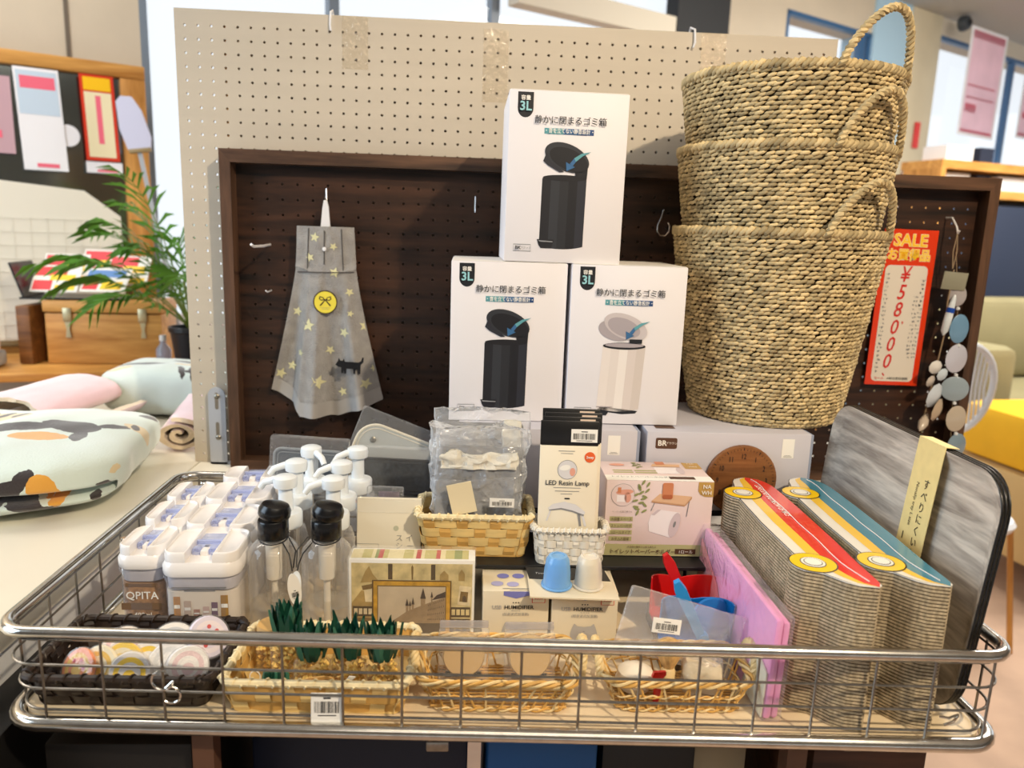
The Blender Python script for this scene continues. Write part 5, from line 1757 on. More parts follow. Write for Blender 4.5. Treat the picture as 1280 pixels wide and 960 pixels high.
def scoop(label, loc, rot, m, mh, s=1.0):
    t = thing('scoop_tray', label, 'toy', loc, rot, 'plastic scoop trays')
    w, d, h = 0.046 * s, 0.030 * s, 0.052 * s
    out, inn = [], []
    for i in range(13):
        a = pi * i / 12
        out.append((w * cos(a), d * 0.2 + d * sin(a)))
        inn.append(((w - 0.002) * cos(a), d * 0.2 + (d - 0.002) * sin(a)))
    mb = MB().use(m)
    poly = out + list(reversed(inn))
    n = len(out)
    for z0, z1 in ((0.0, h),):
        vs = [(x, y, z0) for x, y in out] + [(x, y, z0) for x, y in inn] + [(x, y, z1 - 0.012 * s * (1 - abs(x) / w)) for x, y in out] + [(x, y, z1 - 0.012 * s * (1 - abs(x) / w)) for x, y in inn]
        fs = []
        for i in range(n - 1):
            fs += [(i, i + 1, 2 * n + i + 1, 2 * n + i), (n + i + 1, n + i, 3 * n + i, 3 * n + i + 1), (2 * n + i, 2 * n + i + 1, 3 * n + i + 1, 3 * n + i), (i + 1, i, n + i, n + i + 1)]
        fs += [(0, 2 * n, 3 * n, n), (n - 1, 2 * n - 1, 4 * n - 1, 3 * n - 1)]
        mb.add(vs, fs)
    mb.prism([(x, y) for x, y in out], 0.0, 0.003)
    mb.prism([(w * 0.98, d * 0.2), (w * 0.98, -0.014 * s), (-w * 0.98, -0.014 * s), (-w * 0.98, d * 0.2)], 0.0, 0.003)
    fix_normals(mb.build('bowl', t))
    mb = MB()
    mb.prism([(0, 0.0), (0.012 * s, 0.0), (-0.020 * s, 0.070 * s), (-0.030 * s, 0.082 * s), (-0.036 * s, 0.078 * s), (-0.034 * s, 0.066 * s)], -0.004 * s, 0.004 * s, lambda u, v, h: (u, -h - 0.006, v + 0.012))
    mb.build('handle', t, mh)
    MB().lathe([(0.006 * s, -0.005 * s), (0.0065 * s, 0), (0.006 * s, 0.005 * s)], 14).build('handle_knob', t, mh, (0.008 * s, -0.006, 0.014), (pi / 2, 0, 0))
    return t


RDP = mat('red_plastic', rgb(196, 22, 20), 0.3)
BLP = mat('blue_plastic', rgb(14, 104, 178), 0.3)
BLP2 = mat('bright_blue_plastic', rgb(30, 140, 210), 0.3)
o = MB().span((0.262, 0.955, T + 0.0006), (0.346, 1.03, T + 0.028), 0.002).build('paper_packet', None, mat('sand_packet', rgb(110, 96, 74), 0.7))
tag(o, 'dull sand packet lying under the red and blue scoops', 'packet')
scoop('red plastic scoop tray with an upright handle in front of the roll holder carton', (0.305, 0.985, T + 0.0285), (radians(0), 0, 0), RDP, RDP, 1.05)
scoop('blue plastic scoop tray with a bright blue handle behind the right wicker basket', (0.300, 0.912, T + 0.0305), (radians(8), 0, radians(-4)), BLP, BLP2, 1.05)
o = MB().span((0.252, 0.893, T + 0.0006), (0.347, 0.945, T + 0.029), 0.002).build('paper_packet', None, mat('brown_packet', rgb(96, 78, 56), 0.7))
tag(o, 'brown packet hidden under the blue scoop', 'packet')
t = thing('blue_disc', 'blue round plastic plate standing beside the blue scoop', 'toy', (0.322, 0.9165, T + 0.030), (radians(82), 0, radians(8)))
MB().lathe([(0.028, 0), (0.030, 0.002), (0.028, 0.004)], 32, (0, 0.03, 0)).build('plate', t, BLP)

# ================================================================== CANISTERS
LID = mat('canister_white', rgb(240, 236, 234), 0.25, coat=0.3)
CLB = clear('canister_clear', (0.98, 0.98, 1.0), body=0.03, edge=0.3, bcol=(0.85, 0.86, 0.95))
CLL = clear('lever_clear', (0.80, 0.84, 0.98), body=0.22, edge=0.5, bcol=(0.66, 0.72, 0.95))
GREY_T = mat('canister_seal', rgb(196, 194, 200), 0.3)
SLV = mat('sleeve_cream', rgb(232, 222, 206), 0.55)
NUT = mat('nut_print', rgb(172, 128, 82), 0.6, var=0.45, vscale=140)


def canister(label, loc, rot, w, d, h, seed, detail):
    """clear box, seal, white two-winged lid with a clear lever in the channel"""
    t = thing('canister', label, 'canister', loc, rot, 'clear canisters with white lids')
    r = 0.022
    R = lambda ins, z: [(x, y, z) for x, y in rrect(-w / 2 + ins, -d / 2 + ins, w / 2 - ins, d / 2 - ins, max(0.004, r - ins), 6)]
    MB().rings([R(0.005, 0), R(0.0035, 0.004), R(0.0030, h * 0.66), R(0.0, h * 0.72), R(0.0, h * 0.745)], True, False).build('clear_body', t, CLB)
    s = MB()
    s.rings([R(0.0045, 0.005), R(0.0045, h * 0.58)], True, True)
    s.build('label_sleeve', t, NUT if detail == 'nuts' else SLV)
    MB().rings([R(0.006, h * 0.60), R(0.005, h * 0.76)], True, True).build('seal_ring', t, GREY_T)
    MB().rings([R(0.001, h * 0.752), R(0.0, h * 0.78), R(0.0, h * 0.85), R(0.004, h * 0.90), R(0.008, h * 0.905)], True, True).build('lid', t, LID)
    zt = h * 0.89
    for sg in (-1, 1):
        x0, x1 = w * 0.17, w / 2 - 0.003
        pts = [(x0, -d / 2 + 0.004), (x1 - 0.018, -d / 2 + 0.004)] + [(x1 - 0.018 + 0.018 * sin(a), -d / 2 + 0.022 - 0.018 * cos(a)) for a in [pi / 2 * k / 5 for k in range(1, 6)]] + \
              [(x1 - 0.018 + 0.018 * cos(a), d / 2 - 0.022 + 0.018 * sin(a)) for a in [pi / 2 * k / 5 for k in range(0, 6)]] + [(x0, d / 2 - 0.004)]
        c = (sum(p[0] for p in pts) / len(pts), 0)
        sc = lambda k: [((c[0] + (x - c[0]) * k) * sg, y * k) for x, y in pts]
        Z = lambda P, z: [(x, y, z) for x, y in (P if sg > 0 else list(reversed(P)))]
        wg = MB()
        wg.rings([Z(sc(1.0), zt), Z(sc(1.0), h * 0.965), Z(sc(0.96), h * 0.995), Z(sc(0.90), h), Z(sc(0.84), h * 0.985), Z(sc(0.80), h * 0.978)], False, True)
        wg.build('lid_wing', t, LID)
    lv = MB()
    lv.span((-w * 0.155, -d * 0.12, zt), (w * 0.155, d * 0.40, h * 0.955), 0.002)
    lv.span((-w * 0.155, -d * 0.22, zt), (-w * 0.06, -d * 0.10, h * 0.975), 0.002)
    lv.span((w * 0.06, -d * 0.22, zt), (w * 0.155, -d * 0.10, h * 0.975), 0.002)
    lv.tube([(-w * 0.155, d * 0.05, h * 0.96), (w * 0.155, d * 0.05, h * 0.96)], 0.004, 8)
    L_ = lv.build('lever', t, CLL)
    MB().span((-w * 0.05, -d * 0.24, zt), (w * 0.05, d * 0.02, h * 0.955), 0.002).build('lever_catch', L_, LID)
    yf = -d / 2 + 0.0043
    f = lambda u_, v_, hh: (u_, yf - hh, v_)
    if detail == 'series':
        bars = [(-.034, .052, .0085, .030, (188, 140, 86)), (-.021, .046, .009, .024, (196, 176, 160)), (-.009, .044, .008, .012, (176, 132, 112)), (.003, .044, .008, .016, (204, 176, 166)), (.014, .044, .008, .022, (120, 90, 110)), (.026, .048, .0095, .032, (170, 128, 60))]
        sh = []
        for x, z, w_, h_, c_ in bars:
            sh.append((mat('mini_canister_%d' % c_[0], rgb(*c_), 0.6), rect(x, 0.038, x + w_, 0.038 + h_), 1))
            sh.append((PAPER, rect(x + 0.0005, 0.038 + h_ * .45, x + w_ - .0005, 0.038 + h_ * .62), 2))
        sh.append((GREY_INK, rect(-.036, .0795, .034, .0815), 1)); sh.append((GREY_INK, rect(-.02, .0755, .02, .077), 1))
        sh += [(GREY_INK, rect(-.03 + k * .011, .033, -.026 + k * .011, .0345), 1) for k in range(6)]
        decal('sleeve_print', t, sh, f)
    elif detail == 'nuts':
        nb = mat('nut_band', rgb(120, 92, 66), 0.6)
        decal('sleeve_print', t, [(nb, rect(-w * .40, .035, w * .40, .045), 1), (nb, rect(-w * .30, .068, w * .30, .073), 1)], f)
        text('QPITA', 0.0150, PAPER, t, (0.002, yf - 0.0022, 0.056), bold=0.01)
        text('400ml', 0.0095, PAPER, t, (0.002, yf - 0.0022, 0.028), bold=0.01)
    else:
        sh = [(mat('sleeve_tan', rgb(206, 170, 130), 0.6), rect(-.03, .02, .03, .05), 1)]
        decal('sleeve_print', t, sh, f)
    return t


HC = 0.128
canister('front canister of the right row, its white sleeve picturing six canisters', (-0.352, 0.997, T + 0.0008), (0, 0, radians(2)), 0.102, 0.098, HC, 1, 'series')
for i, (x, y, lb) in enumerate([(-0.360, 1.0965, 'second canister from the front in the right row, white lid'), (-0.367, 1.196, 'third canister from the front in the right row, white lid'), (-0.372, 1.2865, 'rearmost canister of the right row, beside the dark frame')]):
    canister(lb, (x, y, T + 0.0008), (0, 0, radians(1 + i)), 0.100, 0.077 if i == 2 else 0.098, HC + 0.002 * i, i, 'plain')
canister('narrow front canister at the left rail with nut printed QPITA sleeve', (-0.4385, 1.018, T + 0.0008), (0, 0, radians(1)), 0.066, 0.088, HC - 0.003, 5, 'nuts')
canister('narrow second canister along the left rail, white lid in sunlight', (-0.4450, 1.116, T + 0.0008), (0, 0, radians(2)), 0.066, 0.092, HC - 0.002, 6, 'plain')
canister('narrow rearmost canister at the left rail near the rail corner', (-0.4520, 1.214, T + 0.0008), (0, 0, radians(2)), 0.066, 0.090, HC - 0.004, 7, 'plain')

# ================================================================== BOTTLES
PUMPW = mat('pump_white', rgb(232, 238, 242), 0.3, sss=0.1)
TUBE = mat('dip_tube', rgb(226, 220, 208), 0.4)
BOTC = clear('bottle_clear', (0.98, 0.97, 0.95), body=0.05, edge=0.38, bcol=(0.8, 0.8, 0.82))


def foam_bottle(label, loc, rz):
    t = thing('foam_pump_bottle', label, 'bottle', loc, (0, 0, rz), 'clear foam pump bottles')
    MB().lathe([(0.029, 0), (0.031, 0.004), (0.031, 0.100), (0.027, 0.116), (0.0215, 0.122), (0.0215, 0.128)], 26).build('clear_body', t, BOTC)
    MB().lathe([(0.0225, 0.118), (0.0235, 0.120), (0.0235, 0.138), (0.022, 0.1405), (0.010, 0.142)], 26).build('collar', t, PUMPW)
    MB().lathe([(0.0105, 0.141), (0.0105, 0.176), (0.0095, 0.178)], 18).build('neck', t, PUMPW)
    hd = MB().lathe([(0.0125, 0.176), (0.0165, 0.178), (0.0175, 0.186), (0.0165, 0.192), (0.012, 0.1945), (0.002, 0.195)], 22)
    hd.build('pump_head', t, PUMPW)
    MB().tube([(0.0, 0, 0.186), (0.018, 0, 0.186), (0.033, 0, 0.181), (0.040, 0, 0.172)], 0.0062, 10, rf=lambda q: 1 - 0.25 * q).build('spout', t, PUMPW)
    MB().lathe([(0.003, 0.01), (0.003, 0.12)], 8).build('dip_tube', t, TUBE)
    return t


fb = foam_bottle('foam pump bottle at the back left of its six, spout to the right', (-0.263, 1.235, T + 0.0006), radians(-48))
for x, y, rz, lb in [(-0.187, 1.235, 205, 'foam pump bottle at the back right of its six, before the dark pouches'), (-0.270, 1.158, 190, 'foam pump bottle in the middle row, nearest the canisters'), (-0.200, 1.155, 200, 'foam pump bottle in the middle row, right-hand one'),
                     (-0.268, 1.080, 165, 'foam pump bottle hidden behind the first black-capped bottle'), (-0.199, 1.078, 195, 'foam pump bottle behind the second black-capped bottle')]:
    dup(fb, (x, y, T + 0.0005), (0, 0, radians(rz)), lb)


def cap_bottle(label, loc, rz, side):
    t = thing('black_cap_bottle', label, 'bottle', loc, (0, 0, rz), 'clear bottles with black flip caps')
    MB().lathe([(0.030, 0), (0.0335, 0.004), (0.0345, 0.02), (0.0345, 0.108), (0.032, 0.120), (0.024, 0.128), (0.0185, 0.131), (0.0185, 0.136)], 30).build('clear_body', t, BOTC)
    MB().lathe([(0.0325, 0.003), (0.0325, 0.040)], 30).build('water_fill', t, clear('water_tint', (0.95, 0.93, 0.88), body=0.10, bcol=(0.8, 0.76, 0.66)))
    MB().lathe([(0.019, 0.134), (0.0205, 0.136), (0.0205, 0.158), (0.0195, 0.160)], 28).build('cap_base', t, BLACK)
    c = MB().lathe([(0.019, 0), (0.0215, 0.004), (0.0215, 0.012), (0.018, 0.0185), (0.008, 0.021)], 28).build('flip_cap', t, BLACK, (0.001, 0, 0.162), (0, radians(10), 0))
    MB().lathe([(0.0105, 0.075), (0.011, 0.128)], 16).build('pump_chamber', t, TUBE)
    MB().lathe([(0.0048, 0.012), (0.0048, 0.075)], 10).build('dip_tube', t, TUBE)
    MB().tube([(0.0195 * cos(a), 0.0195 * sin(a), 0.134 + 0.004 * sin(a)) for a in [2 * pi * k / 20 for k in range(20)]], 0.0010, 5, True).build('tag_cord', t, BLACK)
    x = 0.024 * side
    MB().tube([(x * 0.6, -0.017, 0.132), (x * 1.0, -0.028, 0.120), (x * 1.15, -0.036, 0.108), (x * 1.2, -0.037, 0.100)], 0.0009, 5).build('tag_cord', t, BLACK)
    MB().tube([(x * 0.9, -0.012, 0.138), (x * 1.35, -0.026, 0.124), (x * 1.25, -0.037, 0.104)], 0.0009, 5).build('tag_cord', t, BLACK)
    g = MB().prism(ellp(0, -0.024, 0.0085, 0.0235, 0.0), 0, 0.0008, front).build('hang_tag', t, PAPER, (x * 1.2, -0.0405 - 0.003 * side, 0.100), (0, radians(-8 * side), radians(12 * side)), smooth=False)
    decal('tag_print', g, barcode(0.011, 0.016, INK, PAPER, 0, -0.03, 3, 0), lambda u, v, h: (u, -0.001 - h, v))
    return t


cap_bottle('black-capped clear bottle beside the canisters, tag hanging to its right', (-0.2655, 0.998, T + 0.0005), 0.1, 1)
cap_bottle('black-capped clear bottle beside the picture frame gift, tag hanging to its left', (-0.1945, 1.000, T + 0.0005), -0.1, -1)

# ================================================================== WOVEN STRIP BASKETS
def loop_path(w, d, r, n_side=14):
    """rounded rectangle outline, evenly stepped; returns points and outward normals"""
    base = rrect(-w / 2, -d / 2, w / 2, d / 2, r, 6)
    P = [Vector((x, y, 0)) for x, y in base]
    acc, tot = [0], 0
    for i in range(len(P)):
        tot += (P[(i + 1) % len(P)] - P[i]).length
        acc.append(tot)
    out = []
    n = n_side * 8
    for k in range(n):
        s = tot * k / n
        for i in range(len(P)):
            if acc[i] <= s <= acc[i + 1] + 1e-9:
                f = (s - acc[i]) / max(1e-9, acc[i + 1] - acc[i])
                a, b = P[i], P[(i + 1) % len(P)]
                tn = (b - a).normalized()
                out.append((a.lerp(b, f), Vector((tn.y, -tn.x, 0))))
                break
    return out, tot


def strip_basket(label, loc, rot, top, bot, h, bands, mstrip, mstake, mrim, group='woven strip baskets', rim_r=0.0045, stakes=9):
    t = thing('strip_basket', label, 'basket', loc, rot, group)
    r = 0.012
    ns = 4 * stakes

    def ring(q):
        return loop_path(bot[0] + (top[0] - bot[0]) * q, bot[1] + (top[1] - bot[1]) * q, r, 14)[0]
    bh = (h - 0.006) / bands
    for k in range(bands):
        q0, q1 = (0.003 + k * bh) / h, (0.003 + (k + 0.93) * bh) / h
        A_, B_ = ring(q0), ring(q1)
        n = len(A_)
        mb = MB()
        R4 = []
        for i in range(n):
            ph = sin(pi * ns * i / n + pi * k)
            o = 0.0016 * ph
            (a, na), (b, nb_) = A_[i], B_[i]
            R4.append([a + na * o + Vector((0, 0, q0 * h)), b + nb_ * o + Vector((0, 0, q1 * h)), b + nb_ * (o - 0.0009) + Vector((0, 0, q1 * h)), a + na * (o - 0.0009) + Vector((0, 0, q0 * h))])
        vs = [p for q in R4 for p in q]
        fs = []
        for i in range(n):
            j = (i + 1) % n
            for e in range(4):
                g = (e + 1) % 4
                fs.append((i * 4 + e, j * 4 + e, j * 4 + g, i * 4 + g))
        mb.add(vs, fs)
        fix_normals(mb.build('weave_strip', t, mstrip))
    A_, B_ = ring(0.02), ring(0.97)
    n = len(A_)
    for s_ in range(ns):
        i = int((s_ + 0.5) * n / ns) % n
        (a, na), (b, nb_) = A_[i], B_[i]
        tn = Vector((-na.y, na.x, 0)) * min(0.0095, 0.30 * (top[0] + top[1]) / (2 * stakes))
        pts = []
        for q in [e / (bands * 2) for e in range(bands * 2 + 1)]:
            kk = min(bands - 1, int(q * bands))
            o = -0.0016 * sin(pi * ns * i / n + pi * kk) * abs(sin(pi * q * bands)) - 0.0004
            p = a.lerp(b, q) + Vector((0, 0, h * (0.02 + 0.95 * q))) + na * o
            pts.append([p - tn, p + tn, p + tn - na * 0.0008, p - tn - na * 0.0008])
        MB().rings(pts).build('stake', t, mstake, smooth=False)
    P = [(p.x, p.y, h) for p, _ in ring(1.0)]
    MB().tube(P, rim_r, 8, True).build('rim', t, mrim)
    # binding wound round the rim
    mb = MB()
    Q = ring(1.0)
    n = len(Q)
    for i in range(0, n, 3):
        p, na = Q[i]
        p2, _ = Q[(i + 2) % n]
        pts = []
        for e in range(9):
            a = 2 * pi * e / 8
            c = p.lerp(p2, e / 8)
            pts.append(c + na * cos(a) * (rim_r + 0.0006) + Vector((0, 0, h + sin(a) * (rim_r + 0.0006))))
        mb.tube(pts, 0.0014, 4)
    stuff(mb.build('rim_binding', t, mrim))
    c = [(p.x, p.y) for p, _ in ring(0.03)]
    MB().prism(c, 0.0, 0.003).build('base', t, mstake, smooth=False)
    return t


CHIP = mat('pale_wood_strip', rgb(226, 196, 130), 0.6, var=0.12, vscale=40, stretch=(0.3, 1, 3))
CHIP2 = mat('honey_wood_strip', rgb(206, 162, 88), 0.6, var=0.14, vscale=40)
CHIPR = mat('cream_wood_rim', rgb(232, 216, 174), 0.6, var=0.1, vscale=60)
WSTR = mat('white_wood_strip', rgb(228, 222, 208), 0.6, var=0.06, vscale=50)
DSTR = mat('dark_brown_strip', rgb(40, 29, 23), 0.45, var=0.35, vscale=40)
DRIM = mat('dark_brown_rim', rgb(48, 36, 28), 0.5, var=0.3, vscale=60)

strip_basket('black-brown woven basket of wrapped discs at the front left of the wagon', (-0.394, 0.876, T + 0.0005), (0, 0, radians(-1)), (0.212, 0.138), (0.190, 0.118), 0.040, 3, DSTR, DSTR, DRIM)
strip_basket('pale strip basket of leaf topped jars at the front of the wagon', (-0.1700, 0.864, T + 0.0006), (0, 0, radians(-1.5)), (0.212, 0.134), (0.196, 0.120), 0.041, 3, CHIP2, CHIP, CHIPR, stakes=6)
strip_basket('pale strip basket filled with bagged grey cloths on the low riser', (0.0085, 1.104, RZ + 0.0005), (0, 0, radians(-1)), (0.168, 0.095), (0.148, 0.080), 0.063, 4, CHIP, CHIP2, CHIPR, stakes=5)
strip_basket('white strip basket holding the lamp packs beside the roll holder carton', (0.1475, 1.0640, RZ + 0.0005), (0, 0, radians(-2)), (0.106, 0.055), (0.096, 0.053), 0.052, 4, WSTR, WSTR, WSTR, rim_r=0.004, stakes=6)

# ------------------------------------------------------------------ lamp packs
LPC = mat('lamp_card', rgb(236, 226, 204), 0.4, coat=0.3)
LOR = mat('lamp_orange', rgb(226, 96, 40), 0.5)
LGR = mat('lamp_pale', rgb(214, 212, 214), 0.5)
LBLK = mat('lamp_black_header', rgb(16, 16, 18), 0.35)
for i in range(4):
    lb = ['frontmost LED lamp pack with the white barcode sticker', 'second LED lamp pack, its orange dot showing past the first', 'third LED lamp pack, only its black header and edge showing', 'rearmost LED lamp pack with a pinkish sticker on its black header'][i]
    t = thing('lamp_pack', lb + ' in the white basket', 'package', (0.141 + 0.0035 * i - (0.006 if i == 3 else 0), 1.047 + 0.0085 * i, RZ + 0.0075), (radians(-5), 0, radians(-1.5)), 'LED lamp packs in the white basket')
    w, hb, hh = 0.0840, 0.166, 0.202 + (0.004 * i)
    MB().span((-w / 2, 0, 0), (w / 2, 0.0065, hb), 0.001).build('card', t, LPC)
    MB().span((-w / 2, 0.0005, hb + 0.0004), (w / 2, 0.005, hh), 0.001).build('header', t, LBLK)
    u = lambda f: -w / 2 + w * f
    sh = [(LOR, circ(u(.86), .150, .0078, 24), 1), (GREY_INK, circ(u(.48), .131, .0142, 28), 1), (LGR, circ(u(.48), .131, .0136, 28), 2), (PAPER, ellp(u(.44), .134, .008, .004, .2), 3), (SKIN, ellp(u(.57), .128, .004, .006), 3),
          (LGR, [(u(.17), .074), (u(.25), .080), (u(.45), .084), (u(.65), .080), (u(.82), .069), (u(.80), .065), (u(.60), .071), (u(.40), .0745), (u(.19), .0715)], 1),
          (GREY_INK, [(u(.19), .0715), (u(.40), .0745), (u(.60), .071), (u(.80), .065), (u(.79), .0625), (u(.60), .0685), (u(.40), .072), (u(.20), .070)], 1),
          (LGR, [(u(.20), .0705), (u(.23), .071), (u(.17), .055), (u(.14), .055)], 1), (GREY_INK, [(u(.68), .067), (u(.73), .066), (u(.76), .048), (u(.72), .048)], 1), (LGR, [(u(.74), .066), (u(.79), .0645), (u(.85), .048), (u(.81), .048)], 1),
          (INK, rect(u(.45), .0875, u(.54), .0895), 1), (GREY_INK, rect(u(.25), .104, u(.72), .1048), 1), (GREY_INK, rect(u(.28), .099, u(.70), .0998), 1), (GREY_INK, rect(u(.38), .095, u(.58), .0957), 1), (GREY_INK, rect(u(.32), .158, u(.60), .1588), 1), (GREY_INK, rect(u(.36), .1545, u(.57), .1552), 1)]
    decal('print', t, sh, front)
    if i < 2:
        text('LED Resin Lamp', 0.0098, INK, t, (u(.49), -0.0018, .1115), bold=.008, sx=.98)
        text('2way', 0.0052, PAPER, t, (u(.86), -0.0018, .150), bold=.02)
    text('UV/LEDレジン対応', 0.0048, BRN, t, (u(.45), -0.0018, .040))
    wst = PAPER if i == 0 else mat('peach_sticker', rgb(236, 210, 190), 0.6)
    bc = barcode(0.038 if i == 0 else 0.03, 0.019 if i == 0 else 0.009, INK, wst, 0.021, hb + (hh - hb) * (.42 if i == 0 else .8), 5 + i, 1) if i == 0 else [(wst, rect(0.012, hh - 0.011, 0.034, hh - 0.003))]
    decal('sticker', t, bc, front)

# ------------------------------------------------------------------ bagged cloths
GCL = mat('grey_cloth', rgb(112, 112, 114), 0.9, var=0.3, vscale=26, bump=0.4, bscale=120)
GCW = mat('film_sheen_white', rgb(214, 210, 198), 0.9, var=0.1, vscale=40, bump=0.4, bscale=160)  # pale tone stands for sheen on the crumpled bag film


def crumpled(name, parent, w, d, h, m, seed, amp=0.006, fr=26, top_flare=0.0, n=(26, 6, 26)):
    """a closed crumpled sleeve of film"""
    mb = MB()
    rings = []
    K = n[2]
    for k in range(K + 1):
        q = k / K
        pts = []
        dd = d * (1 - 0.55 * q ** 3)
        base = rrect(-w / 2 * (1 + top_flare * q * q), -dd / 2, w / 2 * (1 + top_flare * q * q), dd / 2, min(w, dd) * 0.3, 6)
        dense = []
        for i in range(len(base)):
            a, b = base[i], base[(i + 1) % len(base)]
            m_ = max(1, int(sqrt((a[0] - b[0]) ** 2 + (a[1] - b[1]) ** 2) / (w / 16)))
            m_ = 12 if (i % 7 == 6 and abs(a[0] - b[0]) > abs(a[1] - b[1])) else (3 if i % 7 == 6 else 1)
            for e in range(m_):
                dense.append((a[0] + (b[0] - a[0]) * e / m_, a[1] + (b[1] - a[1]) * e / m_))
        for x, y in dense:
            p = Vector((x * fr, y * fr, q * h * fr + seed * 7))
            o = noise.noise_vector(p) * amp + noise.noise_vector(p * 2.3) * amp * 0.5
            pts.append((x + o.x, y + o.y, q * h + (o.z if 0 < k else 0) + (0.012 * noise.noise(Vector((x * 40, seed, 1))) if k == K else 0)))
        rings.append(pts)
    mb.rings(rings, True, True)
    return mb.build(name, parent, m, ang=25)


BAGF = clear('bag_film', body=0.20, bump=1.0, bscale=46, rough=0.14, edge=0.35, bcol=(0.9, 0.93, 0.98))
t = thing('bagged_cloth', 'clear bag with folded grey cloth and tag, front of the pale strip basket', 'package', (0.012, 1.088, RZ + 0.007), (radians(-2), 0, radians(1)), 'bagged cloths in the pale strip basket')
g = MB()
for k, (y, w, h) in enumerate(((-0.010, 0.118, 0.105), (-0.001, 0.122, 0.135), (0.008, 0.120, 0.150))):
    g.box((0.004 * k - 0.004, y, h / 2 + 0.002), (w, 0.009, h), (0, 0.03 * (k - 1), 0), 0.004)
g.build('grey_cloth', t, GCL)
crumpled('film_sheen_fold', t, 0.112, 0.008, 0.022, GCW, 3, 0.006, 60).location = (0.002, -0.016, 0.124)
crumpled('bag', t, 0.130, 0.040, 0.182, BAGF, 1, 0.0085, 40, 0.12)
cg = MB().box((-0.024, -0.030, 0.083), (0.036, 0.001, 0.048), (0.1, -0.22, 0)).build('cream_tag', t, mat('cream_tag_card', rgb(228, 214, 180), 0.6), smooth=False)
gs = MB().box((0.034, -0.0335, 0.078), (0.036, 0.0008, 0.014), (0.15, 0.03, 0)).build('barcode_sticker', t, PAPER, smooth=False)
decal('bars', gs, [(m, p, l) for m, p, l in barcode(0.034, 0.0125, INK, PAPER, 0.034, 0.078, 12, 0)], lambda u, v, h: (u, -0.0346 - h + (v - 0.078) * -0.13, v))
t = thing('bagged_cloth', 'clear bag with grey cloth standing behind, its top edge above the first bag', 'package', (0.014, 1.126, RZ + 0.007), (radians(-2), 0, radians(-1)), 'bagged cloths in the pale strip basket')
MB().box((0, 0, 0.092), (0.128, 0.012, 0.176), (0, 0.01, 0), 0.005).build('grey_cloth', t, GCL)
crumpled('film_sheen_fold', t, 0.03, 0.012, 0.05, GCW, 8, 0.004, 40).location = (0.048, -0.006, 0.135)
crumpled('bag', t, 0.136, 0.022, 0.200, BAGF, 5, 0.007, 24, 0.08)

# ------------------------------------------------------------------ pouches behind the bottles
SILV = mat('silver_grey_case', rgb(174, 178, 176), 0.45, var=0.05, vscale=20)
CRM = mat('cream_piping', rgb(222, 214, 194), 0.5)


def pouch(label, loc, rot, w, h, mface, medge, rr, badge=None, group='cases in clear bags behind the bottles'):
    t = thing('bagged_case', label, 'case', loc, rot, group)
    MB().prism(rrect(-w / 2, 0, w / 2, h, rr, 8), -0.006, 0.006, front).build('case', t, mface, ang=60)
    P = rrect(-w / 2, 0, w / 2, h, rr, 8)
    MB().tube([(x, -0.0055, z) for x, z in P], 0.0024, 6, True).build('piping', t, medge)
    P = rrect(-w / 2 + 0.006, 0.006, w / 2 - 0.006, h - 0.006, max(0.003, rr - 0.005), 8)
    MB().tube([(x, -0.0064, z) for x, z in P], 0.0008, 5, True).build('stitch_line', t, medge)
    if badge:
        MB().lathe([(0.005, 0), (0.0055, 0.001), (0.004, 0.002)], 18).build('snap', t, badge, (-w / 2 + 0.028, -0.0065, h - 0.028), (pi / 2, 0, 0))
    b = MB()
    b.rings([[(x * k, y, h / 2 + (z - h / 2) * k) for x, z in rrect(-w / 2 - 0.008, -0.004, w / 2 + 0.008, h + 0.022, 0.004, 3)] for k, y in ((0.985, -0.0105), (1.0, -0.004), (1.0, 0.004), (0.985, 0.0095))])
    b.build('bag', t, FILM, ang=60)
    return t


pouch('silver grey case in a clear bag tilted behind the pump bottles', (-0.140, 1.3025, 0.928), (radians(-6), radians(21), 0), 0.192, 0.118, SILV, CRM, 0.036, SC)
pouch('dark glittery case in a clear bag between the pump bottles and bagged cloths', (-0.128, 1.282, 0.948), (radians(-3), radians(2), 0), 0.118, 0.060, mat('dark_glitter', rgb(52, 56, 60), 0.5, var=0.5, vscale=240), BK, 0.010)
pouch('dark case in a clear bag behind the pump bottles, near the dark frame', (-0.280, 1.283, 0.940), (radians(-3), radians(3), 0), 0.118, 0.082, mat('slate_case', rgb(70, 78, 88), 0.5, var=0.2, vscale=60), mat('grey_piping', rgb(130, 136, 142), 0.5), 0.012)
o = MB().span((-0.150, 1.271, T + 0.0006), (-0.05, 1.318, 0.924), 0.002).build('support_carton', None, mat('dull_brown_carton', rgb(84, 70, 58), 0.7))
tag(o, 'dull brown carton holding up the cases behind the white package', 'box')
o = MB().span((-0.316, 1.272, T + 0.0006), (-0.225, 1.312, 0.936), 0.002).build('support_carton', None, mat('grey_brown_carton', rgb(78, 70, 64), 0.7))
tag(o, 'grey brown carton holding up the slate case near the dark frame', 'box')
t = thing('striped_pencil_pack', 'flat pack with blue, orange and red stripes lying behind the white package', 'package', (-0.106, 1.172, 0.955), (radians(4), radians(3), 0))
MB().span((-0.062, -0.03, 0), (0.062, 0.03, 0.006), 0.001).build('pack', t, mat('navy_card', rgb(40, 44, 66), 0.4))
st = []
for k, c_ in enumerate(((150, 190, 220), (220, 120, 40), (90, 60, 80), (176, 200, 220), (190, 40, 60), (60, 60, 90))):
    for q in range(4):
        st.append((mat('stripe_%d' % ((k + q) % 6), rgb(*c_), 0.4), rect(-0.060 + q * 0.03, -0.028 + k * 0.0095, -0.031 + q * 0.03, -0.0195 + k * 0.0095)))
decal('print', t, st, topside(0.006))
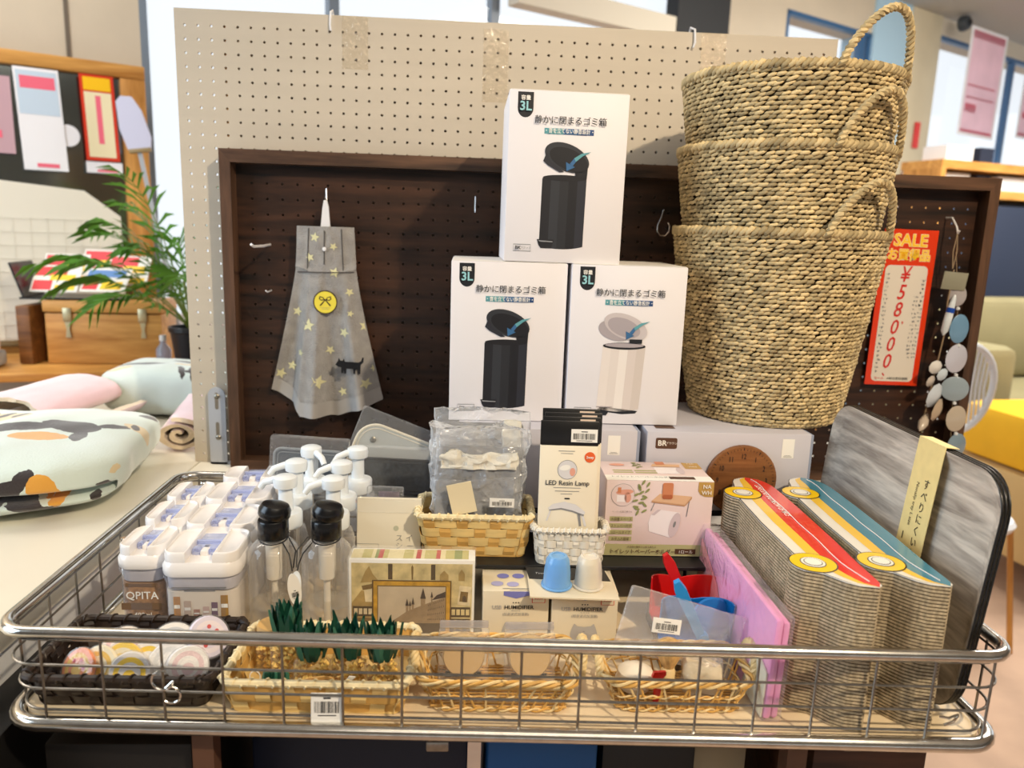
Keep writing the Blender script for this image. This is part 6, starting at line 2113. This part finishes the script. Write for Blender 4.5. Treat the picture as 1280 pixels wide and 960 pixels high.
o = MB().span((-0.165, 1.145, T + 0.0006), (-0.074, 1.205, 0.9535), 0.002).build('support_carton', None, mat('brown_carton_small', rgb(104, 84, 66), 0.7))
tag(o, 'brown carton under the striped pack behind the white package', 'box')

t = thing('flat_package', 'white flat package with pencil-drawn lettering and black shapes behind the frame gift', 'package', (-0.123, 1.075, T + 0.0015), (radians(-7), 0, radians(-1)))
MB().span((-0.044, 0, 0), (0.051, 0.008, 0.157), 0.001).build('card', t, mat('warm_white_card', rgb(226, 218, 198), 0.45))
MB().span((-0.046, -0.0025, 0.136), (0.0515, 0.0105, 0.156)).build('film_header', t, FILM, smooth=False)
sh = [(GREY_INK, [(-.047, .088), (-.012, .088), (-.0115, .0875), (-.047, .0875)], 1), (GREY_INK, rect(-.012, .05, -.0115, .088), 1), (INK, rrect(.016, .0735, .048, .0778, .002), 1),
      (INK, [(-.010, .050), (-.010, .060), (-.008, .064), (-.006, .060), (-.005, .054), (-.002, .056), (-.001, .052), (-.002, .050)], 1), (mat('print_slate', rgb(60, 70, 72), 0.5), [(.006, .050), (.006, .061), (.012, .063), (.022, .056), (.026, .0545), (.022, .050)], 1),
      (mat('print_sage', rgb(190, 190, 166), 0.6), circ(.014, .112, .004, 16), 1)]
decal('print', t, sh, front)
for s_, x, z in (('ス', .019, .097), ('イ', .034, .097), ('シ', .019, .085), ('ー', .036, .085)):
    text(s_, 0.0115, GREY_INK, t, (x, -0.0014, z), bold=-.01)
text('しつめん', 0.0062, GREY_INK, t, (.030, -0.0014, .0665), spacing=1.4)
t = thing('flat_package', 'clear package with dull purple strips beside the white package', 'package', (-0.1300, 1.122, T + 0.0025), (radians(-6), 0, radians(-4)))
MB().span((-0.012, 0, 0), (0.020, 0.006, 0.15), 0.001).build('strip', t, mat('dull_purple', rgb(92, 76, 88), 0.6, var=0.3, vscale=40, stretch=(4, 1, 0.3)))
MB().span((-0.030, -0.003, 0), (0.026, 0.010, 0.158), 0.002).build('film', t, FILM)

# ------------------------------------------------------------------ picture frame gift
t = thing('frame_gift', 'gift box with a gold picture frame of an old riverside palace, wrapped in film', 'box', (-0.0765, 0.986, T + 0.0005), (0, 0, radians(-0.3)))
FW, FH = 0.172, 0.108
MB().span((-FW / 2, 0.0008, 0), (FW / 2, 0.038, FH), 0.001).build('box', t, PAPER)
OC = [mat('old_paper_%d' % i, rgb(*c), 0.5, var=0.32, vscale=50) for i, c in enumerate(((206, 188, 136), (168, 142, 86), (120, 96, 52), (80, 64, 42), (222, 206, 168)))]
GOLD = mat('frame_gold', rgb(196, 150, 44), 0.4, var=0.25, vscale=90)
SKY = mat('sepia_sky', rgb(196, 180, 154), 0.5, var=0.12, vscale=30)
BLD = mat('sepia_building', rgb(150, 128, 98), 0.5, var=0.15, vscale=120)
ROOF = mat('sepia_roof', rgb(72, 60, 52), 0.5)
u = lambda f: -FW / 2 + FW * f
v = lambda f: FH * (1 - f * 1.0)
sh = [(OC[0], rect(u(.02), v(.99), u(.98), v(.05))), (OC[1], [(u(.02), v(.6)), (u(.10), v(.42)), (u(.2), v(.5)), (u(.2), v(.99)), (u(.02), v(.99))], 1)]
for a, b in ((.31, .345), (.65, .685)):
    sh.append((OC[3], rect(u(a), v(.27), u(b), v(.06)), 1))
sh += [(OC[2], [(u(.497), v(.27)), (u(.493), v(.10)), (u(.502), v(.07)), (u(.511), v(.10)), (u(.508), v(.27))], 1),
       (OC[1], [(u(.09), v(.32)), (u(.13), v(.16)), (u(.16), v(.09)), (u(.19), v(.2)), (u(.24), v(.30))], 2), (OC[2], [(u(.10), v(.36)), (u(.22), v(.32)), (u(.22), v(.38)), (u(.11), v(.42))], 3), (OC[4], [(u(.12), v(.42)), (u(.19), v(.40)), (u(.19), v(.58)), (u(.13), v(.58))], 3),
       (OC[3], rect(u(.03), v(.78), u(.19), v(.64)), 3), (OC[2], rect(u(.03), v(.99), u(.19), v(.80)), 3), (OC[3], rect(u(.81), v(.78), u(.97), v(.64)), 3), (OC[3], rect(u(.81), v(.99), u(.97), v(.80)), 3),
       (OC[1], [(u(.72), v(.28)), (u(.72), v(.20)), (u(.755), v(.14)), (u(.79), v(.20)), (u(.79), v(.28))], 2), (OC[1], [(u(.87), v(.28)), (u(.87), v(.18)), (u(.895), v(.12)), (u(.92), v(.18)), (u(.92), v(.28))], 2),
       (OC[4], [(u(.865), v(.60)), (u(.88), v(.34)), (u(.975), v(.36)), (u(.965), v(.62))], 4), (OC[2], [(u(.88), v(.56)), (u(.89), v(.42)), (u(.95), v(.43)), (u(.945), v(.57))], 5), (OC[3], [(u(.905), v(.565)), (u(.905), v(.50)), (u(.92), v(.475)), (u(.935), v(.50)), (u(.935), v(.57))], 6)]
for k in range(4):
    sh.append((OC[4], rect(u(.04 + .038 * k), v(.75), u(.068 + .038 * k), v(.67)), 4)); sh.append((OC[0], rect(u(.82 + .038 * k), v(.75), u(.848 + .038 * k), v(.67)), 4))
for k in range(5):
    sh.append(((OC[2], OC[3])[k % 2], rect(u(.84 + .026 * k), v(.99), u(.856 + .026 * k), v(.81)), 5))
decal('collage_print', t, sh, lambda a, b, h: (a, 0.0006 - h, b), step=0.0001, h0=0.0003)
# the pictured gold frame, then the view inside it
decal('frame_print', t, [(mat('frame_dark', rgb(96, 70, 30), 0.5), rect(u(.185), v(.998), u(.815), v(.275))), (GOLD, rect(u(.195), v(.998), u(.805), v(.29)), 1), (OC[2], rect(u(.225), v(.998), u(.775), v(.345)), 2), (SKY, rect(u(.232), v(.998), u(.768), v(.36)), 3)], lambda a, b, h: (a, -0.0005 - h, b), step=0.00012)
sk = [(BLD, [(u(.36), v(.82)), (u(.46), v(.70)), (u(.60), v(.60)), (u(.768), v(.50)), (u(.768), v(.88)), (u(.36), v(.86))]), (ROOF, [(u(.66), v(.54)), (u(.70), v(.47)), (u(.768), v(.42)), (u(.768), v(.50))], 1), (mat('sepia_water', rgb(96, 84, 70), 0.4), rect(u(.232), v(.998), u(.768), v(.86)), 1)]
for x, w, b, tp, tip in ((.463, .016, .84, .62, .52), (.487, .012, .80, .62, .55), (.51, .014, .80, .60, .50), (.59, .035, .84, .52, .37), (.66, .010, .60, .50, .42)):
    sk.append((BLD, rect(u(x - w / 2), v(b), u(x + w / 2), v(tp)), 2)); sk.append((ROOF, [(u(x - w / 2 - .005), v(tp)), (u(x + w / 2 + .005), v(tp)), (u(x), v(tip))], 3))
for r_i in range(4):
    for k in range(9):
        x = .63 + k * .0155
        z = .60 + r_i * .065 - k * .010 * (1 - r_i * .3)
        if x < .765 and z < .85:
            sk.append((ROOF, rect(u(x), v(z + .024), u(x + .004), v(z)), 2))
decal('palace_print', t, sk, lambda a, b, h: (a, -0.0011 - h, b), step=0.0001)
RIB = [mat('ribbon_%d' % i, rgb(*c), 0.4) for i, c in enumerate(((196, 186, 120), (206, 120, 96), (228, 216, 170), (140, 150, 90), (190, 80, 74)))]
st, x, k = [], -FW / 2 + 0.002, 0
rnd = random.Random(3)
while x < FW / 2 - 0.012:
    w = rnd.uniform(0.003, 0.010)
    st.append((RIB[rnd.choice((0, 2, 1, 0, 2, 3, 4))], rect(x, 0.004, x + w, 0.034)))
    x += w
decal('top_print', t, st, topside(FH))
R = lambda x, d, z0: [(-FW / 2 - x, -d, z0), (FW / 2 + x, -d, z0), (FW / 2 + x, 0.04 + d, z0), (-FW / 2 - x, 0.04 + d, z0)]
MB().rings([R(0.0012, 0.0022, 0.0002), R(0.0012, 0.0022, FH + 0.002), R(-0.006, -0.006, FH + 0.005)]).build('film', t, clear('gift_film', body=0.02, bump=0.35, bscale=30, rough=0.05, edge=0.1))

# ------------------------------------------------------------------ humidifier boxes with sample cups
HUC = mat('humidifier_card', rgb(222, 210, 184), 0.5)
HUG = mat('humidifier_print_grey', rgb(172, 168, 164), 0.55)
HUV = mat('humidifier_violet', rgb(118, 122, 190), 0.5)
HUV2 = mat('humidifier_lilac', rgb(168, 166, 206), 0.5)


def humid_box(label, loc, rz):
    t = thing('humidifier_box', label, 'box', loc, (0, 0, rz), 'humidifier boxes')
    w, h, d = 0.0905, 0.0715, 0.074
    MB().span((-w / 2, 0, 0), (w / 2, d, h), 0.0008).build('carton', t, HUC)
    u = lambda f: -w / 2 + w * f
    sh = [(HUV, [(u(.31), h), (u(.70), h), (u(.70), h - .006), (u(.50), h - .0105), (u(.31), h - .006)], 1), (RED_INK, rect(u(.74), h - .017, u(.94), h - .0035), 1), (HUC, rect(u(.75), h - .0163, u(.93), h - .0042), 2), (INK, rect(u(.45), h - .0175, u(.468), h - .0158), 1), (INK, rect(u(.49), h - .0175, u(.508), h - .0158), 1), (INK, rect(u(.53), h - .0175, u(.548), h - .0158), 1)]
    cat_ = [(-.0185, 0.0005), (-.0185, .013), (-.016, .021), (-.0135, .0265), (-.009, .0225), (0, .0215), (.009, .0225), (.0135, .0265), (.016, .021), (.0185, .013), (.0185, .0005)]
    sh += [(HUG, cat_, 1), (GREY_INK, rect(-.0012, .0145, .0012, .0155), 2)]
    decal('print', t, sh, front)
    text('USB', 0.0076, HUG, t, (u(.14), -0.0016, h - .0232), align='LEFT', bold=.02)
    text('HUMIDIFIER', 0.0076, INK, t, (u(.325), -0.0016, h - .0232), align='LEFT', bold=.02, sx=1.0)
    text('WHITE', 0.0030, GREY_INK, t, (0, -0.0016, h - .0283), spacing=1.5)
    text('(超音波式加湿器)', 0.0048, GREY_INK, t, (0, -0.0016, h - .0335))
    text('¥550', 0.0058, RED_INK, t, (u(.84), -0.0016, h - .0095), bold=.01)
    tp = [(HUV2, ellp(u(.22), .022, .0085, .0075), 1), (HUV2, ellp(u(.46), .020, .0085, .0075), 1), (HUV, ellp(u(.32), .046, .0085, .0075), 1), (HUV, ellp(u(.56), .046, .0085, .0075), 1), (GREY_INK, rect(u(.30), .006, u(.75), .0075), 1), (GREY_INK, rect(u(.40), .002, u(.70), .003), 1)]
    decal('top_print', t, tp, topside(h))
    return t


humid_box('humidifier carton with printed cat shape, the one showing violet ovals on top', (0.0665, 0.970, T + 0.0005), radians(0.6))
humid_box('humidifier carton carrying the sample card with two little cups', (0.161, 0.966, T + 0.0005), radians(-0.6))
t = thing('sample_card', 'cream sample card with black back strip lying on the humidifier carton', 'card', (0.1435, 0.944, T + 0.0735), (radians(2.0), 0, radians(-3)))
MB().prism([(-0.060, 0), (0.060, 0), (0.050, 0.082), (-0.064, 0.082)], 0, 0.0022).build('card', t, HUC, smooth=False)
MB().prism([(-0.0605, 0.05), (0.053, 0.05), (0.047, 0.085), (-0.066, 0.085)], 0.0023, 0.003).build('back_strip', t, mat('charcoal_card', rgb(50, 48, 46), 0.5), smooth=False)
text('Touch Lamp', 0.007, PAPER, t, (-0.035, 0.066, 0.0032), rot=(0, 0, 0), shear=.2)
CUPB = clear('cup_blue', (0.45, 0.70, 0.98), body=0.45, edge=0.3, bcol=(0.30, 0.62, 0.98))
CUPW = clear('cup_white', (0.96, 0.94, 0.88), body=0.42, edge=0.4, bcol=(0.92, 0.88, 0.80))
for x, m, mi, lb in ((0.122, CUPB, mat('cup_core_blue', rgb(150, 200, 240), 0.5), 'small translucent blue cup upside down on the sample card'), (0.1655, CUPW, mat('cup_core_cream', rgb(234, 226, 204), 0.5), 'small translucent white cup upside down on the sample card')):
    t = thing('sample_cup', lb, 'cup', (x, 0.978, T + 0.0785), (radians(2), 0, 0), 'sample cups on the card')
    MB().lathe([(0.0215, 0), (0.0215, 0.0015), (0.0190, 0.002), (0.0183, 0.02), (0.0160, 0.038), (0.0125, 0.0435), (0.009, 0.044), (0.0085, 0.0425), (0.002, 0.042)], 30).build('shell', t, m)
    MB().lathe([(0.0150, 0.001), (0.0142, 0.02), (0.0118, 0.034), (0.007, 0.0375)], 26).build('core', t, mi)

# ================================================================== FRONT WICKER BASKETS
WK = mat('willow', rgb(206, 160, 84), 0.5, var=0.25, vscale=30)
WKP = mat('pale_willow', rgb(226, 200, 146), 0.5, var=0.18, vscale=30)


def wicker(label, loc, rot, top, bot, h, seed):
    t = thing('wicker_basket', label, 'basket', loc, rot, 'open willow baskets with loop handles')
    rnd = random.Random(seed)

    def ring(q, off=0.0):
        return [(p + nn * off) for p, nn in loop_path(bot[0] + (top[0] - bot[0]) * q, bot[1] + (top[1] - bot[1]) * q, 0.02, 14)[0]]
    A_, B_ = ring(0), ring(1)
    n = len(A_)
    NS = 36
    for k in range(NS):
        i = int((k + 0.5) * n / NS) % n
        j = (i + rnd.choice((-2, 0, 1, 2))) % n
        a, b = A_[i], B_[j]
        m = a.lerp(b, 0.5) + Vector((rnd.uniform(-.001, .001), rnd.uniform(-.001, .001), 0))
        MB().tube([(a.x, a.y, 0.004), (m.x, m.y, h * 0.5), (b.x, b.y, h - 0.004)], 0.0013, 5).build('stake', t, WK if k % 3 else WKP)

    def weaver(q, turns, rad, amp, count, z_off=0.0, name='weaver'):
        for s_ in range(count):
            P = loop_path(bot[0] + (top[0] - bot[0]) * q, bot[1] + (top[1] - bot[1]) * q, 0.02, 20)[0]
            N = len(P)
            pts = []
            for i, (p, nn) in enumerate(P):
                a = 2 * pi * (turns * i / N + s_ / count)
                pts.append(p + nn * (amp * cos(a)) + Vector((0, 0, q * h + z_off + amp * 0.9 * sin(a))))
            MB().tube(pts, rad, 6, True).build(name, t, WK if s_ % 2 else WKP)
    weaver(0.96, 9, 0.0020, 0.0036, 4, name='rim_rod')
    weaver(0.50, 18, 0.0011, 0.0016, 2)
    weaver(0.07, 18, 0.0013, 0.0018, 2)
    mb = MB()
    for k in range(9):
        x = -bot[0] / 2 + bot[0] * (k + 0.5) / 9
        mb.tube([(x, -bot[1] / 2, 0.003), (x, bot[1] / 2, 0.003)], 0.0013, 5)
    for k in range(14):
        y = -bot[1] / 2 + bot[1] * (k + 0.5) / 14
        mb.tube([(-bot[0] / 2, y, 0.0045), (bot[0] / 2, y, 0.0045)], 0.0013, 5)
    mb.build('base_weave', t, WK)
    for sg in (-1, 1):
        pts = []
        for i in range(17):
            a = pi * i / 16
            pts.append((sg * (top[0] / 2 + 0.004 + 0.004 * sin(a)), -0.024 * cos(a), h * 0.86 + 0.032 * sin(a)))
        rope(pts, 0.0042, 5, 3).build('handle', t, WKP)
    return t


wicker('left-hand willow basket with clear wrapped discs at the front of the wagon', (0.0400, 0.852, T + 0.0006), (0, 0, radians(-1)), (0.188, 0.108), (0.160, 0.090), 0.042, 1)
wicker('right-hand willow basket with brushes in a clear bag at the front of the wagon', (0.2530, 0.846, T + 0.0005), (0, 0, radians(-1)), (0.176, 0.092), (0.148, 0.078), 0.042, 2)
WAX = mat('wax_disc', rgb(206, 174, 122), 0.4, sss=0.1)
for x, y, lb in ((-0.003, 0.858, 'clear pack with a beige round disc, left one in the left willow basket'), (0.078, 0.855, 'clear pack with a beige round disc, right one in the left willow basket')):
    t = thing('disc_pack', lb, 'package', (x, y, T + 0.0115), (radians(-16), 0, 0), 'clear disc packs in the left willow basket')
    MB().lathe([(0.024, 0), (0.026, 0.004), (0.026, 0.014), (0.024, 0.018)], 28).build('disc', t, WAX, (0, 0.008, 0.029), (pi / 2, 0, 0))
    MB().span((-0.031, -0.013, 0), (0.031, 0.012, 0.060), 0.003).build('film', t, FILM)
    MB().span((-0.030, -0.004, 0.061), (0.030, 0.0, 0.070), 0.001).build('film_header', t, clear('grey_header_film', (0.8, 0.78, 0.78), body=0.35, bcol=(0.62, 0.58, 0.56)))
    MB().span((-0.022, -0.0025, 0.002), (0.022, -0.0015 + 0.002, 0.008)).build('dark_label', t, INK, smooth=False)

# right willow basket: brush, bottle, red clip in a clear bag
t = thing('brush_bag', 'clear plastic bag with a barcode sticker sticking up out of the right willow basket', 'bag', (0.2560, 0.858, T + 0.048), (radians(-10), radians(16.5), radians(0)))
MB().rings([[(x, y, z) for x, z in rrect(-0.076 * k, -0.012, 0.078 * k, 0.066, 0.003, 3)] for k, y in ((0.97, -0.0035), (1.0, -0.001), (1.0, 0.001), (0.97, 0.0035))]).build('bag', t, clear('brush_bag_film', body=0.13, bump=0.9, bscale=26, rough=0.1, edge=0.2, bcol=(0.9, 0.9, 0.92)), ang=60)
g = MB().box((-0.020, -0.0048, 0.030), (0.036, 0.0008, 0.0185), (0, -0.16, 0)).build('barcode_sticker', t, PAPER, smooth=False)
decal('bars', g, [(m, [(-0.020 + (a + 0.020) * cos(.16) + (b - .030) * sin(-.16) * -1 * -1, .030 + (b - .030) * cos(.16) + (a + 0.020) * sin(.16)) for a, b in p], l) for m, p, l in barcode(0.034, 0.017, INK, PAPER, -0.020, 0.030, 21, 0)], lambda u_, v_, h: (u_, -0.0053 - h, v_))
CORD = mat('cream_cord', rgb(232, 206, 150), 0.6)
for k in range(3):
    MB().tube([(0.020 + 0.012 * k + 0.011 * cos(a), 0.0, 0.004 + 0.014 * sin(a)) for a in [pi * e / 12 for e in range(13)]], 0.0008, 5).build('cord', t, CORD)
t = thing('soft_brush', 'round brush with tan bristles standing in the right willow basket', 'brush', (0.2495, 0.849, T + 0.0085), (radians(-6), 0, 0))
MB().lathe([(0.008, 0), (0.009, 0.02), (0.006, 0.024)], 18).build('handle', t, WKP)
BRS = mat('tan_bristle', rgb(206, 166, 104), 0.9, var=0.35, vscale=160, stretch=(1, 1, 0.1), bump=0.6, bscale=200)
MB().lathe([(0.006, 0.022), (0.0125, 0.034), (0.0165, 0.046), (0.0155, 0.054), (0.009, 0.0585), (0.002, 0.0595)], 26).build('bristles', t, BRS)
t = thing('shell_dish', 'pale rounded soap shaped piece lying at the left of the right willow basket', 'soap', (0.2065, 0.842, T + 0.0075), (0, 0, 0.2))
MB().lathe([(0.001, 0), (0.018, 0.004), (0.024, 0.014), (0.021, 0.026), (0.010, 0.033), (0.001, 0.0345)], 24).build('body', t, mat('off_white_soap', rgb(232, 222, 204), 0.5))
t = thing('red_clip', 'small red plastic clip beside the brush in the right willow basket', 'clip', (0.2280, 0.816, T + 0.0075), (0, 0, 0.1))
MB().prism([(-0.004, 0), (0.004, 0), (0.004, 0.030), (0.009, 0.036), (0.009, 0.040), (-0.006, 0.040), (-0.008, 0.034), (-0.004, 0.030)], -0.002, 0.002, front).build('clip_body', t, RDP)
t = thing('cloth_bundle', 'bundle of pale cloth wrapped in film at the right of the right willow basket', 'cloth', (0.2910, 0.846, T + 0.0085), (0, 0, -0.1))
crumpled('cloth', t, 0.044, 0.034, 0.034, mat('pale_tan_cloth', rgb(206, 190, 158), 0.9, var=0.2, vscale=40), 4, 0.005, 40)
crumpled('film', t, 0.050, 0.040, 0.040, FILM, 9, 0.004, 30)

# ------------------------------------------------------------------ jars with leaf tops
LFD = mat('deep_green_leaf', rgb(18, 64, 50), 0.35, var=0.35, vscale=60)
LFL = mat('deep_green_leaf_light', rgb(52, 104, 84), 0.4)
CRN = mat('dried_flower', rgb(238, 198, 104), 0.75, island=0.35)
JAR = clear('jar_glass', (0.99, 0.98, 0.95), body=0.01, edge=0.15)
KRAFT = mat('kraft_tag', rgb(206, 162, 96), 0.6)


def jar(label, loc, leafy, seed):
    t = thing('flower_jar', label, 'jar', loc, (0, 0, 0.3 * seed), 'jars of dried flowers in the strip basket')
    rnd = random.Random(seed)
    MB().lathe([(0.0195, 0), (0.0215, 0.003), (0.0215, 0.040), (0.018, 0.046), (0.018, 0.050)], 26, cap1=not leafy).build('glass', t, JAR)
    mb = MB()
    for k in range(150):
        a, r = rnd.uniform(0, 2 * pi), 0.0185 * sqrt(rnd.uniform(0.3, 1))
        c = Vector((r * cos(a), r * sin(a), rnd.uniform(0.005, 0.041)))
        q = rnd.uniform(0.0026, 0.0044)
        vs = [c + Vector(p) * q for p in ((1, 0, 0), (0, 1, 0), (-1, 0, 0), (0, -1, 0), (0, 0, 1), (0, 0, -1))]
        mb.add(vs, [(0, 1, 4), (1, 2, 4), (2, 3, 4), (3, 0, 4), (1, 0, 5), (2, 1, 5), (3, 2, 5), (0, 3, 5)])
    stuff(mb.build('dried_flowers', t, CRN))
    if not leafy:
        MB().lathe([(0.0185, 0.051), (0.0195, 0.053), (0.0195, 0.060), (0.018, 0.062)], 26).build('cork_lid', t, KRAFT)
        return t
    for k in range(20):
        a = 2 * pi * k / 20 + rnd.uniform(-.2, .2)
        rr = 0.007 if k % 2 else 0.013
        L = rnd.uniform(0.034, 0.050)
        w = 0.0070
        tilt = rnd.uniform(0.05, 0.38)
        d, s_ = Vector((cos(a), sin(a), 0)), Vector((-sin(a), cos(a), 0))
        rings = []
        for q, ww in ((0, .5), (.3, 1), (.6, .85), (.85, .4), (1, .02)):
            c = d * (rr + tilt * L * q * (1 - .35 * q)) + Vector((0, 0, 0.0475 + L * q))
            rings.append([c - s_ * w * ww, c + d * 0.0016, c + s_ * w * ww, c + d * 0.0028])
        MB().rings(rings).build('leaf', t, LFD if k % 5 else LFL)
    return t


jar('flower jar with a round kraft lid at the back left of the strip basket', (-0.240, 0.889, T + 0.0045), False, 1)
for k, (x, y, lb) in enumerate(((-0.2165, 0.868, 'flower jar with the tallest leaf bunch, first beside the kraft lid jar'), (-0.182, 0.838, 'flower jar second of four leaf bunches, kraft tag leaning before it'), (-0.140, 0.842, 'flower jar third of four leaf bunches, paper tag before it'), (-0.0990, 0.838, 'flower jar at the right end of the strip basket, flat leaf bunch'))):
    jar(lb, (x, y, T + 0.0045 + (0.006 if k == 0 else 0)), True, k + 2)
# tags and a drooping leaf bunch lying at the front of the jars
t = thing('leaf_bunch', 'drooping bunch of deep green leaves lying before the jars on the left', 'leaves', (-0.2180, 0.8180, T + 0.020), (0, 0, 0))
for k in range(7):
    x = (k - 3) * 0.0042
    MB().rings([[(x - w, -0.004 - 0.004 * q * (1 - q) * 4, 0.026 - 0.030 * q), (x, -0.0075 - 0.004 * q * (1 - q) * 4, 0.026 - 0.030 * q), (x + w, -0.004 - 0.004 * q * (1 - q) * 4, 0.026 - 0.030 * q), (x, -0.002, 0.026 - 0.030 * q)] for q, w in ((0, .002), (.35, .0040), (.7, .0030), (1, .0004))]).build('leaf', t, LFD if k % 3 else LFL)
MB().tube([(-0.024 + 0.006 * cos(a), -0.004, 0.020 + 0.007 * sin(a)) for a in [2 * pi * e / 16 for e in range(17)]], 0.0006, 5).build('string_loop', t, PAPER)
o = MB().prism([(-0.022, -0.001), (-0.012, 0.004), (0.006, 0.006), (0.016, 0.003), (0.018, -0.003), (0.010, -0.006), (-0.008, -0.004)], 0, 0.001, front).build('kraft_tag', None, KRAFT, (-0.167, 0.806, T + 0.0415), (0.3, -0.05, 0), smooth=False)
tag(o, 'leaf shaped kraft tag hanging before the second leaf bunch jar', 'tag')
o = MB().prism([(-0.003, -0.008), (0.004, -0.006), (0.013, 0.006), (0.006, 0.007)], 0, 0.001, front).build('paper_tag', None, PAPER, (-0.139, 0.807, T + 0.0405), (0.3, 0, 0), smooth=False)
tag(o, 'white slip tag before the third leaf bunch jar', 'tag')
t = thing('price_card', 'white barcode card hooked on the front of the strip basket of jars', 'label', (-0.1545, 0.7835, T + 0.014), (radians(-4), 0, 0))
MB().span((-0.018, 0, -0.011), (0.018, 0.0008, 0.024)).build('card', t, PAPER, smooth=False)
decal('bars', t, barcode(0.034, 0.030, INK, PAPER, 0, 0.009, 31, 0), front)

# ------------------------------------------------------------------ wrapped discs in the black basket
DF = clear('disc_film', body=0.06, bump=0.25, bscale=30, rough=0.06, edge=0.2)
cols = [((238, 140, 70), (236, 188, 64), 'orange and yellow'), ((244, 232, 200), (236, 190, 60), 'cream with yellow rings'), ((244, 206, 60), (236, 226, 200), 'yellow with a pale centre'), ((238, 236, 236), (240, 204, 40), 'white with a yellow ring'), ((238, 238, 240), (222, 224, 228), 'plain white'), ((240, 238, 238), (232, 206, 212), 'white with a pink ring'),
        ((226, 222, 220), (250, 210, 30), 'clear with a yellow arc'), ((244, 232, 220), (238, 196, 190), 'cream with a pink edge'), ((236, 234, 230), (200, 204, 210), 'pale grey'), ((222, 216, 236), (236, 226, 236), 'lilac white with red flowers')]
spots = [(-0.456, 0.846, 0.029, 60, -26, 0.025), (-0.434, 0.848, 0.030, 62, -14, 0.026), (-0.408, 0.852, 0.031, 62, -8, 0.027), (-0.380, 0.856, 0.031, 58, 4, 0.027), (-0.354, 0.856, 0.030, 60, 12, 0.027), (-0.332, 0.852, 0.029, 62, 20, 0.025),
         (-0.391, 0.833, 0.031, 64, 0, 0.026), (-0.430, 0.900, 0.026, 40, -4, 0.028), (-0.368, 0.902, 0.030, 46, 20, 0.028), (-0.318, 0.885, 0.049, 58, 46, 0.027)]
where = ['at the left end of the black basket', 'second from the left in the black basket', 'third from the left in the black basket', 'in the middle of the black basket', 'right of the middle in the black basket', 'at the right of the black basket', 'leaning at the black basket front', 'at the back left of the black basket', 'at the back right of the black basket', 'standing over the black basket rim']
for k, ((x, y, z, rx, rz, r), (c1, c2, nm)) in enumerate(zip(spots, cols)):
    t = thing('wrapped_disc', 'wrapped disc, %s, %s' % (nm, where[k]), 'disc', (x, y, T + z), (radians(rx), 0, radians(rz)), 'wrapped discs in the black basket')
    MB().lathe([(r * .9, -0.003), (r * .96, 0), (r * .9, 0.003)], 30).build('disc', t, mat('disc_%d_a' % k, rgb(*c1), 0.5))
    sh = [(mat('disc_%d_b' % k, rgb(*c2), 0.5), circ(0, 0, r * .72, 28), 0), (mat('disc_%d_a' % k, (1, 1, 1)), circ(0, 0, r * .5, 26), 1), (mat('disc_%d_b' % k, (1, 1, 1)), circ(0, -r * .1, r * .28, 20), 2)]
    if k in (0, 9):
        sh += [(mat('flower_red', rgb(206, 50, 56), 0.5), circ(r * .4 * cos(a), r * .45 * sin(a), r * .10, 10), 3) for a in (0.3, 1.3, 2.4, 3.9)]
    decal('print', t, sh, topside(0.003), step=0.0002)
    MB().lathe([(r * .6, -0.0045), (r * 1.0, -0.002), (r * 1.02, 0.0005), (r * .97, 0.0035), (r * .5, 0.0048)], 30).build('film', t, DF)
